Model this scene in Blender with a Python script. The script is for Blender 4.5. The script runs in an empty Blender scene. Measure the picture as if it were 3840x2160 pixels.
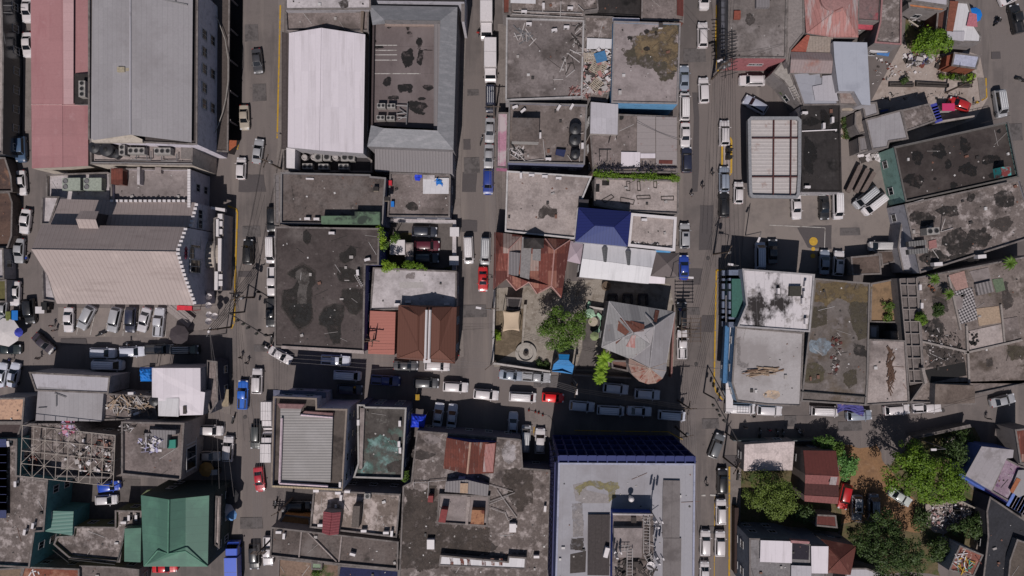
import bpy,bmesh,math,random
from math import radians,sin,cos,pi,atan2,hypot
from mathutils import Vector,Matrix
sc=bpy.context.scene
COL=sc.collection
random.seed(7)
# ---------------- camera, sky, sun, exposure ----------------
H=125.0          # drone height in metres
S=21.0           # photo pixels per metre on the ground
cam_d=bpy.data.cameras.new('camera');cam=bpy.data.objects.new('camera',cam_d);COL.objects.link(cam)
cam.location=(0,0,H);cam.rotation_euler=(0,0,0)
cam_d.sensor_width=36.0;cam_d.lens=36.0*S*H/3840.0
cam_d.clip_start=1;cam_d.clip_end=3000
sc.camera=cam
EL,AZ=radians(54),radians(8.5)       # shadows fall up the picture, a little to the right
sun_to=Vector((-sin(AZ)*cos(EL),-cos(AZ)*cos(EL),sin(EL)))
w=bpy.data.worlds.new('World');sc.world=w;w.use_nodes=True
nt=w.node_tree;bg=nt.nodes['Background'];sky=nt.nodes.new('ShaderNodeTexSky')
sky.sky_type='NISHITA';sky.sun_disc=False;sky.sun_elevation=EL
sky.sun_rotation=pi +AZ
nt.links.new(sky.outputs[0],bg.inputs[0]);bg.inputs[1].default_value=0.05
sl=bpy.data.lights.new('sun','SUN');so=bpy.data.objects.new('sun',sl);COL.objects.link(so)
sl.energy=4.2;sl.angle=radians(0.5);sl.color=(1.0,0.94,0.90)
so.rotation_euler=(-sun_to).to_track_quat('-Z','Y').to_euler();so.location=(0,0,200)
sc.view_settings.view_transform='Standard';sc.view_settings.look='None'
sc.view_settings.exposure=-0.08;sc.view_settings.gamma=1
try:
    sc.cycles.max_bounces=4;sc.cycles.diffuse_bounces=2;sc.cycles.glossy_bounces=2;sc.cycles.transmission_bounces=2
except Exception:pass

# ---------------- helpers ----------------
OX={'A':0,'B':950,'C':1890,'D':2840};OY={'1':0,'2':720,'3':1440}
def P(t,u,v,z=0.0):
    'survey grid: sheet t, reading u v, of a point z metres up -> metres east / north'
    k=(H-z)/H/S
    return Vector(((OX[t[0]]+u/2.013-1920)*k,(1080-OY[t[1]]-v/2.013)*k,z))
def PT(t,p,z):
    if isinstance(p[0],str):t,p=p[0],p[1:]
    return P(t,p[0],p[1],p[2] if len(p) > 2 else z)
def lin(c):
    return tuple(((x/255)/12.92 if x/255 <= .04045 else (((x/255)+.055)/1.055)**2.4) for x in c)
GAIN=0.92
class NT:
    def __init__(s,name):
        s.m=bpy.data.materials.new(name);s.m.use_nodes=True;s.t=s.m.node_tree
        s.b=s.t.nodes['Principled BSDF'];s.geo=None
    def n(s,k,**kw):
        x=s.t.nodes.new(k)
        for a,b in kw.items():setattr(x,a,b)
        return x
    def l(s,a,b):s.t.links.new(a,b)
    def pos(s):
        if not s.geo:s.geo=s.n('ShaderNodeNewGeometry')
        return s.geo.outputs['Position']
    def math(s,op,a,b=None):
        x=s.n('ShaderNodeMath',operation=op)
        for i,q in enumerate((a,b)):
            if q is None:continue
            if hasattr(q,'links'):s.l(q,x.inputs[i])
            else:x.inputs[i].default_value=q
        return x.outputs[0]
    def noise(s,scale,seed=0,detail=6,rough=.6,vec=None,stretch=None):
        m=s.n('ShaderNodeMapping');m.inputs['Location'].default_value=(seed*13.7,seed*7.3,seed*3.1)
        if stretch:m.inputs['Scale'].default_value=(stretch[0],stretch[1],1);m.inputs['Rotation'].default_value=(0,0,radians(stretch[2]) if len(stretch) > 2 else 0)
        s.l(vec or s.pos(),m.inputs['Vector'])
        x=s.n('ShaderNodeTexNoise');x.inputs['Scale'].default_value=scale;x.inputs['Detail'].default_value=detail;x.inputs['Roughness'].default_value=rough
        s.l(m.outputs[0],x.inputs['Vector']);return x.outputs['Fac']
    def ramp(s,f,lo,hi):
        x=s.n('ShaderNodeMapRange');x.inputs['From Min'].default_value=lo;x.inputs['From Max'].default_value=hi
        s.l(f,x.inputs['Value']);return x.outputs[0]
    def mix(s,f,a,b,mode='MIX'):
        x=s.n('ShaderNodeMix',data_type='RGBA',blend_type=mode)
        if hasattr(f,'links'):s.l(f,x.inputs[0])
        else:x.inputs[0].default_value=f
        for i,q in ((6,a),(7,b)):
            if hasattr(q,'links'):s.l(q,x.inputs[i])
            else:x.inputs[i].default_value=(*q,1) if len(q) == 3 else q
        return x.outputs[2]
    def dot(s,ang):
        x=s.n('ShaderNodeVectorMath',operation='DOT_PRODUCT');s.l(s.pos(),x.inputs[0])
        x.inputs[1].default_value=(cos(radians(ang)),sin(radians(ang)),0);return x.outputs['Value']
MC={}
def surf(key,base,rough=.9,spots=(),seams=None,panels=None,mosaic=(),grain=.35,bump=0.0,metal=0.0,spec=.3,gs=3.0):
    '''base: seen colour; spots: (colour, scale, lo, hi, seed[, stretch]); seams: (angle, period, width, strength); panels: (angle, period, cross, amount)'''
    if key in MC:return MC[key]
    N=NT(key);c=tuple(x*GAIN for x in lin(base));cur=c
    sd=(sum(ord(ch)*(i+1) for i,ch in enumerate(key)) % 97)
    g=N.ramp(N.noise(gs,sd,8,.7),.25,.75)
    lo=tuple(x*(1-grain) for x in c);hi=tuple(min(1,x*(1+grain*.8)) for x in c)
    cur=N.mix(g,lo,hi)
    if panels:
        a,p,q,amt=panels
        fl=N.math('FLOOR',N.math('DIVIDE',N.dot(a),p));f2=N.math('FLOOR',N.math('DIVIDE',N.dot(a+90),q))
        cx=N.n('ShaderNodeCombineXYZ');N.l(fl,cx.inputs[0]);N.l(f2,cx.inputs[1])
        wn=N.n('ShaderNodeTexWhiteNoise');N.l(cx.outputs[0],wn.inputs['Vector'])
        v=N.math('ADD',N.math('MULTIPLY',wn.outputs['Value'],2*amt),1-amt)
        cc=N.n('ShaderNodeCombineColor');[N.l(v,cc.inputs[i]) for i in range(3)]
        cur=N.mix(1.0,cur,cc.outputs[0],'MULTIPLY')
        for k,(col,th) in enumerate(mosaic):
            cz=N.n('ShaderNodeCombineXYZ');N.l(fl,cz.inputs[0]);N.l(f2,cz.inputs[1]);cz.inputs[2].default_value=k+7.5
            w2=N.n('ShaderNodeTexWhiteNoise');N.l(cz.outputs[0],w2.inputs['Vector'])
            cur=N.mix(N.math('GREATER_THAN',w2.outputs['Value'],th),cur,tuple(x*GAIN for x in lin(col)))
    for sp in spots:
        col,scl,a,b,seed=sp[:5]
        f=N.ramp(N.noise(scl,seed,10,.68,stretch=sp[5] if len(sp) > 5 else None),a-.015,b+.03)
        cur=N.mix(f,cur,tuple(x*GAIN for x in lin(col)))
    if key.startswith('roof_') and grain > .15:
        # weathering every old slab has: broad damp fields, mid-size grime, pale salt flecks
        v=.75+.5*((sd*37) % 10)/10
        for scl,a,b,fac,tone in ((.085*v,.46,.60,.50,.60),(.42*v,.50,.64,.62,.58),(1.5*v,.54,.66,.55,.68),(3.6*v,.60,.70,.5,1.45)):
            f=N.math('MULTIPLY',N.ramp(N.noise(scl,sd*1.7+scl*9,10,.68),a,b),fac)
            cur=N.mix(f,cur,N.mix(1.0,cur,(tone,tone*.985,tone*.98),'MULTIPLY'))
        if not seams:cur=N.mix(1.0,cur,(1.16,1.13,1.13),'MULTIPLY')
    if seams:
        a,p,wd,st=seams
        fr=N.math('FRACT',N.math('DIVIDE',N.dot(a),p))
        ln=N.math('LESS_THAN',fr,wd/p)
        cur=N.mix(N.math('MULTIPLY',ln,st),cur,tuple(x*.35 for x in c))
        if bump:
            bp=N.n('ShaderNodeBump');bp.inputs['Strength'].default_value=bump;bp.inputs['Distance'].default_value=.05
            N.l(N.math('SINE',N.math('MULTIPLY',N.dot(a),2*pi/p)),bp.inputs['Height']);N.l(bp.outputs[0],N.b.inputs['Normal'])
    elif bump:
        bp=N.n('ShaderNodeBump');bp.inputs['Strength'].default_value=bump;bp.inputs['Distance'].default_value=.05
        N.l(N.noise(6,sd,8,.7),bp.inputs['Height']);N.l(bp.outputs[0],N.b.inputs['Normal'])
    N.l(cur,N.b.inputs['Base Color']);N.b.inputs['Roughness'].default_value=rough
    N.b.inputs['Metallic'].default_value=metal;N.b.inputs['Specular IOR Level'].default_value=spec
    MC[key]=N.m;return N.m
def plain(key,col,rough=.6,metal=0.0,spec=.4,grain=.1):
    return surf(key,col,rough,grain=grain,metal=metal,spec=spec)
def paintmat(key,rough,spec,coat):
    N=NT(key);oi=N.n('ShaderNodeObjectInfo');g=N.ramp(N.noise(2.5,3,5),.3,.8)
    cur=N.mix(N.math('MULTIPLY',g,.16),oi.outputs['Color'],(.10,.09,.08))
    N.l(cur,N.b.inputs['Base Color']);N.b.inputs['Roughness'].default_value=rough;N.b.inputs['Specular IOR Level'].default_value=spec
    N.b.inputs['Coat Weight'].default_value=coat;N.b.inputs['Coat Roughness'].default_value=.08
    MC[key]=N.m;return N.m
PAINT=paintmat('car_paint',.35,.5,.7)
TINT=paintmat('tinted_surface',.8,.2,0)
GLASS=plain('dark_glass',(22,25,30),.06,0,.9);TYRE=plain('tyre_rubber',(26,25,25),.85)
RIM=plain('wheel_metal',(120,120,122),.35,.8);LAMP=plain('lamp_lens',(190,190,195),.12,0,.8)
TAIL=plain('tail_lens',(130,12,14),.2,0,.7);BLACK=plain('black_plastic',(24,23,24),.6)
STEEL=plain('grey_steel',(112,110,112),.5,.2);CABLE=plain('cable_black',(40,37,38),.7);WHITE=plain('white_enamel',(196,190,192),.5)
POLE=surf('pole_wood',(86,74,66),.9,grain=.3);YEL=plain('yellow_paint',(176,140,48),.8,grain=.3)

class MB:
    def __init__(s):s.v=[];s.f=[];s.mi=[]
    def poly(s,pts,m=0):
        b=len(s.v);s.v += [tuple(p) for p in pts];s.f.append(tuple(range(b,b+len(pts))));s.mi.append(m)
    def mesh(s,vs,fs,m=0):
        b=len(s.v);s.v += [tuple(p) for p in vs];s.f += [tuple(b+i for i in f) for f in fs];s.mi += [m]*len(fs)
    def box(s,c,d,rz=0,m=0,rx=0):
        M=Matrix.Translation(c) @ Matrix.Rotation(rz,4,'Z') @ Matrix.Rotation(rx,4,'X')
        vs=[M @ Vector((x*d[0]/2,y*d[1]/2,z*d[2]/2)) for x in (-1,1) for y in (-1,1) for z in (-1,1)]
        s.mesh(vs,[(0,1,3,2),(4,6,7,5),(0,4,5,1),(2,3,7,6),(0,2,6,4),(1,5,7,3)],m)
    def prism(s,pts,z0,z1,m=0,mtop=None,bottom=False):
        n=len(pts);a=sum(pts[i][0]*pts[(i+1) % n][1]-pts[(i+1) % n][0]*pts[i][1] for i in range(n))
        if a < 0:pts=list(reversed(pts))
        for i in range(n):
            p,q=pts[i],pts[(i+1) % n]
            s.poly([(p[0],p[1],z0),(q[0],q[1],z0),(q[0],q[1],z1),(p[0],p[1],z1)],m)
        s.poly([(p[0],p[1],z1) for p in pts],m if mtop is None else mtop)
        if bottom:s.poly([(p[0],p[1],z0) for p in reversed(pts)],m)
    def tube(s,p0,p1,r,r1=None,n=6,m=0,caps=True):
        p0,p1=Vector(p0),Vector(p1);d=p1-p0
        if d.length < 1e-6:return
        q=d.to_track_quat('Z','Y');r1=r if r1 is None else r1
        a=[p0+q @ Vector((cos(2*pi*i/n)*r,sin(2*pi*i/n)*r,0)) for i in range(n)]
        b=[p1+q @ Vector((cos(2*pi*i/n)*r1,sin(2*pi*i/n)*r1,0)) for i in range(n)]
        fs=[(i,(i+1) % n,n+(i+1) % n,n+i) for i in range(n)]
        if caps:fs += [tuple(reversed(range(n))),tuple(range(n,2*n))]
        s.mesh(a+b,fs,m)
    def lathe(s,c,prof,n=20,m=0):
        vs=[];fs=[]
        for (r,z) in prof:vs += [(c[0]+r*cos(2*pi*i/n),c[1]+r*sin(2*pi*i/n),c[2]+z) for i in range(n)]
        for k in range(len(prof)-1):
            for i in range(n):fs.append((k*n+i,k*n+(i+1) % n,(k+1)*n+(i+1) % n,(k+1)*n+i))
        fs.append(tuple(range((len(prof)-1)*n,len(prof)*n)));s.mesh(vs,fs,m)
    def build(s,name,mats,parent=None,origin=None,smooth=False):
        me=bpy.data.meshes.new(name);o3=origin
        if o3 is None and parent is not None and s.world:
            r=parent
            while r.parent is not None:r=r.parent
            o3=r.location
        vs=[(v[0]-o3[0],v[1]-o3[1],v[2]-o3[2]) for v in s.v] if o3 is not None else s.v
        me.from_pydata(vs,[],s.f)
        for m in (mats if isinstance(mats,(list,tuple)) else [mats]):me.materials.append(m)
        me.polygons.foreach_set('material_index',s.mi)
        if smooth:me.polygons.foreach_set('use_smooth',[True]*len(me.polygons))
        me.update()
        o=bpy.data.objects.new(name,me);COL.objects.link(o)
        if parent is not None:o.parent=parent
        elif o3 is not None:o.location=o3
        return o
    world=True
class LB(MB):world=False     # local coordinates: a prototype at the origin
def tag(o,label=None,cat=None,group=None,kind=None):
    if label:o['label']=label
    if cat:o['category']=cat
    if group:o['group']=group
    if kind:o['kind']=kind
    return o
def empty(name,loc,rz=0,label=None,cat=None,group=None):
    o=bpy.data.objects.new(name,None);COL.objects.link(o);o.location=loc;o.rotation_euler=(0,0,rz);o.empty_display_size=.5
    return tag(o,label,cat,group)
def copy_tree(o,parent=None,color=None):
    c=o.copy();COL.objects.link(c);c.parent=parent
    if color is not None and o.name.split('.')[0] in ('body','roof','mirror','cab','canopy','tank','casing','shirt','side_panel'):c.color=(*color,1)
    for ch in o.children:copy_tree(ch,c,color)
    return c
USED=set()
def inst(proto,loc,rz,label,group=None,color=None,scale=None):
    'the first use moves the prototype itself, later ones copy it with its parts'
    if proto.name not in USED:
        USED.add(proto.name);c=proto
        if color is not None:
            def rec(o):
                if o.name.split('.')[0] in ('body','roof','mirror','cab','canopy','tank','casing','side_panel'):o.color=(*color,1)
                for ch in o.children:rec(ch)
            rec(c)
    else:c=copy_tree(proto,None,color)
    c.location=loc;c.rotation_euler=(0,0,rz);c['label']=label
    if scale:c.scale=scale
    else:c.scale=(1,1,1)
    if group:c['group']=group
    elif 'group' in c:del c['group']
    return c
def area(p):return sum(p[i][0]*p[(i+1) % len(p)][1]-p[(i+1) % len(p)][0]*p[i][1] for i in range(len(p)))/2
def inset(pts,d):
    n=len(pts);out=[]
    for i in range(n):
        a,b,c=Vector(pts[i-1][:2]),Vector(pts[i][:2]),Vector(pts[(i+1) % n][:2])
        e1,e2=(b-a).normalized(),(c-b).normalized();n1,n2=Vector((-e1.y,e1.x)),Vector((-e2.y,e2.x))
        m=(n1+n2);m=m.normalized() if m.length > 1e-5 else n1
        k=d/max(.35,m.dot(n1));out.append(Vector((b.x+m.x*k,b.y+m.y*k)))
    return out
def ragged(pts,amp=.16,it=3,seed=0):
    rnd=random.Random(seed)
    P_=[Vector(p[:2]) for p in pts]
    for k in range(it):
        Q=[]
        for i in range(len(P_)):
            a,b=P_[i],P_[(i+1) % len(P_)];d=b-a;nrm=Vector((-d.y,d.x))
            Q += [a,(a+b)/2+nrm*rnd.uniform(-amp,amp)]
        P_=Q
    return P_
# ---------------- vehicles (front towards +x) ----------------
def quadpanel(mb,q,ins,off):
    a,b,c,d=[Vector(p) for p in q];ctr=(a+b+c+d)/4;n=(b-a).cross(c-a).normalized()
    if n.dot(ctr-Vector((ctr.x*0.2,0,.8))) < 0:n=-n
    def L(p,q_,t):return p+(q_-p)*t
    pts=[L(L(a,b,ins),L(d,c,ins),ins*.8),L(L(a,b,1-ins),L(d,c,1-ins),ins*.8),L(L(a,b,1-ins),L(d,c,1-ins),1-ins*.8),L(L(a,b,ins),L(d,c,ins),1-ins*.8)]
    pts=[p+n*off for p in pts];mb.poly(pts);
KINDSV={  # L, W, Hroof, belt, cowl, rooffront, roofrear, glassbase, hood z, boot z
 'sedan':(4.5,1.76,1.45,.95,1.00,.32,-.82,-1.45,.86,.95),
 'hatch':(4.0,1.72,1.50,.98,1.05,.45,-1.35,-1.80,.90,.95),
 'suv':(4.6,1.84,1.72,1.08,1.15,.62,-1.75,-2.12,1.0,1.05),
 'van':(4.85,1.74,1.95,1.15,1.85,1.25,-2.15,-2.36,1.08,1.1),
 'pickup':(5.2,1.84,1.75,1.08,1.25,.70,-.55,-.78,1.04,1.05),
}
def make_car(kind,trim=None):
    L,W,Hr,belt,cw,rf,rr,gb,hz,bz=KINDSV[kind];hw=W/2
    t=empty('parked_car' if kind in ('sedan','hatch','suv') else kind if kind != 'van' else 'minivan',(0,0,0));t.name={'sedan':'sedan','hatch':'hatchback','suv':'sport_utility_vehicle','van':'minivan','pickup':'pickup_truck'}[kind]
    cat='pickup' if kind == 'pickup' else 'van' if kind == 'van' else 'car';tag(t,None,cat)
    m=LB();h=L/2
    st=[(h,.62,.52),(h-.05,.76,.66),(h-.18,.90,hz-.12),(h-.45,.97,hz-.03),((h+cw)/2,1.0,hz),(cw,1.0,hz+.05),(cw-.15,1.0,belt),(0,1.0,belt),(gb,1.0,belt)]
    if kind == 'pickup':st += [(-1.0,1.0,belt),(-h+.12,.99,belt),(-h,.93,belt-.06)]
    else:st += [(gb-.1,.99,bz),(-h+.2,.94,bz-.03),(-h+.06,.82,bz-.14),(-h,.70,.58)]
    vs,fs=[],[]
    for x,k,zt in st:
        y=hw*k
        vs += [(x,-y*.96,.24),(x,-y,.5),(x,-y*.98,zt-.14),(x,-y*.90,zt-.02),(x,-y*.5,zt+.02),(x,0,zt+.035),(x,y*.5,zt+.02),(x,y*.90,zt-.02),(x,y*.98,zt-.14),(x,y,.5),(x,y*.96,.24)]
    n=11
    for i in range(len(st)-1):
        for j in range(n-1):fs.append((i*n+j,(i+1)*n+j,(i+1)*n+j+1,i*n+j+1))
        fs.append((i*n+n-1,(i+1)*n+n-1,(i+1)*n,i*n))
    fs += [tuple(range(n)),tuple(reversed(range((len(st)-1)*n,len(st)*n)))]
    m.mesh(vs,[tuple(reversed(f)) for f in fs])
    b0,b1=hw*.90,hw*.74
    cb=[(cw,-b0*.94,belt-.02),(cw,b0*.94,belt-.02),(gb,b0*.95,belt-.02),(gb,-b0*.95,belt-.02)]
    ct=[(rf,-b1*.95,Hr-.04),(rf,b1*.95,Hr-.04),(rr,b1*.95,Hr-.05),(rr,-b1*.95,Hr-.05)]
    for i in range(4):m.poly([cb[i],cb[(i+1) % 4],ct[(i+1) % 4],ct[i]])
    m.build('body',PAINT,t,smooth=False)
    r=LB();vs=[];xs=[rf+.03,rf-.12,(rf+rr)/2,rr+.12,rr-.03]
    for i,x in enumerate(xs):
        e=.90 if i in (0,4) else 1.0;zz=Hr-.04 if i in (0,4) else Hr
        vs += [(x,-b1*e,zz-.06),(x,-b1*.86*e,zz),(x,0,zz+.03),(x,b1*.86*e,zz),(x,b1*e,zz-.06)]
    r.mesh(vs,[(i*5+j,(i+1)*5+j,(i+1)*5+j+1,i*5+j+1) for i in range(4) for j in range(4)]);r.f=[tuple(reversed(f)) for f in r.f]
    ro=r.build('roof',PAINT,t,smooth=True)
    if trim == 'sunroof':
        x=LB();x.box((rf-.55,0,Hr+.035),(.55,.75,.02));x.build('sunroof',GLASS,ro)
    if trim == 'rails':
        for s in (-1,1):x=LB();x.tube((rf-.2,s*b1*.86,Hr+.06),(rr+.2,s*b1*.86,Hr+.06),.025);x.build('roof_rail',BLACK,ro)
    if trim == 'rack':
        x=LB()
        for k in range(5):x.tube((rf-.3-k*.45,-b1*.8,Hr+.1),(rf-.3-k*.45,b1*.8,Hr+.1),.022)
        for s in (-1,1):x.tube((rf-.2,s*b1*.8,Hr+.1),(rf-2.2,s*b1*.8,Hr+.1),.022)
        x.build('roof_rack',STEEL,ro)
    for nm,q,ins in (('windscreen',[cb[0],cb[1],ct[1],ct[0]],.05),('rear_window',[cb[3],cb[2],ct[2],ct[3]],.07),('side_window',[cb[0],cb[3],ct[3],ct[0]],.08),('side_window',[cb[1],cb[2],ct[2],ct[1]],.08)):
        g=LB();quadpanel(g,q,ins,.012);g.build(nm,GLASS,t)
    for x in (h-.85,-h+.85):
        for s in (-1,1):
            o=LB();o.tube((x,s*(hw-.20),.32),(x,s*(hw+.01),.32),.32,n=14);wo=o.build('wheel',TYRE,t)
            o=LB();o.tube((x,s*(hw+.0),.32),(x,s*(hw+.02),.32),.19,n=10);o.build('rim',RIM,wo)
    for s in (-1,1):
        o=LB();o.box((h-.22,s*hw*.70,hz-.14),(.26,.34,.12));o.build('headlight',LAMP,t)
        o=LB();o.box((-h+.10,s*hw*.72,.80),(.12,.24,.16));o.build('taillight',TAIL,t)
        o=LB();o.box((cw-.25,s*(hw+.08),belt+.04),(.12,.18,.12));o.build('mirror',PAINT,t)
    if kind == 'pickup':
        o=LB();o.box((-1.62,0,belt+.012),(1.55,1.42,.02));o.build('cargo_bed',surf('bed_liner',(52,50,52),.7),t)
        for s in (-1,1):o=LB();o.box((-1.62,s*.76,belt+.06),(1.65,.08,.10));o.build('side_panel',PAINT,t)
        o=LB();o.box((-2.47,0,belt+.06),(.08,1.5,.10));o.build('side_panel',PAINT,t)
    if kind == 'van':
        o=LB()
        for y in (-.5,-.17,.17,.5):o.box(((rf+rr)/2,y,Hr+.022),(rf-rr-.6,.04,.02))
        o.build('roof_rib',PAINT,ro)
    return t
V={k:make_car(k) for k in ('sedan','hatch','suv','van','pickup')}
V['sunroof']=make_car('suv','sunroof');V['rails']=make_car('suv','rails');V['rack']=make_car('van','rack')
def make_truck(L,boxl,W=2.1,Hh=3.0,name='box_truck',boxc=(190,186,190)):
    t=tag(empty(name,(0,0,0)),None,'truck');h=L/2;cl=L-boxl-.15
    m=LB();xs=[(h,.9,1.0),(h-.1,.98,1.3),(h-.45,1,1.5),(h-.95,.96,2.25),(h-cl,.96,2.3)];vs=[]
    for x,k,z in xs:y=W*.47*k;vs += [(x,-y,.4),(x,-y,z-.1),(x,-y*.9,z),(x,y*.9,z),(x,y,z-.1),(x,y,.4)]
    m.mesh(vs,[tuple(reversed((i*6+j,(i+1)*6+j,(i+1)*6+j+1,i*6+j+1))) for i in range(4) for j in range(5)]+[tuple(range(6)),tuple(reversed(range(24,30)))])
    m.build('cab',PAINT,t)
    g=LB();y=W*.41;g.poly([(h-.47,-y,1.54),(h-.47,y,1.54),(h-.90,y*.95,2.20),(h-.90,-y*.95,2.20)]);g.v=[(a+.02,b,c+.02) for a,b,c in g.v];g.build('windscreen',GLASS,t)
    b=LB();x1=h-cl-.15;b.box((x1-boxl/2,0,.65+(Hh-.65)/2),(boxl,W,Hh-.65));bo=b.build('body',PAINT,t)
    e=LB()
    for s in (-1,1):e.box((x1-boxl/2,s*(W/2-.03),Hh+.02),(boxl,.07,.05))
    e.box((x1-boxl/2,0,Hh+.012),(.03,W-.1,.02))
    e.build('roof_rib',STEEL,bo)
    for x in (h-.9,-h+1.2):
        for s in (-1,1):
            o=LB();o.tube((x,s*(W/2-.28),.42),(x,s*(W/2-.02),.42),.42,n=14);o.build('wheel',TYRE,t)
    for s in (-1,1):
        o=LB();o.box((h-.02,s*W*.36,.85),(.08,.3,.16));o.build('headlight',LAMP,t)
        o=LB();o.box((h-.7,s*(W/2+.12),1.7),(.1,.2,.35));o.build('mirror',BLACK,t)
        o=LB();o.box((-h+.02,s*W*.38,.8),(.06,.3,.15));o.build('taillight',TAIL,t)
    return t
def make_bike():
    t=tag(empty('motorcycle',(0,0,0)),None,'motorcycle')
    for x in (.66,-.62):
        o=LB();o.tube((x,-.06,.3),(x,.06,.3),.3,n=14);o.build('wheel',TYRE,t)
    o=LB();o.tube((.66,0,.3),(.42,0,.95),.045);o.tube((.42,0,.85),(-.1,0,.45),.06);o.tube((-.1,0,.45),(-.62,0,.3),.05);o.box((.05,0,.42),(.4,.3,.3));o.build('frame',STEEL,t)
    o=LB();o.box((.18,0,.82),(.45,.28,.22));o.build('tank',PAINT,t)
    o=LB();o.box((-.38,0,.82),(.75,.26,.12));o.build('seat',BLACK,t)
    o=LB();o.tube((.42,-.36,1.02),(.42,.36,1.02),.025);o.build('handlebar',BLACK,t)
    o=LB();o.box((.52,0,.92),(.1,.16,.14));o.build('headlight',LAMP,t)
    return t
MOTO=make_bike()
# ---------------- people ----------------
SKIN=plain('skin',(96,66,52),.6);HAIR=plain('hair',(22,18,16),.9)
def cloth(c):return surf('cloth_%d_%d_%d' % c,c,.9)
def make_person(loc,rz,shirt,trousers,label,pose='walk',bag=False):
    t=tag(empty('person',loc,rz),label,'person')
    sw=.28 if pose == 'walk' else .05
    J={'pel':(0,0,.95),'ch':(.02,0,1.28),'nk':(.03,0,1.50),'hd':(.05,0,1.62),'top':(.05,0,1.74),
         'hl':(0,.10,.90),'kl':(sw*.7,.11,.50),'al':(sw*.8,.11,.09),'tl':(sw*.8+.18,.12,.05),
         'hr':(0,-.10,.90),'kr':(-sw*.3,-.11,.50),'ar':(-sw*1.4,-.11,.14),'tr':(-sw*1.4+.17,-.12,.05),
         'sl':(.02,.19,1.43),'el':(-sw*.5,.27,1.15),'wl':(-sw*.2,.28,.90),'fl':(-sw*.1,.27,.80),
         'sr':(.02,-.19,1.43),'er':(sw*.3,-.27,1.15),'wr':(sw*1.0+.05,-.26,.96),'fr':(sw*1.2+.08,-.25,.88)}
    R={'pel':.14,'ch':.15,'nk':.06,'hd':.095,'top':.08,'hl':.10,'kl':.065,'al':.045,'tl':.04,'hr':.10,'kr':.065,'ar':.045,'tr':.04,
         'sl':.075,'el':.05,'wl':.035,'fl':.03,'sr':.075,'er':.05,'wr':.035,'fr':.03}
    E=['pel ch','ch nk','nk hd','hd top','pel hl','hl kl','kl al','al tl','pel hr','hr kr','kr ar','ar tr','ch sl','sl el','el wl','wl fl','ch sr','sr er','er wr','wr fr']
    ks=list(J);me=bpy.data.meshes.new('skeleton');me.from_pydata([J[k] for k in ks],[tuple(ks.index(x) for x in e.split()) for e in E],[])
    o=bpy.data.objects.new('body',me);COL.objects.link(o);md=o.modifiers.new('s','SKIN');o.modifiers.new('d','SUBSURF').levels=1
    for i,k in enumerate(ks):
        v=me.skin_vertices[0].data[i];v.radius=(R[k],R[k]);v.use_root=(k == 'pel')
    dg=bpy.context.evaluated_depsgraph_get();nm=bpy.data.meshes.new_from_object(o.evaluated_get(dg));o.modifiers.clear();o.data=nm
    nm.materials.clear()
    for x in (SKIN,cloth(shirt),cloth(trousers),BLACK):nm.materials.append(x)
    for p in nm.polygons:
        c=p.center;z=c.z
        p.material_index=3 if z < .10 else 2 if z < .96 and abs(c.y) < .22 else 0 if z > 1.50 or (abs(c.y) > .2 and z < 1.15) else 1;p.use_smooth=True
    o.parent=t
    hb=LB();hb.lathe((.035,0,1.60),[(.02,-.04),(.105,.0),(.11,.08),(.07,.15),(.01,.17)],10);hb.build('hair',HAIR,t,smooth=True)
    return t
# ---------------- rooftop and street furniture prototypes ----------------
def make_ac():
    t=tag(empty('air_conditioner',(0,0,0)),None,'air conditioner')
    m=LB();m.box((0,0,.42),(.95,.42,.72));m.build('casing',WHITE,t)
    m=LB();m.tube((-.12,-.21,.42),(-.12,-.235,.42),.26,n=14);m.build('fan_grille',BLACK,t)
    m=LB();m.box((0,.12,.03),(1.0,.08,.06));m.box((0,-.12,.03),(1.0,.08,.06));m.build('foot_rail',STEEL,t)
    return t
def make_bigac(nf=2,L=1.7,W=.95,Hh=1.5):
    t=tag(empty('rooftop_chiller',(0,0,0)),None,'air conditioner');m=LB();m.box((0,0,Hh/2+.1),(L,W,Hh));m.build('casing',surf('chiller_casing',(142,138,135),.6),t)
    for k in range(nf):
        x=(k-(nf-1)/2)*L/nf;f=LB();r=min(L/nf,W)*.40
        f.tube((x,0,Hh+.10),(x,0,Hh+.18),r,n=18);fo=f.build('fan_ring',STEEL,t)
        f=LB();f.tube((x,0,Hh+.18),(x,0,Hh+.19),r*.82,n=18);fb=f.build('fan_grille',BLACK,fo)
    m=LB();m.box((0,-W/2+.05,.05),(L,.08,.1));m.box((0,W/2-.05,.05),(L,.08,.1));m.build('foot_rail',STEEL,t)
    return t
AC=make_ac();CH2=make_bigac(2);CH1=make_bigac(1,1.0,.95,1.1);CH3=make_bigac(3,2.7,1.1,1.3)
TANKM=plain('tank_plastic',(40,40,44),.45)
def make_tank(r=1.0,h=1.7):
    t=tag(empty('water_tank',(0,0,0)),None,'water tank');m=LB()
    m.lathe((0,0,0),[(r*.96,0),(r,.05),(r,h*.3),(r*.96,h*.33),(r,h*.36),(r,h*.63),(r*.96,h*.66),(r,h*.69),(r,h*.92),(r*.93,h),(r*.45,h*1.10),(r*.30,h*1.12)],28);m.build('body',TANKM,t,smooth=False)
    m=LB();m.lathe((0,0,h*1.12),[(r*.28,0),(r*.28,.08),(r*.1,.12)],16);m.build('lid',BLACK,t)
    return t
TANK=make_tank()
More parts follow.
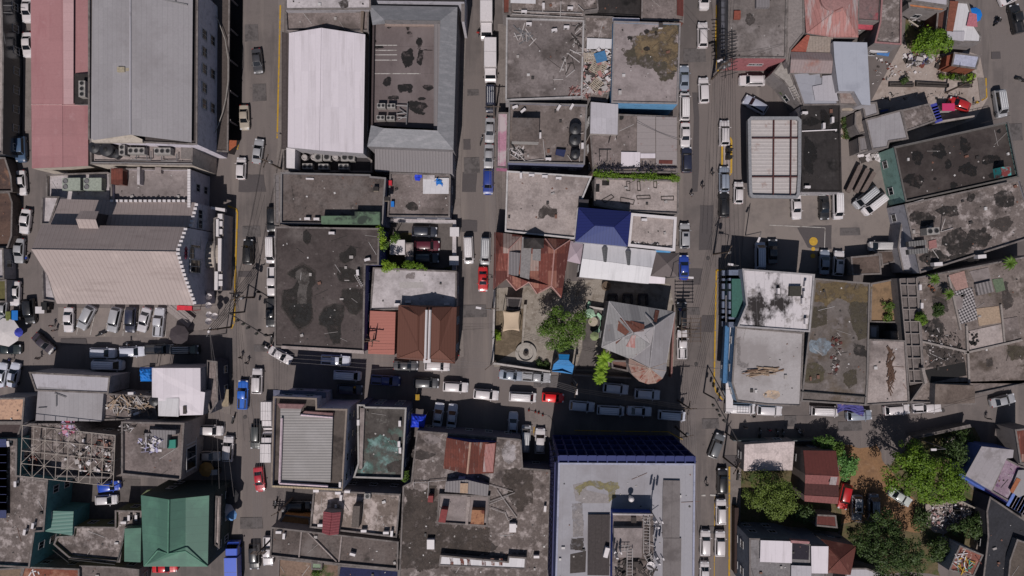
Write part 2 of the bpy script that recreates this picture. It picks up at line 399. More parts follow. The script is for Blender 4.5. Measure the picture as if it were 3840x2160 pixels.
def make_dish():
    t=tag(empty('satellite_dish',(0,0,0)),None,'satellite dish');m=LB();m.tube((0,0,0),(0,0,.6),.04);m.build('mast',STEEL,t)
    m=LB();m.lathe((0,0,.6),[(.06,0),(.35,.06),(.62,.2)],20);m.f=m.f[:-1];m.mi=m.mi[:-1];m.build('reflector',WHITE,t);m=LB();m.tube((.5,0,.75),(0,0,1.05),.02);m.build('feed_arm',STEEL,t)
    return t
DISH=make_dish()
def make_signal():
    t=tag(empty('traffic_light',(0,0,0)),None,'traffic light');m=LB();m.box((0,0,0),(.34,.26,1.0));m.build('housing',BLACK,t)
    for k,c in enumerate(((120,20,18),(120,90,20),(24,90,50))):
        m=LB();m.tube((0,-.13,.3-.3*k),(0,-.2,.3-.3*k),.12,n=12);m.build('lens',plain('lens%d' % k,c,.3),t)
    m=LB();m.box((0,-.22,.42),(.3,.2,.03));m.build('visor',BLACK,t);return t
SIG=make_signal()
def make_cone():
    t=tag(empty('traffic_cone',(0,0,0)),None,'traffic cone');m=LB();m.box((0,0,.02),(.4,.4,.04));m.build('base',BLACK,t);m=LB();m.lathe((0,0,.04),[(.16,0),(.03,.62)],12);m.build('body',plain('cone_red',(190,60,40)),t);return t
CONE=make_cone()
def make_umb():
    t=tag(empty('garden_umbrella',(0,0,0)),None,'umbrella');m=LB();m.tube((0,0,0),(0,0,2.3),.03);m.build('pole',STEEL,t)
    m=LB();n=8
    for i in range(n):a,b=2*pi*i/n,2*pi*(i+1)/n;m.poly([(1.35*cos(a),1.35*sin(a),2.0),(1.35*cos(b),1.35*sin(b),2.0),(0,0,2.55)])
    c=m.build('canopy',TINT,t);md=c.modifiers.new('t','SOLIDIFY');md.thickness=.03;return t
UMB=make_umb()
# ---------------- building helpers ----------------
LI=(plain('litter_pale',(150,144,142)),plain('litter_white',(180,176,176)),plain('litter_dark',(52,48,47)),plain('litter_rust',(108,76,64)))
def W_(c,k=None):
    return surf('plaster_%d_%d_%d' % c,c,.9,spots=[(tuple(int(x*.72) for x in c),.9,.52,.72,5,(1,1))],grain=.18)
FRAME=plain('window_frame',(170,168,170),.6);PANE=plain('window_pane',(26,32,40),.08,0,.9)
wfm=LB();wfm.box((0,-.03,.68),(1.3,.08,.08));wfm.box((0,-.03,-.68),(1.42,.14,.08));wfm.box((-.61,-.03,0),(.08,.08,1.3));wfm.box((.61,-.03,0),(.08,.08,1.3));wfm.box((0,-.025,0),(.05,.06,1.3))
WF=wfm.build('window',FRAME);wpm=LB();wpm.box((0,-.005,0),(1.16,.03,1.3));WP=wpm.build('pane',PANE,WF)
WF_used=False
def window(root,p,ang,sx=1,sz=1):
    global WF_used
    a=WF if not WF_used else WF.copy()
    if WF_used:
        COL.objects.link(a);b=WP.copy();COL.objects.link(b);b.parent=a
    WF_used=True
    a.parent=root;a.location=Vector(p)-root.location;a.rotation_euler=(0,0,ang);a.scale=(sx,1,sz)
def wallwins(root,pts,z0,z,floor=3.0,step=3.2,mx=14,allsides=False):
    n=len(pts);cnt=0;ccw=area(pts) > 0
    edges=sorted(range(n),key=lambda i:-(Vector(pts[(i+1) % n][:2])-Vector(pts[i][:2])).length)
    for i in edges:
        a,b=Vector(pts[i][:2]),Vector(pts[(i+1) % n][:2]);d=b-a;Ln=d.length
        if Ln < 3:continue
        nr=Vector((d.y,-d.x)).normalized() if ccw else Vector((-d.y,d.x)).normalized()
        mid=(a+b)/2
        if nr.dot(-mid) < .25*mid.length:continue
        ang=atan2(nr.x,-nr.y)
        k=max(1,int(Ln/step));fl=max(1,int((z-z0-.6)/floor))
        for f in range(fl):
            for j in range(k):
                if cnt >= mx:return
                q=a+d*((j+.5)/k);zz=z0+1.7+f*floor
                if zz+.8 > z-.2:continue
                window(root,(q.x+nr.x*.01,q.y+nr.y*.01,zz),ang);cnt += 1
def W3(t,pts,z):return [PT(t,p,z) for p in pts]
def bld(label,t,pts,z,roof,wall,par=.45,z0=0,wins=True,cop=None,th=.2,cat='building',name='building',group=None,mx=10):
    p3=W3(t,pts,z);xy=[Vector((p.x,p.y)) for p in p3]
    if area(xy) < 0:xy.reverse()
    c=sum(xy,Vector((0,0)))/len(xy)
    root=empty(name,(c.x,c.y,z0),0,label,cat,group)
    if isinstance(wall,tuple):wall=W_(wall)
    m=MB();n=len(xy);ins=inset(xy,th)
    zi=z-par
    for i in range(n):
        a,b,ai,bi=xy[i],xy[(i+1) % n],ins[i],ins[(i+1) % n]
        m.poly([(a.x,a.y,z0),(b.x,b.y,z0),(b.x,b.y,z),(a.x,a.y,z)])
        if par > 0:m.poly([(bi.x,bi.y,zi-.1),(ai.x,ai.y,zi-.1),(ai.x,ai.y,z),(bi.x,bi.y,z)])
    m.build('wall',wall,root)
    if par > 0:
        m=MB();o2=inset(xy,-.05);i2=inset(xy,th+.03)
        for i in range(n):
            a,b,ai,bi=o2[i],o2[(i+1) % n],i2[i],i2[(i+1) % n]
            m.poly([(a.x,a.y,z+.06),(b.x,b.y,z+.06),(bi.x,bi.y,z+.06),(ai.x,ai.y,z+.06)])
            m.poly([(a.x,a.y,z-.06),(b.x,b.y,z-.06),(b.x,b.y,z+.06),(a.x,a.y,z+.06)])
            m.poly([(bi.x,bi.y,z-.06),(ai.x,ai.y,z-.06),(ai.x,ai.y,z+.06),(bi.x,bi.y,z+.06)])
        m.build('parapet',cop or roof if roof.name in ('roof_bitumen','roof_charcoal') else cop or surf('parapet_concrete',(112,105,103),.95,[((84,78,76),.6,.5,.6,6),((140,133,131),.9,.6,.68,7)],grain=.3),root)
    m=MB();m.poly([(p.x,p.y,zi) for p in (ins if par > 0 else xy)])
    r=m.build('roof',roof,root)
    if roof.name.startswith('roof_') and name == 'building':litter(root,xy,zi,int(abs(c.x*7+c.y*3)))
    if wins:wallwins(root,xy,z0,z-.3,mx=mx)
    return root
def pitched(label,t,loop,facets,roof,wall,z0=0,wins=True,ridge=None,over=.12,cat='building',name='building',group=None,mx=10,mats=None):
    'loop: eave / gable outline with heights; facets: roof polygons (index into loop+extra as (u,v,z))'
    L3=[PT(t,p,0) for p in loop];c=sum(L3,Vector())/len(L3)
    root=empty(name,(c.x,c.y,z0),0,label,cat,group)
    if isinstance(wall,tuple):wall=W_(wall)
    if area(L3) < 0:L3.reverse()
    m=MB();n=len(L3)
    for i in range(n):
        a,b=L3[i],L3[(i+1) % n];m.poly([(a.x,a.y,z0),(b.x,b.y,z0),(b.x,b.y,b.z-.03),(a.x,a.y,a.z-.03)])
    m.build('wall',wall,root)
    m=MB();mm=mats or [roof]
    for k,f in enumerate(facets):
        mi=0
        if isinstance(f,dict):mi=f['m'];f=f['p']
        q=[PT(t,p,0) for p in f]
        if area(q) < 0:q.reverse()
        m.poly(q,mi)
    r=m.build('roof',mm,root);md=r.modifiers.new('t','SOLIDIFY');md.thickness=over;md.offset=1
    if ridge:
        e=MB()
        for a,b in ridge:e.tube(PT(t,a,0)+Vector((0,0,.10)),PT(t,b,0)+Vector((0,0,.10)),.13,n=6)
        e.build('ridge_cap',STEEL,r)
    if wins:wallwins(root,L3,z0,min(p.z for p in L3)-.2,mx=mx)
    return root
from mathutils import noise as MN
def soft(mat):
    'the same stain, thin and broken up so that the slab shows through'
    k=mat.name+'_worn'
    if k not in MC:
        m=mat.copy();m.name=k;t=m.node_tree;b=t.nodes['Principled BSDF'];g=t.nodes.new('ShaderNodeNewGeometry');n=t.nodes.new('ShaderNodeTexNoise');n.inputs['Scale'].default_value=.9;n.inputs['Detail'].default_value=10;n.inputs['Roughness'].default_value=.7
        r=t.nodes.new('ShaderNodeMapRange');r.inputs['From Min'].default_value=.36;r.inputs['From Max'].default_value=.54;r.inputs['To Min'].default_value=.12;r.inputs['To Max'].default_value=.96
        t.links.new(g.outputs['Position'],n.inputs['Vector']);t.links.new(n.outputs['Fac'],r.inputs['Value']);t.links.new(r.outputs[0],b.inputs['Alpha']);MC[k]=m
    return MC[k]
def inside(x,y,q):
    r=False;j=len(q)-1
    for i in range(len(q)):
        if (q[i].y > y) != (q[j].y > y) and x < (q[j].x-q[i].x)*(y-q[i].y)/(q[j].y-q[i].y)+q[i].x:r=not r
        j=i
    return r
def stain(root,t,pts,z,mat,seed=0,amp=.13,lift=None,name='water_stain'):
    'thin sheet whose outline is the given one frayed by noise'
    root['layers']=root.get('layers',0)+1;lift=.004+.0025*root['layers']
    q=[P(t,u,v,z) for u,v in pts];x0,x1=min(p.x for p in q)-1,max(p.x for p in q)+1;y0,y1=min(p.y for p in q)-1,max(p.y for p in q)+1
    size=min(x1-x0,y1-y0)-2;A=min(.9,size*amp);c=.10 if size < 6 else .14;m=MB();y=y0
    while y < y1:
        run=None;x=x0
        while x < x1+c:
            hit=False
            if x < x1:
                n=Vector((x*.55+seed*9,y*.55,seed));d=MN.noise_vector(n)*A+MN.noise_vector(n*3.1)*A*.45+MN.noise_vector(n*8)*A*.2
                hit=inside(x+d.x,y+d.y,q)
            if hit and run is None:run=x
            if not hit and run is not None:m.poly([(run,y,z+lift),(x,y,z+lift),(x,y+c,z+lift),(run,y+c,z+lift)]);run=None
            x += c
        y += c
    return m.build(name,soft(mat),root) if m.f else None
def litter(root,xy,z,seed):
    rnd=random.Random(seed);ar=abs(area(xy));n=int(min(70,ar*.16));m=MB();k=0
    ii=inset(xy,.5);x0,x1=min(p.x for p in ii),max(p.x for p in ii);y0,y1=min(p.y for p in ii),max(p.y for p in ii)
    for _ in range(n*4):
        x,y=rnd.uniform(x0,x1),rnd.uniform(y0,y1)
        if k >= n:break
        if not inside(x,y,ii):continue
        k += 1;a=rnd.random();mi=rnd.choice((0,0,1,2,2,3))
        if a < .12:m.box((x,y,z+.04),(rnd.uniform(1,3.2),.05,.06),rnd.uniform(0,pi),mi)
        elif a < .9:l=rnd.uniform(.08,.32);m.box((x,y,z+.03),(l,l*rnd.uniform(.4,1),.08),rnd.uniform(0,pi),mi)
        else:m.box((x,y,z+.12),(rnd.uniform(.3,.7),rnd.uniform(.3,.5),.28),rnd.choice((0,1.57,.3)),mi)
    if k > 3:tag(m.build('roof_litter',[LI[0],LI[1],LI[2],LI[3]],root),kind='stuff')
def blob(u,v,ru,rv,n=9,seed=0):
    r=random.Random(seed+int(u*7+v));return [(u+ru*r.uniform(.7,1.15)*cos(2*pi*i/n),v+rv*r.uniform(.7,1.15)*sin(2*pi*i/n)) for i in range(n)]
def patch(root,t,pts,z,mat,name='roof_patch',lift=.003,th=.0,parent=None):
    q=W3(t,pts,z);m=MB();
    if area(q) < 0:q.reverse()
    if th:m.prism([(p.x,p.y) for p in q],z+lift,z+lift+th)
    else:m.poly([(p.x,p.y,(z if abs(p.z-z) < 1e-6 else p.z)+lift) for p in q])
    o3=root.location;return m.build(name,mat,root,origin=None)
def box_on(root,t,pts,z,h,mat,name,top=None):
    'a raised box part; pts read at the height of its top'
    q=W3(t,pts,z+h);m=MB();m.prism([(p.x,p.y) for p in q],z,z+h,0,1 if top else 0);return m.build(name,[mat]+([top] if top else []),root)
def tubes_on(root,t,segs,r,mat,name):
    m=MB()
    for a,b in segs:m.tube(PT(t,a,0),PT(t,b,0),r,n=5)
    return m.build(name,mat,root)
ORD=['first','second','third','fourth','fifth','sixth','seventh','eighth','ninth','tenth','eleventh','twelfth','thirteenth','fourteenth','fifteenth','sixteenth','seventeenth','eighteenth']
def acs(t,z,where,items,proto=None,what='white air conditioner',group=None,s=None):
    'items: (u, v, degrees[, own words])'
    n=len(items);xs=[i[0] for i in items];ys=[i[1] for i in items];hor=(max(xs)-min(xs)) >= (max(ys)-min(ys))
    order=sorted(range(n),key=lambda i:xs[i] if hor else ys[i])
    for k,i in enumerate(order):
        it=items[i]
        if len(it) > 3:lb=it[3]
        elif n == 1:lb='%s on %s' % (what,where)
        elif n == 2:lb='%s on %s, %s of two' % (what,where,('left' if k == 0 else 'right') if hor else ('upper' if k == 0 else 'lower'))
        else:lb='%s on %s, %s from %s' % (what,where,ORD[k],'left' if hor else 'top')
        p=P(t,it[0],it[1],z+.6);p.z=z+.012
        inst(proto or AC,p,radians(it[2]),lb,group or (what+'s on '+where if n > 1 else None),scale=(s,s,s) if s else None)
def tk(t,u,v,z,label,r=1.0,h=1.0,group=None):
    p=P(t,u,v,z+1.7*h);p.z=z+.012;inst(TANK,p,0,label,group,scale=(r,r,h))
def heap(name,t,pts,z,n,cols,label,seed=1,sz=(.2,1.3),hmax=.5,kind='stuff',lay='plank',ang=(90,90)):
    rnd=random.Random(seed);q=W3(t,pts,z);c=sum(q,Vector())/len(q);m=MB()
    for k in range(n):
        a=rnd.random();b=rnd.random();i=rnd.randrange(len(q));p=c+(q[i]-c)*(a**.5)*.95;p=p+(q[(i+1) % len(q)]-q[i])*b*.9*(a**.5)
        l=rnd.uniform(*sz)
        d=(l,min(.16,l*rnd.uniform(.05,.18)),.06) if lay == 'plank' or (lay == 'mix' and rnd.random() < .6) else (l*.6,l*rnd.uniform(.3,.6),rnd.uniform(.05,.25))
        m.box((p.x,p.y,z+.05+rnd.random()**2*hmax),d,radians(ang[0]+rnd.uniform(-ang[1],ang[1])),rnd.randrange(len(cols)),rnd.uniform(-.15,.15))
    return tag(m.build(name,cols,None,origin=(c.x,c.y,z)),label,name.replace('_',' '),kind=kind)
def mono(name,label,cat,mats,fn,origin,group=None,kind=None):
    m=MB();fn(m);return tag(m.build(name,mats,None,origin=origin),label,cat,group,kind)
# ---------------- materials of roofs and ground ----------------
DK=(58,52,50)
conc=surf('roof_concrete',(118,109,107),.95,[((84,77,74),.16,.48,.62,3),((150,143,142),.35,.60,.74,9),((56,50,48),.7,.66,.76,4)],grain=.4,bump=.3)
concB=surf('roof_concrete_pale',(148,139,136),.95,[((112,104,102),.14,.48,.64,13),((84,77,74),.8,.64,.76,5),((166,159,158),.4,.58,.72,2)],grain=.3,bump=.3)
concD=surf('roof_concrete_dark',(90,82,79),.95,[((104,98,96),.2,.50,.66,21),((52,48,46),.32,.56,.66,8),((146,138,134),1.3,.68,.78,6)],grain=.4,bump=.3)
concM=surf('roof_concrete_mottled',(101,93,90),.95,[((150,142,140),.7,.52,.60,17),((66,60,58),.25,.54,.64,18),((170,164,162),1.6,.64,.72,19)],grain=.4,bump=.3)
concW=surf('roof_concrete_white',(168,163,165),.95,[((140,135,136),.2,.48,.62,31),((118,111,110),.6,.64,.74,33)],grain=.2,bump=.2)
concS=surf('roof_concrete_smooth',(130,122,121),.95,[((112,105,104),.15,.45,.65,41),((150,142,141),.5,.6,.8,42)],grain=.22)
black=surf('roof_bitumen',(48,44,44),.9,[((24,22,22),.22,.56,.60,51),((66,62,62),.5,.55,.75,52)],seams=(0,1.0,.05,.5),grain=.3)
stainD=surf('stain_dark',(36,33,32),.75,[((56,51,49),.6,.5,.65,61)],grain=.3)
stainV=surf('stain_black',(26,24,24),.6,grain=.3)
stainM=surf('stain_mid',(62,56,54),.9,[((82,76,74),.7,.5,.7,62)],grain=.35)
stainO=surf('stain_ochre',(112,96,74),.95,[((82,72,60),.4,.48,.6,63),((132,118,94),.8,.58,.7,64)],grain=.35)
stainOd=surf('stain_olive',(72,66,56),.95,grain=.4)
stainL=surf('stain_light',(160,154,153),.95,grain=.2)
metG=surf('metal_grey',(146,142,145),.55,[((128,123,125),.12,.5,.7,71)],seams=(0,.8,.06,.25),panels=(0,1.6,9,.045),grain=.1,metal=.1)
metG2=surf('metal_grey_dark',(120,115,117),.6,seams=(0,.5,.12,.4),panels=(90,5,50,.03),grain=.1,bump=.5)
metH=surf('metal_grey_rows',(136,132,131),.6,[((150,146,146),.2,.5,.7,72)],seams=(90,.45,.1,.35),grain=.1,bump=.5)
metW=surf('metal_white',(200,192,198),.5,[((176,168,172),.35,.54,.72,73,(3,.25)),((150,140,138),1.1,.68,.76,74,(2,.3))],seams=(0,1.25,.05,.22),panels=(0,1.25,6,.04),grain=.05)
metWr=surf('metal_white_rows',(190,187,190),.5,[((160,156,158),.4,.58,.75,74)],seams=(-8,.9,.06,.22),panels=(-8,.9,5,.05),grain=.06)
metL=surf('metal_pale',(164,160,166),.55,[((140,134,138),.5,.6,.7,75)],seams=(2,.8,.06,.22),panels=(2,2.4,4,.06),grain=.08)
beige=surf('metal_beige',(152,139,136),.6,[((134,121,118),.4,.54,.7,7,(.3,2)),((168,154,150),.25,.56,.7,9)],panels=(4,2.64,14,.035),seams=(4,.66,.08,.42),grain=.05,bump=.3)
pinkM=surf('metal_pink',(154,112,114),.7,[((142,96,99),.25,.55,.72,76,(2,.4)),((170,136,138),.6,.6,.8,77)],seams=(90,2.0,.04,.2),panels=(0,4.6,3.2,.05),grain=.1)
rust=surf('metal_rust',(102,56,47),.85,[((150,140,136),.45,.58,.66,81,(3,.6)),((86,50,44),.9,.52,.66,82)],seams=(0,.45,.1,.35),panels=(0,1.9,1.5,.2),mosaic=(((140,108,98),.84),),grain=.25)
rustG=surf('metal_rust_grey',(138,134,134),.8,[((124,78,64),.35,.58,.62,83,(2.4,.8)),((96,60,50),.9,.62,.7,84)],seams=(0,.5,.08,.3),panels=(0,2.4,3.4,.07),grain=.15)
rustP=surf('metal_rust_pink',(152,108,104),.85,[((158,150,150),.3,.50,.62,85,(3,.5)),((120,70,64),.8,.6,.7,86)],seams=(15,.6,.12,.3),panels=(15,2.2,3.2,.08),grain=.15)
rustD=surf('metal_rust_dark',(88,46,42),.85,[((112,62,54),.4,.52,.68,87)],seams=(0,.6,.06,.4),grain=.2)
brown=surf('metal_brown',(98,64,54),.7,seams=(0,.45,.06,.3),grain=.05)
salmon=surf('metal_salmon',(160,102,92),.7,seams=(90,.5,.08,.3),grain=.06)
blueR=surf('metal_blue',(38,44,98),.45,seams=(90,.5,.08,.4),grain=.05)
blueV=surf('metal_blue_v',(50,60,108),.45,seams=(0,.5,.08,.4),grain=.05)
green=surf('metal_green',(70,102,90),.6,[((84,124,106),.2,.5,.7,88)],seams=(90,1.4,.05,.35),grain=.06)
teal=surf('metal_teal',(88,122,114),.6,seams=(92,.62,.12,.5),grain=.06,bump=.5)
mint=W_((130,164,156));darkgl=surf('glass_facade',(44,50,60),.2,seams=(90,3.2,.12,.6),spec=.8)
asph=surf('asphalt',(106,98,96),.92,[((88,82,81),.05,.5,.58,91),((120,111,107),.3,.54,.66,92,(1,.06)),((86,80,79),.35,.56,.64,94,(1,.08)),((70,65,65),.8,.66,.74,93),((128,120,116),1.8,.66,.74,95)],grain=.14,gs=6)
asphP=surf('asphalt_patch',(78,73,74),.92,grain=.2,gs=6)
asphL=surf('asphalt_worn',(122,113,109),.92,[((100,93,91),.3,.5,.7,94)],grain=.16,gs=6)
pave=surf('pavement',(116,108,105),.95,[((92,85,82),.5,.5,.7,95)],seams=(0,1.5,.04,.3),grain=.2)
dirt=surf('dirt_ochre',(128,98,72),1,[((104,80,62),.3,.5,.66,96),((146,118,94),.8,.58,.7,97)],grain=.25,bump=.4)
dirtP=surf('dirt_pale',(150,138,132),1,[((124,110,102),.25,.5,.64,98),((172,162,156),.7,.58,.7,99)],grain=.22,bump=.4)
gravel=surf('garden_gravel',(136,128,120),1,[((110,101,92),.8,.5,.6,44),((164,157,150),1.6,.58,.7,45)],grain=.4,bump=.4,gs=9)
court=surf('courtyard',(92,86,84),.95,[((72,67,66),.4,.5,.65,46)],grain=.25)
soil=surf('soil_green',(92,82,60),1,[((58,72,36),.5,.48,.6,47),((104,94,78),.9,.58,.68,48)],grain=.4)
tarpB=surf('tarp_blue',(30,110,190),.5,grain=.2);tarpD=surf('tarp_deep_blue',(34,60,190),.5,grain=.2)
# ---------------- ground, roads, pavements ----------------
def sheet(name,t,pts,z,mat,th=0,kind='structure',it=0,amp=.05):
    q=[PT(t,p,0) for p in pts];q=[Vector((p.x,p.y)) for p in q]
    if it:q=ragged(q,amp,it,int(len(pts)*31+abs(pts[0][-1])))
    if area(q) < 0:q.reverse()
    m=MB()
    if th:m.prism(q,z,z+th)
    else:m.poly([(p.x,p.y,z) for p in q])
    return tag(m.build(name,mat),None,None,None,kind)
m=MB();m.poly([(-450,-320,0),(450,-320,0),(450,320,0),(-450,320,0)]);tag(m.build('road',asph),kind='structure')
for t,pts in (('A2',[(1590,95),(1750,95),(1795,150),(1778,540),(1770,985),(1740,1035),(1255,1050),(1255,865),(1590,865)]),
               ('C2',[(1597,592),(1700,592),(1665,1449),('C3',1690,140),('C3',1610,75),('C3',1584,20)]),
               ('C1',[(1604,-80),(1660,-80),(1650,545),(1612,545)]),
               ('C3',[(1697,622),(1790,622),(1770,1560),(1690,1560)]),
               ('B1',[(1612,110),(1540,110),(1500,1449),('B2',1560,1250),('B2',1590,1240),('B2',1568,200),(1560,1449),(1582,990)]),
               ('B1',[(190,-80),(240,-80),(230,1449),(150,1449),(185,1100)]),
               ('B1',[(1845,180),(1930,180),(1900,1449),(1840,1449)]),
               ('D1',[(1660,590),(1715,590),(1730,740),(1680,760)]),
               ('C3',[(190,195),(345,245),(380,300),(375,420),(335,420),(335,330),(190,320)]),
               ('A3',[(1640,-80),(1760,-80),(1740,230),(1640,200)]),
               ('A1',[(180,430),(240,430),(240,990),(180,990)])):
    sheet('pavement',t,pts,0,pave,.12)
GZ=0
for t,pts,mt,it in (('D3',[(640,455),(900,455),(1000,640),(1260,900),(1230,1150),(1020,1100),(620,1060)],dirt,3),
                   ('D3',[(1180,380),(1640,330),(1700,480),(1560,700),(1740,960),(1650,1250),(1250,1260),(1200,900),(1000,620)],soil,3),
                   ('D3',[(-200,640),(300,640),(640,900),(640,1100),(500,1180),(-200,1080)],soil,3),
                   ('D3',[(640,1060),(1260,1120),(1380,1449),(680,1449),(620,1180)],soil,3),
                   ('D3',[(1270,905),(1560,870),(1660,960),(1560,1060),(1400,1140),(1260,1060)],dirtP,3),
                   ('D1',[(620,800),(850,780),(1090,330),(1440,340),(1680,420),(1740,740),(1640,900),(1100,1100),(900,1449),(640,1449)],dirtP,0),
                   ('D1',[(1130,60),(1440,60),(1440,400),(1130,360)],soil,2),
                   ('D1',[(640,850),(710,850),(700,1060),(640,1060)],soil,2),
                   ('B2',[(1000,210),(1530,215),(1530,570),(990,560)],court,0),
                   ('B2',[(960,300),(1200,310),(1215,550),(1500,560),(1500,590),(960,600)],soil,2),
                   ('C2',[(-75,730),(790,650),(1250,690),(1290,900),(1280,1380),(-75,1320)],gravel,0),
                   ('C2',[(-80,900),(150,880),(140,1160),(-80,1300)],surf('courtyard_brown',(96,84,70),1,[((120,106,90),.8,.5,.65,49)],grain=.3),0),
                   ('C2',[(600,860),(760,860),(690,1150),(680,1340),(540,1340),(590,1180)],court,0),
                   ('A2',[(440,870),(1260,880),(1260,1100),(440,1090)],asphL,0),
                   ('D2',[(-80,0),(640,-400),(1000,-400),(1050,420),(1040,640),(-120,560)],asphL,0),
                   ('A3',[(540,700),(1060,720),(1060,950),(540,1100)],court,0),
                   ('B3',[(240,790),(450,790),(420,1090),(200,1090)],court,0)):
    GZ += .002;sheet('ground_patch',t,pts,.004+GZ,mt,0,'structure',it,.12)
# worn and repaired patches of the carriageways
for t,pts in (('C2',[(1480,100),(1580,100),(1570,440),(1470,440)]),('C2',[(1360,580),(1500,580),(1480,700),(1360,700)]),('C2',[(1500,930),(1590,930),(1580,1060),(1440,1060)]),
               ('B1',[(1585,1050),(1640,1050),(1640,1130),(1585,1130)]),('B1',[(1580,1300),(1690,1300),(1680,1449),(1575,1449)]),('A1',[(1810,1310),(1990,1320),(2010,1449),(1800,1449)]),
               ('B2',[(1560,210),(1690,215),(1690,300),(1560,300)]),('C3',[(1660,540),(1790,540),(1780,620),(1650,620)]),('D2',[(300,270),(560,250),(560,430),(380,420)]),('C1',[(1420,700),(1460,700),(1460,1449),(1420,1449)])):
    GZ += .002;sheet('road_patch',t,pts,.006+GZ,asphP,0,'structure',2,.03)
rnd=random.Random(8)
for t,u,v in [('A1',1900,250),('A1',1960,700),('A2',1900,300),('A2',1850,620),('A2',1980,1180),('A3',1850,250),('A3',1900,1050),('B1',1660,700),('B2',1660,900),('B1',1650,1250),('C1',1440,420),('C2',1430,900),('C2',1540,500),('C2',1450,1300),('C3',1560,300),('C3',1600,1100),('D3',700,320),('D3',250,280),('D3',1400,200),('B3',300+1300,-30),('C3',320,-20),('D1',1800,420),('D1',1940,1000),('A2',560,1330-200),('D2',700,300)]:
    p=P(t,u,v);a=rnd.uniform(.8,2.6);b=rnd.uniform(.5,1.6);GZ += .0015;m=MB();r=rnd.uniform(0,3)
    if rnd.random() < .4:m.poly([(p.x+.35*cos(i*pi/8),p.y+.35*sin(i*pi/8),.012+GZ) for i in range(16)]);tag(m.build('manhole_cover',surf('manhole',(66,62,62),.7)),kind='structure')
    else:m.poly([(p.x+a*x,p.y+b*y,.012+GZ) for x,y in ((-1,-1),(1,-.9),(.9,1),(-1,.95))]);tag(m.build('road_patch',surf('patch_var',(92,87,87),.95,[((74,70,70),1.0,.5,.56,4)],grain=.2) if rnd.random() < .6 else asphP),kind='structure')
LINE=surf('road_line_yellow',(168,132,40),.9,[((112,104,96),1.5,.55,.6,24)],grain=.2);LINEW=surf('road_line_white',(170,165,162),.9,[((112,104,100),1.5,.52,.6,25)],grain=.2)
def strip(t,pts,wd,z,mat,name):
    q=[PT(t,p,0) for p in pts];m=MB()
    for a,b in zip(q,q[1:]):
        d=Vector((b.x-a.x,b.y-a.y));
        if d.length < .01:continue
        n=Vector((-d.y,d.x)).normalized()*wd/2
        m.poly([(a.x+n.x,a.y+n.y,z),(a.x-n.x,a.y-n.y,z),(b.x-n.x,b.y-n.y,z),(b.x+n.x,b.y+n.y,z)])
    for i in range(len(m.f)):
        f=m.f[i];
        if area([m.v[k] for k in f]) < 0:m.f[i]=tuple(reversed(f))
    return tag(m.build(name,mat),kind='structure')
for t,pts,wd,z in (('B1',[(206,40),(190,700),(182,1045)],.28,.13),('A2',[(1720,105),(1785,130),(1794,160),(1780,540),(1770,985),(1748,1030)],.30,.13),
               ('C1',[(1607,40),(1600,300),(1612,540)],.40,.13),('C2',[(1665,590),(1602,592),(1585,1449)],.28,.13),('C3',[(1583,0),(1600,60),(1650,120)],.28,.13),
               ('C3',[(1700,622),(1698,1560)],.3,.13),('C3',[(190,318),(340,326)],.15,.09),('C3',[(228,320),(222,400)],.15,.09),('D1',[(1722,590),(1728,735),(1690,760)],.25,.13),
               ('A1',[(1800,1060),(1795,1130)],.3,.13),('C3',[(1590,850),(1585,1560)],.12,.09),('C3',[(530,350),(1240,360),(1350,420)],.15,.09)):
    strip(t,pts,wd,z,LINE,'kerb_line')
for t,pts,wd in ([('A2',[(x,y0),(x+dx,y1)],.12) for x,y0,dx,y1 in ((625,880,-45,1075),(728,878,-45,1080),(838,880,-45,1085),(945,882,-15,1085),(1055,885,-12,1080),(1165,888,-10,1085),(1265,890,-15,1090))] +
                  [('B2',[(20,755),(60,757)],.3),('A2',[(1935,755),(1970,757)],.3),('C3',[(1490,840),(1520,840)],.3),('C3',[(1555,838),(1620,842)],.3),
                   ('D2',[(90,250),(510,270),(505,440)],.12),('C3',[(200,200),(330,240)],.12)]):
    strip(t,pts,wd,.09,LINEW,'bay_line')
# yellow painted discs on the filling station forecourt
m=MB()
for u,v,r in ((422,373,.75),(420,430,.36),(418,482,.42)):
    c=P('D2',u,v);m.poly([(c.x+r*cos(i*pi/12),c.y+r*sin(i*pi/12),.09) for i in range(24)])
tag(m.build('forecourt_marking',YEL),kind='structure')
# ---------------- left blocks ----------------
CR=(176,166,156);GR=(120,114,114);LG=(150,146,150);BW=(196,190,200)
b=pitched('long hall with faded pink sheet roof beside the tall grey roofed block','A1',[(235,-90,6),(470,-90,7),(665,-90,6),(667,1252,6),(478,1262,7),(245,1272,6)],
    [[(235,-90,6),(470,-90,7),(478,1262,7),(245,1272,6)],[(470,-90,7),(665,-90,6),(667,1252,6),(478,1262,7)]],pinkM,CR)
patch(b,'A1',[(472,-90),(562,-90),(560,790),(474,790)],6.85,surf('pink_pale',(172,140,142),.7,seams=(90,1.6,.05,.25),panels=(0,9,1.6,.05),grain=.1),lift=.2,th=.03,name='pale_sheets')
tubes_on(b,'A1',[((236,790,6.2),(470,790,7.15)),((470,795,7.15),(660,792,6.2))],.06,surf('flashing_pink',(186,150,150)),'roof_flashing')
box_on(b,'A1',[(562,555),(665,555),(665,790),(562,790)],6.4,.5,surf('roof_recess',(150,144,146)),'roof_well',black)
acs('A1',6.9,'the black well cut in the pink roof',[(640,680,90)],CH3,'grey three fan chiller')
b=bld('narrow pale strip building capping the black fronted left edge','A1',[(-160,-90),(12,-90),(28,420),(20,1160),(-160,1160)],4.8,concB,darkgl,mx=10)
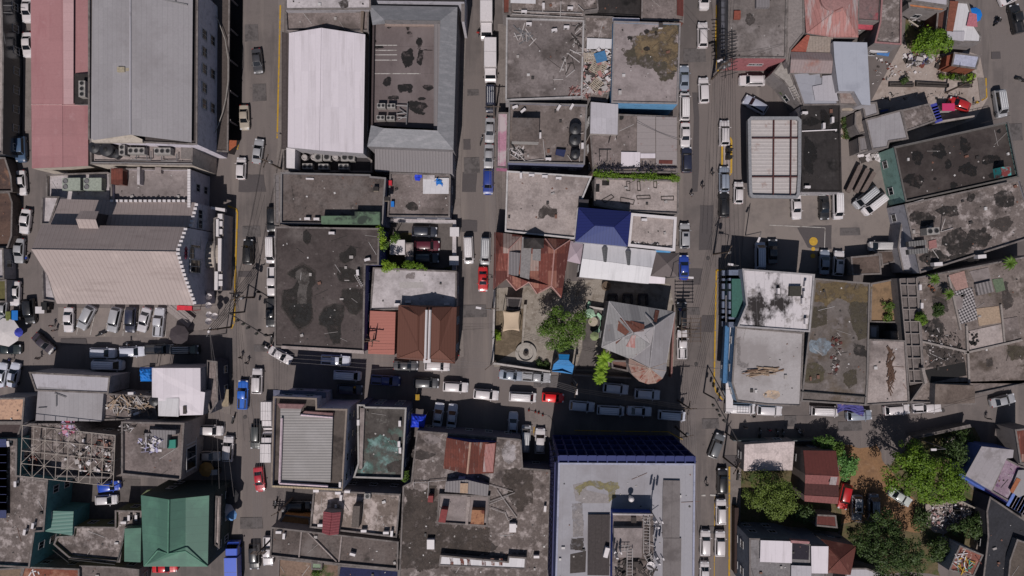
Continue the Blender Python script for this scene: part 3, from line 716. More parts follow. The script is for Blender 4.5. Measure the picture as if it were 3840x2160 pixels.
tubes_on(b,'A1',[((14,40,4.7),(90,42,4.2)),((14,95,4.7),(95,98,4.2)),((14,150,4.7),(40,330,4.7))],.05,STEEL,'canopy_rail')
b=bld('tall office block with big plain grey metal roof and blue white east wall','A1',[(668,-90),(1495,-90),(1488,1090),(1455,1092),(690,1062),(668,1050)],12,surf('gutter_dark',(66,60,60)),BW,par=.25,wins=False)
wp=[P('A1',1495,-90,12),P('A1',1488,1090,12)]
for v in (215,350,480,625,750):
    q=P('A1',1493,v-8,12)*1;window(b,(q.x+.02,q.y-.3,9.6),pi/2,1.3,1.25)
for v in (215,480,750):
    q=P('A1',1493,v,12)*1;window(b,(q.x+.02,q.y,6.4),pi/2,1.3,1.2)
m=MB()
e1=[P('A1',702,-90,12.3),P('A1',985,-90,13.3),P('A1',1458,-90,12.3)];e2=[P('A1',692,1062,12.3),P('A1',985,1018,13.3),P('A1',1448,1076,12.3)]
for k in (0,1):m.poly([e1[k],e2[k],e2[k+1],e1[k+1]])
rp=m.build('roof_sheet',metG,b);md=rp.modifiers.new('t','SOLIDIFY');md.thickness=.15;md.offset=1
tubes_on(b,'A1',[((985,-90,13.5),(985,1015,13.5))],.14,metL,'ridge_cap')
m=MB();q=P('A1',910,522,13.6);m.box((q.x,q.y,13.3),(1.2,.8,.5));m.box((q.x+1.1,q.y,13.3),(.8,.5,.25));m.build('roof_vent',surf('vent_tan',(150,140,122)),b)
box_on(b,'A1',[(860,1022),(985,1012),(1075,1052),(1075,1075),(692,1072),(692,1050)],11.6,.9,W_(CR),'gable_band')
tubes_on(b,'A1',[((1190,-10,12.9),(1415,35,12.7)),((1325,-60,12.9),(1325,15,12.8))],.12,STEEL,'roof_pipe')
m=MB()
pts=[(1600,60),(1650,160),(1700,300),(1722,450),(1722,600),(1705,740),(1680,850),(1645,950),(1605,1050)]
for a,c in zip(pts,pts[1:]):m.tube(P('A1',*a,5.2),P('A1',*c,5.2),.07)
tag(m.build('drain_hose',surf('hose_grey',(150,145,140)),None,origin=P('A1',1700,500,5.2)),'long pale pipe curving over the brown canopy','pipe')
# canopy along the street, on posts
c=bld('long dark brown flat canopy on posts along the east side of the tall grey block','A1',[(1600,-90),(1735,-90),(1722,1148),(1590,1140)],4.6,surf('canopy_brown',(76,68,65),.9,[((100,92,90),.6,.62,.7,3)]),(70,62,60),par=.1,z0=4.2,wins=False,name='street_canopy',cat='canopy')
for v in (20,245,475,705,925):
    m=MB();a,b2=P('A1',1738,v-20,4.2),P('A1',1795,v+25,0);m.tube((b2.x,b2.y,0),(b2.x,b2.y,3.6),.16,n=8);m.tube((b2.x,b2.y,3.6),a,.12);m.build('post',surf('canopy_post',(118,110,110)),c)
sheet('pavement','A1',[(1640,-90),(1836,-90),(1820,1050),(1770,1170),(1640,1140)],0,surf('arcade_floor',(34,29,29),.95),.14)  # ground shade beside the canopy, painted as a dark floor sheet
sheet('pavement','A1',[(1725,1060),(1790,1062),(1785,1100),(1722,1150)],.145,surf('tile_orange',(150,84,58)),.02)
b=bld('flat service roof with black tanks and chillers at the foot of the tall grey roof','A1',[(680,1062),(1455,1090),(1452,1248),(684,1238)],9.5,concB,CR,par=.5,wins=False)
tk('A1',708,1112,9,'black round water tank leftmost on the service terrace',1.0);tk('A1',800,1128,9,'black round water tank second on the service terrace',1.15)
tk('A1',765,1095,9,'smaller black water tank behind the two big ones',.75,.9);tk('A1',868,1158,9,'black water tank nearest the two fan cooler',.8,.6)
acs('A1',9,'the terrace of the black tanks',[(945,1140,90)],CH2,'pale two fan cooler')
acs('A1',9,'the pipe covered service terrace',[(1047,1145,0),(1243,1147,0)],CH3,'grey three fan chiller')
tubes_on(b,'A1',[((1030,1080,9.6),(1030,1200,9.6)),((1105,1085,9.6),(1110,1205,9.6)),((1000,1205,9.6),(1140,1208,9.6)),((1140,1140,9.6),(1140,1208,9.6)),((1220,1180,9.6),(1220,1215,9.6)),((1220,1215,9.6),(1335,1215,9.6)),((1335,1160,9.6),(1335,1215,9.6)),((1345,1095,9.9),(1450,1100,9.9)),((690,1225,9.8),(1450,1235,9.8))],.08,STEEL,'pipe')
box_on(b,'A1',[(980,1085),(1022,1088),(1018,1120),(980,1118)],9.05,.5,plain('duct_dark',(60,56,56)),'duct');box_on(b,'A1',[(1365,1100),(1450,1104),(1450,1200),(1365,1195)],9.05,.3,surf('hatch_grey',(110,104,102)),'hatch')
b=bld('cream low terrace with two big green grey chillers below the pink roof','A1',[(350,1318),(810,1300),(835,1310),(838,1530),(350,1530)],5.6,concW,CR,par=.5)
for k,(u0,u1) in enumerate(((470,606),(630,766))):
    q=W3('A1',[(u0,1344),(u1,1342),(u1,1436),(u0,1436)],6.5);cx,cy=sum(p.x for p in q)/4,sum(p.y for p in q)/4
    t_=empty('rooftop_chiller',(cx,cy,5.1),0,'large pale green twin fan chiller on the cream terrace, %s of two' % ('left','right')[k],'air conditioner','pale green chillers');m=MB();m.prism([(p.x,p.y) for p in q],5.1,6.5);m.build('casing',surf('chiller_green',(140,146,136),.6),t_)
    for s in (-.48,.48):m=MB();m.lathe((q[0].x+.55,cy+s,6.5),[(.42,0),(.42,.12),(.34,.13),(.33,.04)],18);fo=m.build('fan_ring',STEEL,t_)
b=bld('flat grey brown roof with small red brick shed north of the beige gabled hall','A1',[(838,1268),(1430,1276),('A2',1424,70),('A2',838,66)],8,concS,BW,par=.7)
box_on(b,'A1',[(838,1272),(925,1272),(925,1392),(838,1388)],7.3,1.6,rust,'brick_shed');box_on(b,'A1',[(1035,1262),(1055,1262),(1055,1392),(1035,1392)],7.3,1.3,concW,'dividing_wall');box_on(b,'A1',[(1170,1262),(1215,1262),(1215,1308),(1170,1308)],7.3,.8,concS,'hatch')
m=MB()
for k in range(14):q=P('A1',1432,1290+k*21,8);m.box((q.x,q.y,8.15),(.5,.5,.3))
for k in range(16):q=P('A2',850+k*36,68,8);m.box((q.x,q.y,8.15),(.5,.4,.3))
m.build('battlement',WHITE,b)
# beige hall
R=dict(zr=14.4,ze=8.2)
L=[(430,840,8.2),(365,630,11.2),(240,432,14.4),(318,248,11.8)];Rr=[(1470,850,8.2),(1392,640,11.2),(1335,450,14.4),(1402,268,11.8)]
b=pitched('large hall with ribbed beige gable roof and blue white battlemented gable wall','A2',L+Rr[::-1],[[L[0],L[1],Rr[1],Rr[0]],[L[1],L[2],Rr[2],Rr[1]],[L[2],L[3],Rr[3],Rr[2]]],beige,BW,wins=False)
lo=[(380,246,9.7),(458,56,7.8),(1482,82,7.8),(1432,268,9.7)];m=MB();m.poly([PT('A2',p,0) for p in lo]);o=m.build('roof',beige,b);md=o.modifiers.new('t','SOLIDIFY');md.thickness=.12
m=MB();q=[PT('A2',p,0) for p in lo]
for a,c in ((1,2),(2,3),(0,1)):m.poly([(q[a].x,q[a].y,0),(q[c].x,q[c].y,0),tuple(q[c]),tuple(q[a])])
m.build('wall',W_(BW),b)
m=MB()
for a,c in ((Rr[0],Rr[1]),(Rr[1],Rr[2]),(Rr[2],Rr[3]),(lo[3],lo[2])):
    A_,B_=PT('A2',a,0),PT('A2',c,0);k=int((B_-A_).length/.75)
    for i in range(k):q=A_+(B_-A_)*((i+.5)/k);m.box((q.x+.25,q.y,q.z+.2),(.55,.42,.4))
m.build('battlement',WHITE,b)
tubes_on(b,'A2',[((240,434,14.6),(1335,452,14.6))],.12,beige,'ridge_cap')
dm=MB()
d0=[P('A2',*p,z) for *p,z in ((572,203,13.2),(722,208,13.2),(745,145,12.2),(605,142,12.2),(598,278,12.2),(745,280,12.2))]
dm.poly([d0[4],d0[5],d0[1],d0[0]]);dm.poly([d0[0],d0[1],d0[2],d0[3]]);o=dm.build('dormer_roof',beige,b);md=o.modifiers.new('t','SOLIDIFY');md.thickness=.1
dm=MB();dm.prism([(p.x,p.y) for p in (d0[4]+Vector((.25,.3,0)),d0[5]+Vector((-.25,.3,0)),d0[2]+Vector((-.25,-.3,0)),d0[3]+Vector((.25,-.3,0)))],8,12.15);dm.build('dormer',surf('louvre_dark',(62,58,60)),b)
X=P('A2',1470,850,8.2).x
def eastwin(v,z,sx,sz):
    k=(H-z)/H/S;y=(1080-720-v/2.013)*k;window(b,(X+.03,y,z),pi/2,sx,sz)
for v,z,sx,sz in ((168,6.2,1.2,1.1),(243,6.2,1.2,1.1),(370,8.0,1.9,2.7),(463,9.3,1.5,1.2),(562,8.0,1.8,2.7)):eastwin(v,z,sx,sz)
m=MB()
for k in range(3):
    z=11.4;kk=(H-z)/H/S;y=(360-(433+k*25)/2.013)*kk
    m.box((X+.05,y,z),(.1,.75,.75),0,0,pi/4)
m.build('emblem',plain('emblem_red',(130,34,66)),b)
b=bld('white walled porch with small roof at the west end of the beige hall, upper corner','A2',[(318,32),(448,36),(375,246),(308,246)],7.2,concW,(176,170,172),wins=False)
b=bld('low white framed terrace at the south west corner of the beige hall','A2',[(315,560),(365,620),(428,830),(322,815)],6.4,concW,(176,170,172),wins=False)
# hall forecourt
b=bld('white walled entrance block with battlements in front of the beige hall','A2',[(1612,200),(1690,170),(1675,745),(1620,740)],4.2,surf('porch_dark',(60,54,54)),(176,172,178),par=.3,wins=False,mx=6)
m=MB()
for v in (185,240,300,640,690):q=P('A2',1665,v,4.4);m.box((q.x,q.y,4.4),(.8,.9,.4))
m.build('battlement',WHITE,b);box_on(b,'A2',[(1592,110),(1698,125),(1698,150),(1592,128)],3.2,.8,WHITE,'porch_slab');box_on(b,'A2',[(1630,205),(1650,205),(1650,335),(1630,335)],3.9,1.0,WHITE,'parapet');box_on(b,'A2',[(1645,350),(1672,350),(1668,598),(1645,598)],3.9,1.0,WHITE,'parapet');box_on(b,'A2',[(1620,600),(1645,600),(1642,740),(1618,740)],3.9,1.0,WHITE,'parapet')
m=MB();A_=P('A2',1545,470,3.4);n=14
for i in range(n):
    a0,a1=pi*i/n-pi/2,pi*(i+1)/n-pi/2
    m.poly([(A_.x-1.5,A_.y+2.4*sin(a0),3.0+1.2*cos(a0)),(A_.x+2.8,A_.y+2.4*sin(a0),3.0+1.2*cos(a0)),(A_.x+2.8,A_.y+2.4*sin(a1),3.0+1.2*cos(a1)),(A_.x-1.5,A_.y+2.4*sin(a1),3.0+1.2*cos(a1))])
m.box((A_.x-1.4,A_.y-2.3,1.5),(.2,.2,3));m.box((A_.x-1.4,A_.y+2.3,1.5),(.2,.2,3));m.box((A_.x+2.7,A_.y-2.3,1.5),(.2,.2,3));m.box((A_.x+2.7,A_.y+2.3,1.5),(.2,.2,3))
tag(m.build('barrel_canopy',surf('canopy_cream',(158,148,140),.8,seams=(0,.5,.05,.4)),None,origin=(A_.x,A_.y,0)),'cream barrel canopy over the doorway of the beige hall','canopy')
RED=surf('sign_red',(186,40,54),.6)
for t,pts,z,lb in (('A2',[(1482,712),(1542,712),(1536,820),(1480,820)],4.0,'red awning box at the lower right corner of the beige hall'),('A2',[(1335,856),(1448,860),(1448,894),(1335,892)],3.4,'red awning over the car park stairs')):
    q=W3(t,pts,z);m=MB();m.prism([(p.x,p.y) for p in q],z-.5,z,bottom=True);m.tube((q[2].x,q[2].y,0),(q[2].x,q[2].y,z),.06);m.tube((q[3].x,q[3].y,0),(q[3].x,q[3].y,z),.06);tag(m.build('awning',RED,None,origin=(q[0].x,q[0].y,0)),lb,'awning')
# left edge
bld('rusty brown low roof with grey sheets at the left edge beside the white car','A2',[(-120,0),(70,0),(95,80),(90,330),(60,420),(-120,420)],2.4,surf('roof_brown',(84,66,58),.9,[((66,52,48),.4,.5,.6,3),((120,112,116),.5,.66,.7,6)]),(90,80,76),mx=3)
bld('brown awninged shop roof at the left edge above the white sedans','A1',[(-120,1185),(40,1190),(85,1330),(95,1449),(-120,1449)],2.6,surf('roof_brown2',(74,60,56),.9,[((110,84,70),.5,.56,.6,7)]),(90,80,76),mx=3)
bld('small white roof at the left edge','A2',[(-120,425),(25,425),(32,655),(-120,655)],3,concW,LG,mx=3)
bld('olive green flat roof at the left edge below the small white roof','A2',[(-120,668),(48,662),(50,830),(-120,835)],2.6,surf('roof_olive',(88,84,52),.9),LG,mx=3)
# bottom left
b=bld('wide pale grey sheet roof below the shaded street','A2',[(220,1360),(832,1392),(818,1520),(268,1500)],6.3,metL,LG,par=.12)
box_on(b,'A3',[(288,20),(782,60),(766,282),(268,276)],0.3,5.9,W_(LG),'lower_wing',metG)
tubes_on(b,'A3',[((410,68,6.4),(497,100,6.4)),((285,182,6.4),(350,178,6.4)),((425,80,6.4),(425,170,6.4))],.07,STEEL,'loose_pipe')
b=pitched('white sheet roof with blue tarp beside it near the corner of the main street','A2',[(1150,1328,7),(1515,1328,7),('A3',1516,56,7),('A3',1550,62,7),('A3',1535,232,6.6),('A3',1198,240,6.6),('A3',1196,102,7),('A3',1150,100,7)],[[(1150,1328,7),(1515,1328,7),('A3',1516,56,7),('A3',1550,62,7),('A3',1535,232,6.6),('A3',1198,240,6.6),('A3',1196,102,7),('A3',1150,100,7)]],metW,LG)
patch(b,'A3',[(1200,105),(1355,105),(1352,245),(1200,240)],6.85,metWr,lift=.15,th=.05)
patch(b,'A3',[(1385,165),(1410,165),(1412,225),(1385,225)],6.85,stainM,lift=.15,th=.04)
b=bld('slim concrete terrace and dark blue fronted shop along the corner street','A2',[(1560,1270),(1640,1280),('A3',1645,130),('A3',1585,225),('A3',1550,60)],5,conc,(60,62,76),par=.6)
b=bld('debris strewn brown roof between the grey and the white sheet roofs','A3',[(785,70),(1150,92),(1192,262),(778,274)],5.4,conc,GR,par=.2)
heap('scrap_heap','A3',[(850,110),(1080,100),(1150,160),(1120,200),(900,215),(820,160)],5.25,170,[surf('scrap_wood',(150,130,112)),stainL,stainM],'heap of broken timber and rods on the brown roof',3,(.5,2.6))
tk('A3',1160,130,5.25,'grey water tank at the edge of the timber strewn roof',.9,.9)
acs('A3',5.25,'the wall head over the timber strewn roof',[(990,70,0),(1030,222,20)])
for t,pts,z,mt,lb in (('A2',[(1046,1325),(1148,1325),(1145,1432),(1052,1432)],6.2,tarpB,'bright blue tarp tent between the two sheet roofs'),('B3',[(1192,225),(1302,235),(1286,335),(1184,328)],4.0,tarpD,'deep blue tarp canopy at the foot of the green roof')):
    q=W3(t,pts,z);c=sum(q,Vector())/4;m=MB();r=random.Random(5);G=[]
    for i in range(9):
        for j in range(9):
            a=q[0].lerp(q[1],j/8);bb=q[3].lerp(q[2],j/8);p=a.lerp(bb,i/8);e=min(i,8-i,j,8-j);G.append((p.x,p.y,z-.0+.14*e+(-.5 if e == 0 else 0)+r.uniform(-.12,.12)))
    m.mesh(G,[(i*9+j,(i+1)*9+j,(i+1)*9+j+1,i*9+j+1) for i in range(8) for j in range(8)])
    root=tag(empty('tarp_canopy',(c.x,c.y,0)),lb,'tarp');m.build('canopy',mt,root)
    m=MB();[m.tube((p.x,p.y,0),(p.x,p.y,z-.4),.05) for p in q];m.build('post',STEEL,root)
# space frame building
b=bld('open building with cluttered floor under a white lattice roof frame','A3',[(165,300),(560,300),(610,360),(870,390),(840,712),(150,690)],5,concM,GR,par=1.0,mx=6)
heap('rubble','A3',[(180,540),(280,540),(290,640),(180,650)],4.1,60,[rust,stainL,stainM],'reddish boards piled in the lower left of the lattice frame',5)
heap('household_clutter','A3',[(560,400),(850,420),(840,700),(560,690)],4.1,70,[stainL,stainD,WHITE,rust],'scattered household clutter under the right half of the lattice frame',8,(.3,1.4),.6,lay='mix')
heap('cloth_heap','A3',[(468,285),(575,285),(575,380),(470,380)],4.6,45,[plain('pink_cloth',(176,120,140)),plain('rose_cloth',(170,70,90)),plain('lilac',(166,150,176))],'pink and lilac sheets piled above the lattice frame',9,(.6,1.8),.4,lay='mix')
fr=tag(empty('roof_frame',tuple(P('A3',500,500,0))[:2]+(5,)),'white steel lattice frame over the cluttered open roof','roof frame');m=MB();zf=8.4
cx=[170+(870-170)*i/8 for i in range(9)];cy=lambda i,j:(lambda u:310+(u-170)*.11 +(385)*j/4)(cx[i])
G={(i,j):P('A3',cx[i]-j*4,cy(i,j),zf) for i in range(9) for j in range(5)}
for (i,j),p in G.items():
    if (i+1,j) in G:m.tube(p,G[i+1,j],.065)
    if (i,j+1) in G:m.tube(p,G[i,j+1],.05 if i % 2 else .065)
    if i < 8 and j < 4 and j != 0:(m.tube(p,G[i+1,j+1],.04) if (i+j) % 2 else m.tube(G[i+1,j],G[i,j+1],.04))
m.build('lattice',surf('frame_white',(158,148,140),.6,[((120,84,70),2,.6,.7,3)]),fr)
m=MB()
for i in (0,4,8):
    for j in (0,2,4):p=G[i,j];m.tube((p.x,p.y,5),p,.08)
m.build('post',STEEL,fr)
b=bld('dark concrete roof with raised shed and plastic debris beside the lattice frame','A3',[(918,285),(1392,296),(1364,728),(918,682)],8,conc,(158,146,140),par=.5,wins=False)
for k,v in enumerate((380,580)):
    q=P('A3',1381,v,7);window(b,(q.x+.4,q.y,4.8),pi/2,3.2,2.6)
box_on(b,'A3',[(1092,372),(1265,378),(1258,486),(1092,480)],7.5,1.4,metG2,'shed');box_on(b,'A3',[(1268,425),(1325,420),(1325,485),(1266,487)],7.5,.7,plain('teal_sheet',(30,118,104)),'teal_sheet')
box_on(b,'A3',[(1130,345),(1325,352),(1325,382),(1150,378)],7.5,1.5,metG2,'shed_roof')
heap('plastic_debris','A3',[(1040,420),(1230,400),(1220,515),(1080,520)],8.9,80,[WHITE,stainM,plain('lilac_plastic',(150,146,176))],'tangled hose and pale plastic debris on the shed roof',6,(.2,1.4),.3,lay='mix')
heap('rubbish','A3',[(900,290),(1040,290),(1020,350),(900,380)],7.55,45,[stainD,stainL,WHITE],'rubbish along the upper left corner of the shed roof building',7,(.2,.9))
b=bld('peach honeycomb tiled flat roof at the left edge','A3',[(-100,108),(188,105),(172,292),(-100,292)],6.6,surf('roof_peach',(178,144,122),.9,[((150,120,104),2.2,.52,.56,12)],grain=.1),LG,par=.3)
bld('plain dark brown roof below the peach tiled one at the left edge','A3',[(-100,296),(172,296),(132,410),(-100,415)],6.2,surf('roof_dkbrown',(70,60,60)),LG,par=.2,mx=4)
b=bld('L shaped stained concrete roof with teal side walls and a solar panel row','A3',[(-120,415),(130,415),(125,690),(362,722),(332,1112),(262,1116),(222,1388),(-120,1368)],7,concM,(78,122,126),par=.5,mx=12)
so_=tag(empty('solar_array',tuple(P('A3',5,700,7))),'narrow row of blue solar panels along the left edge','solar panels');
for k in range(9):q=P('A3',2,475+k*60,7.4);mm=MB();mm.box((q.x,q.y,7.3),(1.9,2.6,.06));mm.build('solar_panel',surf('solar',(56,62,98),.45,seams=(90,.5,.04,.5)),so_)
box_on(b,'A3',[(22,430),(46,430),(42,985),(20,985)],6.5,.3,stainV,'roof_gutter')
acs('A3',6.5,'the concrete roof of the teal walled block',[(65,450,100),(118,755,90),(250,1070,80),(188,1118,80)])
b=pitched('teal corrugated canopy roof on the teal walled block','A3',[(365,956,5.2),(558,960,4.6),(548,1142,4.6),(345,1112,5.2)],[[(365,956,5.2),(558,960,4.6),(548,1142,4.6),(345,1112,5.2)]],teal,(72,122,124),wins=False,cat='canopy',name='corrugated_canopy')
b=bld('low mottled concrete terrace between the teal block and the green roof','A3',[(560,1078),(870,1080),(870,955),(1070,958),(1062,1080),(942,1090),(905,1345),(520,1310),(405,1210),(430,1152),(550,1145)],4.2,concM,(96,98,72),par=.5)
acs('A3',3.7,'the mottled terrace against the green roof',[(975,1010,90),(1030,1008,90),(935,1045,0)])
tubes_on(b,'A3',[((520,1320,4.6),(870,1360,4.6)),((885,1340,4.6),(930,1190,4.6)),((400,1250,4.6),(520,1345,4.6))],.12,BLACK,'railing')
E=[(1068,838,9),(1275,870,11.3),(1578,840,9),(1568,1374,9),(1092,1374,9),(1062,1340,9)]
b=pitched('big green gabled metal roof with hipped lower end by the main street','A3',[(1068,838,9),(1275,870,11.3),(1580,840,9),(1570,1374,9),(1088,1374,9)],[[(1068,838,9),(1200,858,10),(1190,1256,10),(1088,1374,9)],[(1200,858,10),(1275,870,11.3),(1268,1280,11.3),(1190,1256,10)],[(1275,870,11.3),(1402,858,9.8),(1400,1258,9.8),(1268,1280,11.3)],[(1402,858,9.8),(1580,840,9),(1570,1374,9),(1400,1258,9.8)],[(1088,1374,9),(1190,1256,10),(1268,1280,11.3),(1400,1258,9.8),(1570,1374,9)]],green,(56,66,64),
    ridge=None,mx=8)
tubes_on(b,'A3',[((1275,872,11.5),(1268,1280,11.5)),((1268,1280,11.5),(1190,1258,10.6)),((1190,1258,10.6),(1090,1374,9.2)),((1268,1280,11.5),(1400,1260,10.5)),((1400,1260,10.5),(1568,1374,9.2))],.12,surf('ridge_green',(88,128,110)),'ridge_cap')
box_on(b,'A3',[(1110,800),(1275,800),(1430,800),(1580,838),(1275,866),(1068,836)],5,.8,surf('roof_olive_green',(88,96,70)),'lower_roof')
box_on(b,'A3',[(940,1092),(1066,1086),(1060,1346),(938,1340)],4.5,1.5,green,'side_roof')
bld('thin weathered ledge roof along the street side of the green roof','A3',[(1628,845),(1668,850),(1655,1240),(1618,1210)],7,concB,(60,58,58),par=.2,z0=6.4,wins=False,name='ledge_roof',cat='canopy')
b=bld('rust red lettered roof at the bottom left corner','A3',[(180,1380),(598,1395),(600,1560),(130,1560)],4,surf('roof_redrust',(112,66,52),.9,[((136,100,84),.5,.5,.6,4)]),GR,par=.1,mx=3)
q=P('A3',250,1428,4);m=MB()
for dx,dy,l,r in ((-.45,0,1.5,65),(.05,.25,.9,15),(.1,-.3,1.0,-60),(.9,.0,.5,-60)):m.box((q.x+dx,q.y+dy,3.93),(l,.2,.03),radians(r-8))
m.build('lettering',WHITE,b)
bld('pale brown roof at the bottom left corner below the teal wall','A3',[(-100,1400),(175,1385),(130,1560),(-100,1560)],3.5,surf('roof_tan',(112,96,82)),GR,par=.1,mx=3)
bld('cluttered concrete slab at the bottom under the green roof','A3',[(602,1370),(860,1380),(1050,1400),(1050,1560),(602,1560)],3.6,conc,GR,par=.2,mx=3)
# ---------------- second block ----------------
b=bld('pale smooth roof with one dark damp stain at the top edge','B1',[(240,-90),(882,-90),(886,70),(240,74)],8.6,concW,LG,par=.1);stain(b,'B1',blob(678,30,40,34),8.5,stainM)
b=bld('mottled concrete strip roof above the white gable roof','B1',[(240,78),(870,80),(868,235),(250,238)],7.6,conc,GR,par=.4)
box_on(b,'B1',[(812,80),(835,80),(825,240),(808,236)],7.2,.8,surf('wall_brown',(104,92,84)),'dividing_wall')
b=pitched('long bright white gable roof in the second block','B1',[(272,250,8),(515,212,9.3),(845,262,8),(830,1158,8),(500,1136,9.3),(262,1112,8)],[[(272,250,8),(515,212,9.3),(500,1136,9.3),(262,1112,8)],[(515,212,9.3),(845,262,8),(830,1158,8),(500,1136,9.3)]],metW,LG,mx=8)
box_on(b,'B1',[(250,225),(815,235),(845,262),(515,214),(272,250)],7.2,.6,concS,'gable_ledge')
box_on(b,'B1',[(215,240),(268,250),(258,1115),(212,1120)],5.2,.6,surf('awning_brown',(74,66,66),.9,seams=(0,.8,.1,.6)),'street_awning')
b=bld('low dark service yard roof packed with machines below the white gable roof','B1',[(225,1120),(840,1165),(895,1210),(895,1300),(225,1292)],4,surf('yard_dark',(54,50,52)),LG,par=.2,wins=False)
box_on(b,'B1',[(250,1115),(315,1118),(312,1270),(250,1266)],3.8,3.2,WHITE,'generator_housing')
acs('B1',3.8,'the machine yard below the white gable roof',[(500,1195,0),(565,1192,0),(700,1195,0),(745,1195,0)],CH1,'grey square cooler',s=1.3)
acs('B1',3.8,'the lower row of the machine yard',[(420,1262,0),(540,1265,0),(690,1265,0)],CH2,'dark twin fan chiller')
for u,l in ((385,'left'),(455,'middle'),(618,'right')):q=P('B1',u,1187,5);mm=MB();mm.lathe((q.x,q.y,3.8),[(.5,0),(.5,1.2),(.34,1.25),(.3,1.1)],18);tag(mm.build('exhaust_cowl',stainL,None,origin=(q.x,q.y,3.8)),'round white exhaust cowl in the machine yard, the %s of three' % l,'exhaust cowl','round exhaust cowls')
heap('clutter','B1',[(852,190),(892,190),(885,940),(852,940)],3.5,90,[WHITE,stainM,rust,YEL,STEEL],'pipes, tanks and scrap filling the alley beside the white gable roof',12,(.3,1.6),.6,lay='mix')
# deck with mansard
OUT=[(876,40,8.4),(1540,52,8.4),(1510,1130,8.4),(860,1105,8.4)];INN=[(990,150,9.8),(1412,155,9.8),(1388,985,9.8),(985,968,9.8)]
OUTL=[(900,190,8.4),(888,945,8.4)]
b=tag(empty('building',tuple(P('B1',1180,560,0))),'flat parking deck with stained brown top framed by a grey mansard roof on three sides','building');b.location.z=0
m=MB()
for f in ([OUT[0],OUT[1],INN[1],INN[0]],[OUT[1],OUT[2],INN[2],INN[1]],[OUT[2],OUT[3],INN[3],INN[2]],[OUT[0],INN[0],(1000,178,8.4),(900,190,8.4)],[OUT[3],(888,945,8.4),(985,968,8.6),INN[3]]):
    q=[PT('B1',p,0) for p in f];q=q if area(q) > 0 else q[::-1];m.poly(q)
m.build('mansard_roof',surf('shingle_grey',(122,122,126),.8,[((144,142,146),.5,.5,.7,6,(1,3))],seams=(90,.9,.05,.15),grain=.15),b)
m=MB();q=[PT('B1',p,0) for p in OUT];ins_=[PT('B1',p,0) for p in (INN[0],INN[1],INN[2],INN[3])]
for i in range(4):a,c=q[i],q[(i+1) % 4];m.poly([(a.x,a.y,0),(c.x,c.y,0),tuple(c),tuple(a)])
for i in range(3):a,c=ins_[i],ins_[i+1];m.poly([(a.x,a.y,7.4),(c.x,c.y,7.4),(c.x,c.y,9.75),(a.x,a.y,9.75)])
m.build('wall',W_((118,114,116)),b)
deck=surf('deck_brown',(98,88,88),.9,[((112,102,102),.2,.5,.65,61,(1,.4)),((78,70,70),.5,.6,.72,62)],seams=(90,4.5,.05,.4),grain=.15)
m=MB();m.poly([tuple(PT('B1',p,0)) for p in ((888,945,7.5),(1400,975,7.5),(1425,160,7.5),(900,185,7.5))]);m.build('deck',deck,b)
m=MB();a,c=PT('B1',(900,190,8.3),0),PT('B1',(888,945,8.3),0);m.prism([(a.x,a.y),(a.x+.3,a.y),(c.x+.3,c.y),(c.x,c.y)],0,8.3);m.build('parapet',surf('parapet_dark',(72,62,62)),b)
m=MB();a,c=PT('B1',(1365,150,8.2),0),PT('B1',(1362,980,8.2),0);m.prism([(a.x,a.y),(a.x+1.0,a.y),(c.x+1.0,c.y),(c.x,c.y)],7.5,8.3);m.build('inner_ledge',metG2,b)
box_on(b,'B1',[(1000,168),(1372,172),(1372,196),(990,194)],7.5,.5,surf('ledge_tan',(138,122,116)),'inner_ledge')
for k,(u,v,a,c) in enumerate(((1170,440,52,78),(1258,430,26,66),(1252,310,28,42),(1012,620,34,46),(1140,665,60,36),(1315,660,52,26),(1235,800,78,46),(1058,740,55,18),(945,358,42,16),(1022,212,18,9),(1165,215,14,18),(1176,250,18,12),(1270,752,32,16),(918,312,14,12),(1250,368,14,14),(1270,858,30,12),(1040,905,40,16),(1180,690,22,22),(1300,382,60,5))):
    stain(b,'B1',blob(u,v,a,c,12,k),7.5,stainV,k,.22)
m=MB()
for v in (342,380,414,454):a=P('B1',905,v,7.5);m.box((a.x+2,a.y,7.52),(4,.14,.02))
a=P('B1',900,556,7.5);m.box((a.x+4,a.y,7.52),(8.2,.14,.02));m.build('bay_line',LINEW,b)
acs('B1',7.5,'the parking deck',[(970,805,0,'large twin fan chiller on the deck, upper left of the four'),(1045,807,0,'large twin fan chiller on the deck, upper right of the four'),(966,895,0,'large twin fan chiller on the deck, lower left of the four'),(1040,897,0,'large twin fan chiller on the deck, lower right of the four')],CH2,'twin fan chiller','large chillers on the parking deck',s=.8)
tubes_on(b,'B1',[((1080,795,8.2),(1165,800,8.2)),((1165,780,8.2),(1155,940,8.2)),((1085,885,8.2),(1160,888,8.2)),((1080,860,8),(1150,850,8)),((1095,905,8),(1160,870,8)),((1100,820,8),(1160,860,8))],.1,STEEL,'pipe')
b=bld('white framed dark roof behind the mansard deck at the top edge','B1',[(930,-90),(1592,-90),(1590,10),(930,2)],9,black,(170,168,176),par=.3)
bld('thin white wall block at the top beside the mansard roof','B1',[(1572,-90),(1595,-90),(1592,160),(1572,160)],8,concW,(176,172,178),par=.1,wins=False)
b=pitched('plain ribbed grey lean-to roof below the mansard deck','B1',[(920,1112,6.3),(1505,1132,6.3),(1505,1312,5.4),(918,1290,5.4)],[[(920,1112,6.3),(1505,1132,6.3),(1505,1312,5.4),(918,1290,5.4)]],metG2,LG)
bld('narrow green grass strip yard wall between the white roof and the ribbed one','B1',[(845,1110),(915,1110),(910,1210),(845,1210)],1.0,soil,GR,par=.2,wins=False,name='yard_wall',cat='wall')
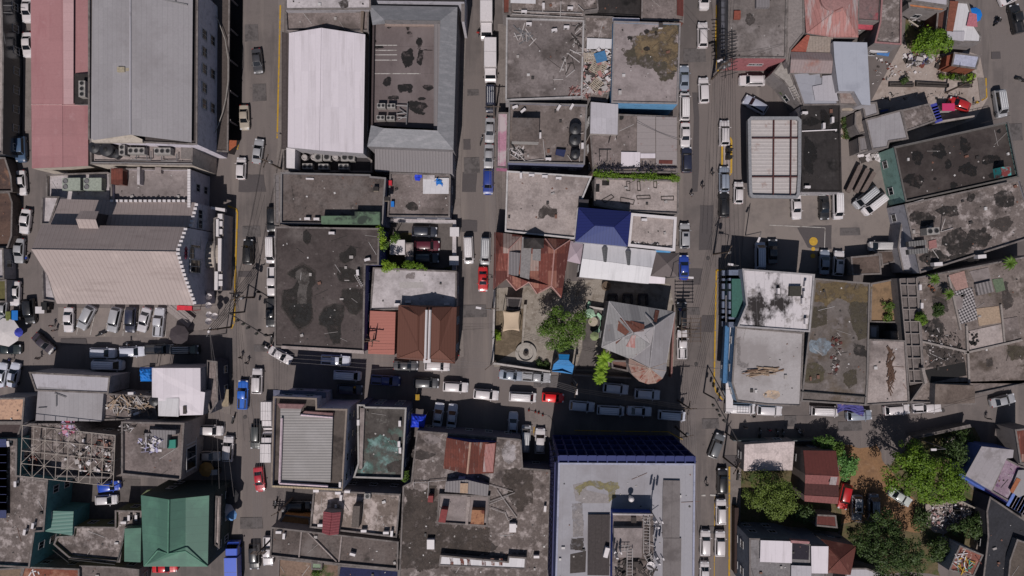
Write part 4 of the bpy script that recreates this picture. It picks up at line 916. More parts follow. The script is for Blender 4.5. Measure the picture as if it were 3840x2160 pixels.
b=bld('dark lichen streaked concrete roof with a shaded green terrace in its corner','B1',[(208,1302),(882,1318),(886,1332),(1000,1342),('B2',975,250),('B2',205,240)],7.6,concD,(72,78,100),par=.45,cop=W_((116,112,112)),mx=6)
box_on(b,'B2',[(512,180),(765,180),(765,148),(955,150),(955,245),(512,240)],7.15,1.8,W_((92,112,92)),'terrace',surf('terrace_green',(88,108,88),.9,[((52,60,54),.35,.5,.54,14)],grain=.2))
acs('B2',7.15,'the lichen streaked roof',[(408,202,0),(478,204,0)]);
box_on(b,'B1',[(396,1342),(455,1344),(455,1356),(396,1354)],7.15,.3,WHITE,'vent_block')
for u,v,s in ((922,1425,.9),(1005,1500,.9)):box_on(b,'B1',[(u-18,v-16),(u+18,v-16),(u+18,v+16),(u-18,v+16)],7.15,.9,surf('hatch_cream',(150,138,124)),'roof_hatch',black)
bld('light sidewalk canopy beside the lichen streaked roof','B1',[(155,1312),(205,1306),('B2',200,250),('B2',160,245)],4.2,surf('canopy_ribs',(110,105,106),.8,seams=(90,1.4,.1,.5)),LG,par=.05,z0=3.8,wins=False,cat='canopy',name='street_canopy')
b=bld('weathered flat roof with blue scraps and pale sheets below the ribbed lean-to','B1',[(1032,1302),(1480,1316),(1488,1335),('B2',1482,190),('B2',1012,184)],5.4,conc,(96,98,110),par=.4)
patch(b,'B1',[(1282,1345),(1478,1345),(1476,1465),(1282,1465)],5,metWr,lift=.25,th=.05,name='loose_sheet');patch(b,'B1',[(1285,1310),(1372,1312),(1370,1358),(1285,1355)],5,concW,lift=.35,th=.1,name='loose_sheet')
heap('plastic_scrap','B1',[(1230,1320),(1258,1322),(1256,1362),(1230,1358)],5,14,[tarpD],'deep blue plastic sheet on the weathered roof',3,(.7,1.3),.2,lay='x');heap('plastic_scrap','B1',[(1378,1350),(1420,1360),(1422,1400),(1390,1385)],5.3,22,[tarpB],'bright blue ragged plastic on the pale sheets',4,(.4,1.2),.3,lay='mix')
box_on(b,'B2',[(1038,70),(1062,70),(1062,110),(1038,110)],5.0,.7,tarpB,'blue_drum');box_on(b,'B1',[(1022,1362),(1045,1362),(1045,1398),(1022,1398)],5.0,.7,RED,'red_box')
stain(b,'B2',blob(1200,110,50,34,11,3),5,stainD,5)
b=bld('large dark flat roof with wide ringed water stains at the street corner','B2',[(165,262),(952,275),(945,550),(845,550),(832,1205),(160,1168)],8.6,surf('roof_brown_black',(72,65,64),.95,[((62,56,55),.12,.5,.62,3),((96,90,88),.25,.54,.68,4),((114,108,106),.9,.64,.74,8)],grain=.3,bump=.3),(62,66,112),par=.15,mx=8)
ztr=8.45
SS=[[(370,300),(400,280),(438,330),(430,385),(400,402),(372,370)],[(640,470),(700,440),(730,400),(775,430),(778,480),(745,520),(690,545),(650,520)],
      [(640,570),(700,575),(770,590),(822,560),(828,680),(740,690),(650,680),(622,620)],[(665,740),(740,725),(826,735),(826,880),(770,935),(720,920),(700,870),(660,820)],
      [(485,945),(540,870),(610,840),(690,850),(690,930),(660,1000),(660,1150),(600,1155),(560,1080),(550,1030),(490,1000)],
      [(250,620),(310,560),(370,538),(430,570),(475,600),(470,690),(440,720),(455,960),(420,1010),(350,1050),(290,1010),(245,930),(208,870),(215,740),(290,730),(330,660)]]
for k,p in enumerate(SS):
    stain(b,'B2',p,ztr,stainM,k,.04);c=(sum(x[0] for x in p)/len(p),sum(x[1] for x in p)/len(p));stain(b,'B2',[(c[0]+(x-c[0])*.94,c[1]+(y-c[1])*.94) for x,y in p],ztr,stainD if k in (0,4) else surf('stain_deep',(50,46,44),.85,[((36,33,32),.35,.46,.58,66)],grain=.3),k,.04,lift=.012)
stain(b,'B2',[(320,600),(360,570),(415,610),(420,680),(400,760),(395,880),(330,870),(330,760),(345,700),(315,640)],ztr,surf('stain_grey',(84,79,77),.9),3,.06,lift=.018)
stain(b,'B2',[(250,880),(300,850),(430,850),(445,950),(400,1000),(310,990)],ztr,stainV,3,.12,lift=.018);stain(b,'B2',[(500,950),(560,890),(630,880),(610,960),(590,1010),(520,1000)],ztr,stainV,4,.12,lift=.018)
box_on(b,'B2',[(210,1160),(832,1196),(838,1222),(212,1182)],8.3,.55,concB,'front_parapet')
tubes_on(b,'B2',[((762,625,8.7),(818,720,8.7)),((775,622,8.7),(828,712,8.7))]+[((764+k*8,630+k*13,8.7),(782+k*8,620+k*13,8.7)) for k in range(7)],.05,stainL,'ladder')
acs('B2',ztr,'the big ring stained dark roof',[(592,310,0,'white air conditioner near the top edge of the ring stained roof'),(860,510,15,'white air conditioner by the notch of the ring stained roof'),(788,608,95,'white air conditioner above the ladder on the ring stained roof')])
box_on(b,'B2',[(688,664),(724,664),(724,670),(688,670)],ztr,.1,stainL,'plank')
b=bld('white walled courtyard holding three parked cars','B2',[(1005,200),(1530,212),(1532,590),(1500,590),(1505,232),(1005,225)],1.8,concW,(176,172,174),par=0,wins=False,cat='wall',name='courtyard_wall')
for k,(u,v) in enumerate(((1518,300),(1514,518))):q=P('B2',u,v,2.8);mm=MB();mm.box((q.x,q.y,1.3),(1.4,1.4,2.6));mm.box((q.x,q.y,2.65),(1.6,1.6,.1));tag(mm.build('gate_pillar',WHITE,None,origin=(q.x,q.y,0)),'square white gate pillar of the car courtyard, the %s one' % ('upper','lower')[k],'gate pillar','gate pillars')
b=bld('low tank house with concrete top in the overgrown yard','B2',[(1135,385),(1205,385),(1205,525),(1150,525)],2.2,concB,GR,par=.1,wins=False);q=P('B2',1088,418,2.5);mm=MB();mm.box((q.x,q.y,1.2),(2.4,2.4,2.4));mm.box((q.x,q.y,2.5),(2.6,2.6,.12));tag(mm.build('tank_house',WHITE,None,origin=(q.x,q.y,0)),'square white capped box in the overgrown yard','tank house')
b=bld('pale patched concrete roof behind the two brown hipped roofs','B2',[(905,572),(1535,598),(1532,880),(880,892)],5.2,concW,(150,146,150),par=.15)
patch(b,'B2',[(1100,680),(1283,680),(1283,725),(1105,725)],5.05,stainL,name='roof_patch');stain(b,'B2',[(1180,610),(1220,605),(1215,655),(1150,660),(1150,630)],5.05,concS,4,lift=.006)
acs('B2',5.05,'the pale patched roof',[(1085,850,0),(1168,828,0),(1460,846,0)])
b=pitched('salmon pink sheet roof on the corner beside the brown hipped roofs','B2',[(882,896,5.6),(1074,906,5.2),(1065,1228,5.2),(866,1220,5.6)],[[(882,896,5.6),(1074,906,5.2),(1065,1228,5.2),(866,1220,5.6)]],salmon,(170,130,120))
EL_=[(1098,854,7.2),(1318,862,7.2),(1532,870,7.2),(1520,1292,7.2),(1305,1272,7.2),(1085,1252,7.2)]
A1_,A2_,B1_,B2_=(1252,938,9),(1248,1190,9),(1412,972,9),(1405,1186,9);TC,BC=(1320,875,8.4),(1308,1265,8.4)
b=pitched('brown twin hipped roof with a white ridge gutter down its middle','B2',EL_,[[EL_[0],(1175,858,7.2),A1_,A2_,EL_[5]],[(1175,858,7.2),TC,A1_],[EL_[5],A2_,BC,EL_[4]],[A1_,TC,BC,A2_],[TC,B1_,B2_,BC],[TC,(1500,869,7.2),B1_],[(1500,869,7.2),EL_[2],EL_[3],B2_,B1_],[BC,B2_,EL_[3],EL_[4]],[(1175,858,7.2),EL_[1],TC],[EL_[1],(1500,869,7.2),TC]],brown,(120,92,84),mx=8)
for s in (-14,12):tubes_on(b,'B2',[((1322+s,890,9.0),(1312+s,1260,9.0))],.22,WHITE,'ridge_gutter')
q=P('B2',1314,1272,7.6);mm=MB();mm.box((q.x,q.y,7.8),(1.2,.7,.5));mm.build('gutter_outlet',WHITE,b)
# ---------------- bottom middle ----------------
b=bld('tall pale stepped block with ribbed grey sheet roof and dark cornice ledges','B3',[(152,95),(478,108),(480,186),(708,190),(672,802),(134,778)],10,surf('ledge_dark',(82,74,70),.9,[((52,46,44),.3,.5,.6,5)]),BW,par=.8,cop=W_((128,116,108)),mx=18)
m=MB();q=[P('B3',*p,9.9) for p in ((205,180),(365,185),(350,232),(600,250),(582,742),(198,738))]
m.prism([(p.x,p.y) for p in q],9.2,9.9);m.build('roof_sheet',metH,b)
tubes_on(b,'B3',[((215,258,10.3),(198,748,10.3)),((198,748,10.3),(565,770,10.3)),((360,232,10.3),(600,252,10.3))],.2,surf('gutter_pinkwhite',(186,168,176)),'gutter')
box_on(b,'B3',[(180,148),(385,155),(360,188),(200,185)],9.3,.9,surf('roof_mauve',(118,92,92)),'gable_slope');box_on(b,'B3',[(385,205),(600,220),(600,248),(360,234)],9.3,.9,surf('roof_mauve',(118,92,92)),'gable_slope')
m=MB()
for k in range(46):q=P('B3',150+k*11.4,772+k*.6,10.1);m.box((q.x,q.y,10.1),(.2,.28,.1))
m.build('battlement',surf('cream_blocks',(176,160,134)),b)
box_on(b,'B3',[(645,740),(662,742),(660,782),(645,780)],10,.6,WHITE,'cornice_block')
m=MB();q=W3('B3',[(150,45),(545,62),(545,108),(150,98)],7);m.prism([(p.x,p.y) for p in q],6.4,7);m.build('cornice',W_((96,98,116)),b)
b=bld('verdigris stained flat roof between the stepped block and the blue tarp','B3',[(785,155),(840,158),(842,172),(1155,180),(1125,718),(755,706),(790,600)],8,surf('roof_verdigris',(86,82,79),.95,[((62,58,56),.22,.5,.6,3),((82,108,100),.3,.6,.7,19),((128,126,122),.5,.6,.7,9)],grain=.35),(84,90,112),par=.5,cop=W_((150,146,144)),mx=12)
stain(b,'B3',[(830,590),(870,400),(960,420),(1110,460),(1112,640),(900,700),(780,690)],7.5,surf('verdigris',(80,106,100),.9,[((126,152,150),.28,.52,.62,4),((84,82,78),.35,.47,.56,8),((60,66,64),.8,.58,.66,2)],grain=.35),3,.3)
stain(b,'B3',[(1000,620),(1060,590),(1118,575),(1115,668),(1010,665)],7.5,stainM,2,.15,lift=.012)
box_on(b,'B3',[(805,182),(840,182),(822,640),(800,640)],7.5,.7,concB,'dividing_wall')
acs('B3',7.5,'the verdigris stained roof',[(793,290,90),(1106,298,90),(1100,452,90),(1108,500,90)])
b=bld('sprawling mottled concrete roof complex left of the blue lattice block','B3',[(1235,352),(2000,416),('C3',128,422),('C3',142,634),('C3',352,650),('C3',330,1580),(1095,1580),(1130,772),(1190,742)],6,concM,(92,92,108),par=.2,mx=14)
for k,(u,v,a,c,mt) in enumerate(((1275,540,90,36,stainM),(1960,735,75,80,stainM),(1300,960,150,110,concD),(1750,1230,80,50,stainM),(1400,1120,55,60,stainM),(1350,420,90,40,concS),(1930,520,60,90,concW),(1300,1150,120,100,concD))):stain(b,'B3',blob(u,v,a,c,11,k),5.8,mt,k,.2)
for k,p in enumerate(([(1130,800),(1380,780),(1400,1060),(1800,1100),(1750,1280),(1380,1400),(1100,1400)],[(1890,640),(2100,660),(2110,900),(1990,960),(1900,820)])):stain(b,'B3',p,5.8,surf('stain_wide',(74,66,62),.95,[((58,52,49),.3,.5,.62,5),((100,92,88),.9,.6,.68,6)],grain=.35),k,.12)
GR_=[(1460,405,7),(1638,440,8.4),(1832,440,7),(1812,672,7),(1615,678,8.4),(1436,636,7)]
g=pitched('rust red gable sheet roof standing on the mottled roof complex','B3',GR_,[[GR_[0],GR_[1],GR_[4],GR_[5]],[GR_[1],GR_[2],GR_[3],GR_[4]]],rust,(40,48,110),z0=5.8,wins=False)
patch(g,'B3',[(1736,452),(1826,446),(1808,662),(1722,662)],7.55,rustP,lift=.1,th=.05,name='pale_sheets')
tubes_on(g,'B3',[((1638,440,8.6),(1615,678,8.6))],.18,surf('ridge_tan',(170,140,124)),'ridge_cap')
g=pitched('weathered grey lean-to roofs around a tan chimney box on the mottled complex','B3',[(1455,735,7),(1610,722,7.6),(1778,762,7),(1768,846,7),(1600,824,7.6),(1445,812,7)],[[(1455,735,7),(1610,722,7.6),(1600,824,7.6),(1445,812,7)],[(1610,722,7.6),(1778,762,7),(1768,846,7),(1600,824,7.6)]],metG2,GR,z0=5.8,wins=False)
box_on(g,'B3',[(1562,750),(1622,750),(1618,825),(1560,822)],7,.9,surf('box_tan',(160,136,116)),'chimney_box')
box_on(b,'B3',[(1548,710),(1598,712),(1596,748),(1548,745)],5.8,1.2,WHITE,'cooler_box')
g=bld('small walled roof room with red ended sheds below the grey lean-to','B3',[(1400,830),(1785,845),(1765,1075),(1385,1050)],6.6,concS,GR,par=.3,z0=5.8,wins=False)
box_on(g,'B3',[(1420,945),(1468,950),(1448,1048),(1396,1042)],6.3,1.8,surf('red_faded',(124,62,62)),'red_shed');box_on(g,'B3',[(1650,950),(1745,955),(1740,1060),(1640,1058)],6.3,1.6,surf('rust_orange',(150,108,82),.9,[((96,52,42),.8,.55,.6,3)]),'rusty_shed',None)
box_on(g,'B3',[(1615,850),(1640,850),(1620,1065),(1600,1062)],6.3,.5,concB,'dividing_wall')
box_on(b,'B3',[(1320,845),(1358,845),(1355,895),(1316,892)],5.8,1.3,surf('red_faded',(124,62,62)),'red_shed')
for u,v,s in ((1338,1212,1.0),(1958,1088,.9)):box_on(b,'B3',[(u-28*s,v-36*s),(u+28*s,v-36*s),(u+28*s,v+36*s),(u-28*s,v+36*s)],5.8,.9,WHITE,'roof_hatch')
tubes_on(b,'B3',[((1780,760,6.05),(1960,812,6.05)),((1465,1005,6.1),(1975,820,6.1)),((1480,1035,6.1),(1920,850,6.1)),((1840,800,6.1),(1990,1010,6.1)),((1790,935,6.1),(1900,975,6.1)),((1900,975,6.2),(1925,1030,6.2)),((1925,1030,6.2),(1955,1015,6.2)),((1212,742,6.2),(1210,780,6.2)),((1212,742,6.2),(1325,745,6.2)),((1325,735,6.2),(1450,725,6.2)),((1325,735,6.2),(1316,860,6.2))],.06,stainL,'aerial_rods')
acs('C3',5.8,'the mottled roof beside the blue lattice block',[(310,940,85),(78,1072,0),(245,1303,0)])
b=bld('white and rust sheet roofed shed at the bottom of the mottled complex','B3',[(1412,1292),(1920,1340),(1925,1300),(2060,1310),(2055,1400),(1400,1372)],6.9,metWr,GR,par=.05,z0=0,wins=False)
for u in (1480,1560,1610,1720,1790,1850):stain(b,'B3',[(u,1318),(u+26,1320),(u+30,1375),(u+4,1372)],6.85,rust,u,.2)
b=bld('lichen blotched pale roof with red corrugated hood below the stepped block','B3',[(455,800),(1110,832),(1082,1158),(428,1082)],6.6,surf('roof_blotched',(112,102,96),.95,[((166,156,152),.45,.50,.56,17),((76,68,62),.9,.62,.68,18)],grain=.3),GR,par=.4,mx=8)
g=pitched('dark red corrugated hood on the blotched roof','B3',[(532,962,8),(595,972,8.6),(660,966,8),(642,1132,8),(575,1142,8.6),(522,1122,8)],[[(532,962,8),(595,972,8.6),(575,1142,8.6),(522,1122,8)],[(595,972,8.6),(660,966,8),(642,1132,8),(575,1142,8.6)]],surf('metal_darkred',(124,62,68),.7,seams=(90,.45,.1,.5),bump=.5),GR,z0=6.2,wins=False,name='roof_hood',cat='roof hood')
box_on(b,'B3',[(752,922),(805,922),(795,1085),(740,1082)],6.2,2.2,surf('slab_brown',(92,84,80)),'stair_house')
acs('B3',6.2,'the blotched roof',[(475,806,0),(640,822,0),(662,858,85),(710,812,0),(508,1066,0),(834,1108,0),(1002,1122,0),(1045,1128,85)]);acs('B3',6.2,'the top edge of the blotched roof',[(866,840,0)],CH1,'single fan white cooler')
b=bld('orange walled courtyard sunk below the stepped block','B3',[(160,1092),(235,985),(425,1005),(430,1085)],3,surf('wall_orange',(136,98,62)),(150,104,60),par=.1,wins=False,cat='wall',name='courtyard_wall')
b=bld('long dark concrete roof crossed by thin walls near the bottom','B3',[(135,1080),(1095,1190),(1090,1402),(662,1362),(125,1300)],6,concD,GR,par=.4,mx=6)
tubes_on(b,'B3',[((365,1105,5.8),(345,1310,5.8)),((668,1140,5.8),(645,1355,5.8)),((405,1112,5.8),(630,1340,5.8))],.14,concB,'dividing_wall')
acs('B3',5.6,'the long dark roof near the bottom',[(192,1118,0),(232,1148,85),(750,1285,-15)])
bld('low mixed yard roofs at the bottom beside the utility pole','B3',[(190,1315),(650,1362),(640,1580),(180,1580)],3,surf('roof_mixed',(116,98,86),.95,[((62,74,44),.2,.55,.6,3),((156,150,144),.4,.58,.62,5)]),GR,par=.2,mx=3)
b=bld('small pale green sheet roof over the weedy yard at the bottom','B3',[(440,1345),(520,1350),(515,1402),(438,1400)],4,surf('sheet_green',(124,140,118)),GR,par=.05,wins=False)
bld('deep blue sheet roof at the bottom edge','B3',[(650,1368),(1100,1405),(1095,1580),(620,1580)],4.5,surf('roof_navy',(30,34,66)),(40,44,80),par=.1,mx=3)
# ---------------- third block ----------------
b=bld('grey roof cluttered with pipes at the top of the third block','C1',[(45,-90),(700,-90),(712,72),(612,88),(605,150),(45,118)],6.3,concM,GR,par=.3)
patch(b,'C1',[(50,-90),(240,-90),(238,36),(50,30)],6,metWr,lift=.4,th=.05,name='pale_sheet')
tubes_on(b,'C1',[((60,105,6.5),(600,135,6.5)),((70,85,6.5),(590,100,6.5)),((300,20,6.5),(290,95,6.5)),((430,10,6.5),(425,130,6.5)),((560,40,6.5),(600,80,6.5))],.08,surf('pipe_pale',(156,150,148)),'pipe')
acs('C1',6,'the piped roof at the top',[(152,88,0),(298,45,90),(500,62,0)])
b=bld('black bitumen roof at the top edge','C1',[(712,-90),(1042,-90),(1036,128),(840,118),(615,112),(620,86),(712,72)],5,black,GR,par=.3)
b=bld('small brown grey roof with rust red edge at the top beside the street','C1',[(1042,-90),(1358,-90),(1356,170),(1330,160),(1036,150)],6,conc,(112,70,60),par=.3)
patch(b,'C1',[(1302,-90),(1352,-90),(1350,130),(1302,120)],5.7,rustD,lift=.3,th=.1,name='rust_sheet')
box_on(b,'C1',[(820,132),(1024,138),(1024,165),(822,156)],5.7,.6,surf('pale_ledge',(170,168,180)),'ledge');
b=bld('rust red and white roof strip at the top left corner of the third block','B1',[(1880,-90),(1940,-90),(1936,105),(1882,108)],5.5,rust,GR,par=.1)
b=bld('wide debris littered grey roof of the third block','C1',[(18,135),(605,152),(588,735),(12,758)],6.2,surf('roof_wide',(112,105,104),.95,[((78,72,70),.15,.52,.62,7),((138,131,130),.3,.58,.7,8),((58,52,50),.8,.64,.7,9)],grain=.3),(150,146,148),par=.35,cop=W_((156,152,152)))
acs('C1',5.85,'the wide debris littered roof',[(188,180,0),(380,228,10),(472,205,0)])
heap('building_rubble','C1',[(500,180),(590,170),(590,420),(540,420)],5.9,26,[stainL,stainM,stainM],'white boards and rods heaped along the right edge of the wide grey roof',21,(.3,2.6),.4)
heap('timber_scraps','C1',[(80,220),(220,250),(220,340),(70,300)],5.9,18,[stainL,STEEL],'thin frame rods lying at the left of the wide grey roof',22,(.8,3),.2)
heap('timber_scraps','C1',[(470,380),(560,380),(560,600),(400,620)],5.9,12,[stainL,stainM],'scattered pale battens in the middle of the wide grey roof',23,(.8,3),.2)
heap('rust_scraps','C1',[(490,640),(700,650),(640,735),(500,735)],5.9,60,[rustP,rustD,stainL],'reddish scraps in the lower right of the wide grey roof',24,(.3,1.4),.2)
b=bld('narrow sunken roof buried in rubble and pallets','C1',[(612,120),(825,126),(812,600),(778,770),(585,745)],5.8,concM,GR,par=.3)
patch(b,'C1',[(625,292),(812,300),(808,372),(622,376)],5.6,metWr,lift=.3,th=.05,name='pale_sheet')
heap('rubble','C1',[(600,370),(800,370),(780,720),(595,700)],5.55,420,[stainL,WHITE,stainM,rustP,concB],'dense heap of rubble and broken pallets on the narrow roof',25,(.25,1.8),.7,lay='mix')
pl=MB();q=P('C1',730,430,6.4);pl.box((q.x,q.y,6.35),(1.9,1.7,.25),.3);tag(pl.build('plastic_crate',surf('crate_blue',(66,110,150)),None,origin=(q.x,q.y,6.3)),'faded blue crate lid lying on the rubble roof','crate')
pr=tag(empty('pallet',(0,0,0)),'x','pallet');m=LB();[m.box((-.9+.3*k,0,.12),(.16,1.6,.04)) for k in range(7)];m.build('slats',surf('pallet_wood',(158,146,132)),pr);m=LB();[m.box((0,y,.05),(2,.12,.1)) for y in (-.7,0,.7)];m.build('bearers',surf('pallet_wood',(158,146,132)),pr)
for u,v,r,l in ((648,430,5,'grey pallet upper left on the rubble roof'),(690,505,60,'grey pallet tilted left of two in the middle of the rubble roof'),(738,498,65,'white pallet right of two in the middle of the rubble roof'),(698,635,50,'reddish pallet low on the rubble roof')):q=P('C1',u,v,6.4);q.z=6.2;inst(pr,q,radians(r),l,'pallets on the rubble roof')
b=bld('smooth roof with one huge ochre mud stain and sky blue south wall','C1',[(828,160),(1332,176),(1312,785),(812,775)],7.6,surf('roof_plain',(132,124,124),.95,[((118,110,110),.1,.5,.6,7),((146,138,138),.4,.6,.7,8)],grain=.16),(96,146,186),par=.25,cop=W_((128,122,122)),mx=4)
stain(b,'C1',[(880,390),(960,340),(1000,250),(1060,270),(1130,210),(1200,185),(1310,180),(1312,400),(1305,520),(1255,590),(1190,620),(1170,560),(1100,510),(960,480),(930,420)],7.35,stainOd,7,.12)
stain(b,'C1',[(1010,270),(1110,240),(1200,190),(1300,185),(1308,380),(1290,540),(1230,560),(1230,470),(1120,440),(1050,420),(1010,440),(990,360)],7.35,stainO,8,.12,lift=.012)
for k,(u,v,a,c) in enumerate(((1072,238,20,20),(945,290,25,20),(1145,255,14,18),(1080,370,28,18),(955,510,6,6))):stain(b,'C1',blob(u,v,a,c,9,k),7.35,stainD,k,.25,lift=.018)
box_on(b,'C1',[(1170,172),(1200,172),(1200,208),(1170,208)],7.35,.7,WHITE,'roof_hatch',stainM);box_on(b,'C1',[(864,682),(888,682),(888,712),(864,712)],7.35,.6,stainL,'roof_hatch')
b=bld('flat roof with raised square stair house and black water tanks','C1',[(38,772),(628,790),(608,1240),(28,1226)],6.6,surf('roof_tanks',(100,92,89),.95,[((130,122,120),.35,.54,.64,17),((70,64,61),.3,.54,.64,18)],grain=.3),(120,124,150),par=.4,cop=W_((116,112,112)),mx=8)
box_on(b,'C1',[(60,888),(268,892),(262,1072),(58,1066)],6.2,2.4,W_((150,146,144)),'stair_house',concD)
tk('C1',540,972,6.2,'black water tank, upper of the pair on the stair house roof',1.0,1.1);tk('C1',538,1052,6.2,'black water tank, lower of the pair on the stair house roof',1.0,1.1);tk('C1',540,1162,6.2,'separate black water tank in the corner of the stair house roof',.8,1.0)
acs('C1',6.2,'the stair house roof',[(84,808,20),(145,835,40),(414,812,60),(512,805,60),(272,1022,90),(335,1200,0),(592,1100,90)])
box_on(b,'C1',[(395,1125),(468,1132),(455,1180),(388,1162)],6.2,.8,surf('panel_navy',(40,46,78)),'solar_panel')
tubes_on(b,'C1',[((575,930,6.7),(570,1220,6.7)),((555,1010,6.7),(600,1005,6.7)),((170,1215,6.4),(300,1200,6.4)),((295,1050,6.4),(310,1200,6.4)),((480,1170,6.5),(510,1215,6.5))],.07,stainL,'pipe')
heap('scrap','C1',[(50,1090),(160,1130),(150,1210),(50,1180)],6.2,40,[stainL,BLACK,WHITE],'white frame scrap in the lower left of the stair house roof',26,(.3,1.8),.4)
b=bld('pink painted canopies along the street side of the stair house roof','B1',[(1840,850),(1925,850),(1915,1270),(1832,1265)],3.6,surf('canopy_pink',(164,120,138),.8,[((170,156,160),.22,.48,.52,3)]),(170,110,140),par=.1,wins=False,cat='canopy',name='street_canopy')
b=pitched('plain pale grey sheet roof beside the stair house roof','C1',[(655,770,7.4),(862,788,7.4),(856,1016,7),(650,1008,7)],[[(655,770,7.4),(862,788,7.4),(856,1016,7),(650,1008,7)]],metL,(156,148,144))
b=bld('patchwork grey roof with corrugated sheets above the green creeper','C1',[(1000,868),(1305,880),(1308,1306),(672,1300),(650,1012),(856,1016),(862,862)],6,conc,(110,90,84),par=.2,mx=8)
patch(b,'C1',[(1002,880),(1140,884),(1140,1160),(1000,1165)],5.8,surf('sheet_old',(138,130,130),.8,[((120,84,76),.5,.62,.7,4)],seams=(90,1.1,.06,.35),grain=.1),lift=.3,th=.05,name='old_sheets')
patch(b,'C1',[(1143,886),(1300,890),(1300,1250),(1143,1250)],5.8,surf('sheet_old',(138,130,130)),lift=.4,th=.05,name='old_sheets')
patch(b,'C1',[(882,1150),(1025,1152),(1022,1262),(880,1260)],5.8,metW,lift=.35,th=.05,name='pale_sheet');patch(b,'C1',[(1026,1162),(1138,1162),(1138,1198),(1026,1198)],5.8,metW,lift=.45,th=.05,name='pale_sheet');patch(b,'C1',[(1165,1212),(1268,1214),(1266,1242),(1163,1240)],5.8,rustD,lift=.5,th=.03,name='rust_sheet')
tubes_on(b,'C1',[((780,1130,6.1),(778,1215,6.1)),((720,1130,6.1),(720,1215,6.1)),((715,1130,6.1),(810,1130,6.1)),((842,950,6.3),(850,1050,6.3)),((790,1080,6.2),(808,1010,6.2))],.07,BLACK,'frame_rods')
q=P('C1',884,885,5.9);mm=MB();mm.lathe((q.x,q.y,5.82),[(.45,0),(.45,.15),(.25,.15)],14);tag(mm.build('old_tyre',TYRE,None,origin=(q.x,q.y,5.82)),'old tyre lying on the patchwork roof','tyre')
b=bld('bright plain concrete roof with white left parapet','C1',[(22,1290),(662,1332),('C2',562,130),('C2',540,352),('C2',505,350),('C2',8,298)],6.3,concB,(168,164,164),par=.4,cop=W_((176,172,172)))
stain(b,'C2',[(250,210),(262,130),(320,90),(345,130),(400,130),(400,190),(350,190),(320,170),(290,200)],5.9,stainM,4,.12);
acs('C1',5.9,'the bright plain roof',[(128,1325,90,'dark rounded unit at the top left of the bright plain roof'),(208,1322,0,'white air conditioner second along the top of the bright plain roof'),(308,1332,0,'white air conditioner third along the top of the bright plain roof'),(412,1345,0,'bigger white air conditioner fourth along the top of the bright plain roof')])
box_on(b,'C2',[(565,55),(640,58),(635,118),(562,112)],5.9,1.0,surf('stair_well',(60,56,60)),'stair_well')
b=bld('pale concrete roof outlined with old room traces below the creeper','C1',[(686,1342),(1320,1362),('C2',1316,168),('C2',958,152),('C2',680,100)],6,concB,(140,134,134),par=.35)
for k,(t,pts) in enumerate((('C2',[(738,60),(810,20),(830,40),(760,82)]),('C2',[(880,40),(985,62),(975,95),(882,78)]),('C2',[(1000,30),(1100,25),(1105,50),(1005,55)]),('C2',[(1185,35),(1280,32),(1280,62),(1188,60)]),('C1',[(925,1370),(950,1370),(950,1440),(925,1440)]),('C1',[(1005,1370),(1025,1372),(1030,1440),(1008,1440)]),('C1',[(1130,1370),(1152,1370),(1152,1420),(1130,1415)]))):
    q=W3(t,pts,5.65);m=MB();[m.box(((a.x+c.x)/2,(a.y+c.y)/2,5.7),((c-a).length,.12,.1),atan2(c.y-a.y,c.x-a.x)) for a,c in zip(q,q[1:]+q[:1])];m.build('wall_stub',stainM,b)
box_on(b,'C1',[(690,1395),(722,1395),(720,1449),(690,1449)],5.65,.3,WHITE,'steps',black);box_on(b,'C1',[(740,1362),(795,1362),(795,1400),(740,1400)],5.4,.3,black,'roof_well')
b=pitched('deep royal blue hipped roof in the middle of the third block','C2',[(565,118,8.2),(958,152,8.2),(932,410,8.2),(540,372,8.2)],[dict(p=[(565,118,8.2),(958,152,8.2),(828,262,10),(685,252,10)],m=0),dict(p=[(958,152,8.2),(932,410,8.2),(828,262,10)],m=0),dict(p=[(932,410,8.2),(540,372,8.2),(685,252,10),(828,262,10)],m=1),dict(p=[(540,372,8.2),(565,118,8.2),(685,252,10)],m=0)],None,(150,150,160),mats=[blueR,blueV])
b=bld('white edged plain roof right of the royal blue hipped roof','C2',[(958,160),(1302,190),(1290,445),(935,408)],6.6,concB,(176,172,176),par=.4,th=.4,cop=WHITE)
acs('C2',6.2,'the white edged plain roof',[(1058,210,0)]);heap('pots','C2',[(955,375),(1270,400),(1270,425),(950,395)],6.2,30,[stainD,stainM,WHITE],'row of dark pots and planks along the lower edge of the white edged roof',3,(.3,1),.2,lay='mix')
bld('low blue edge wall below the white edged plain roof','C2',[(1090,438),(1260,445),(1255,458),(1085,450)],4.4,surf('edge_blue',(80,140,186)),(80,140,186),par=0,wins=False,name='wall',cat='wall')
b=pitched('bright white metal roof with two grey vents below the royal blue roof','C2',[(606,385,5.6),(1150,445,5.6),(1120,570,6.2),(1090,692,5.4),(568,640,5.4),(590,500,6.2)],[[(606,385,5.6),(1150,445,5.6),(1120,570,6.2),(590,500,6.2)],[(590,500,6.2),(1120,570,6.2),(1090,692,5.4),(568,640,5.4)]],surf('metal_white_long',(188,186,190),.45,[((168,166,170),.3,.55,.7,7,(3,.4))],seams=(-5,1.15,.06,.2),panels=(-5,1.15,30,.05),grain=.05),(150,146,150))
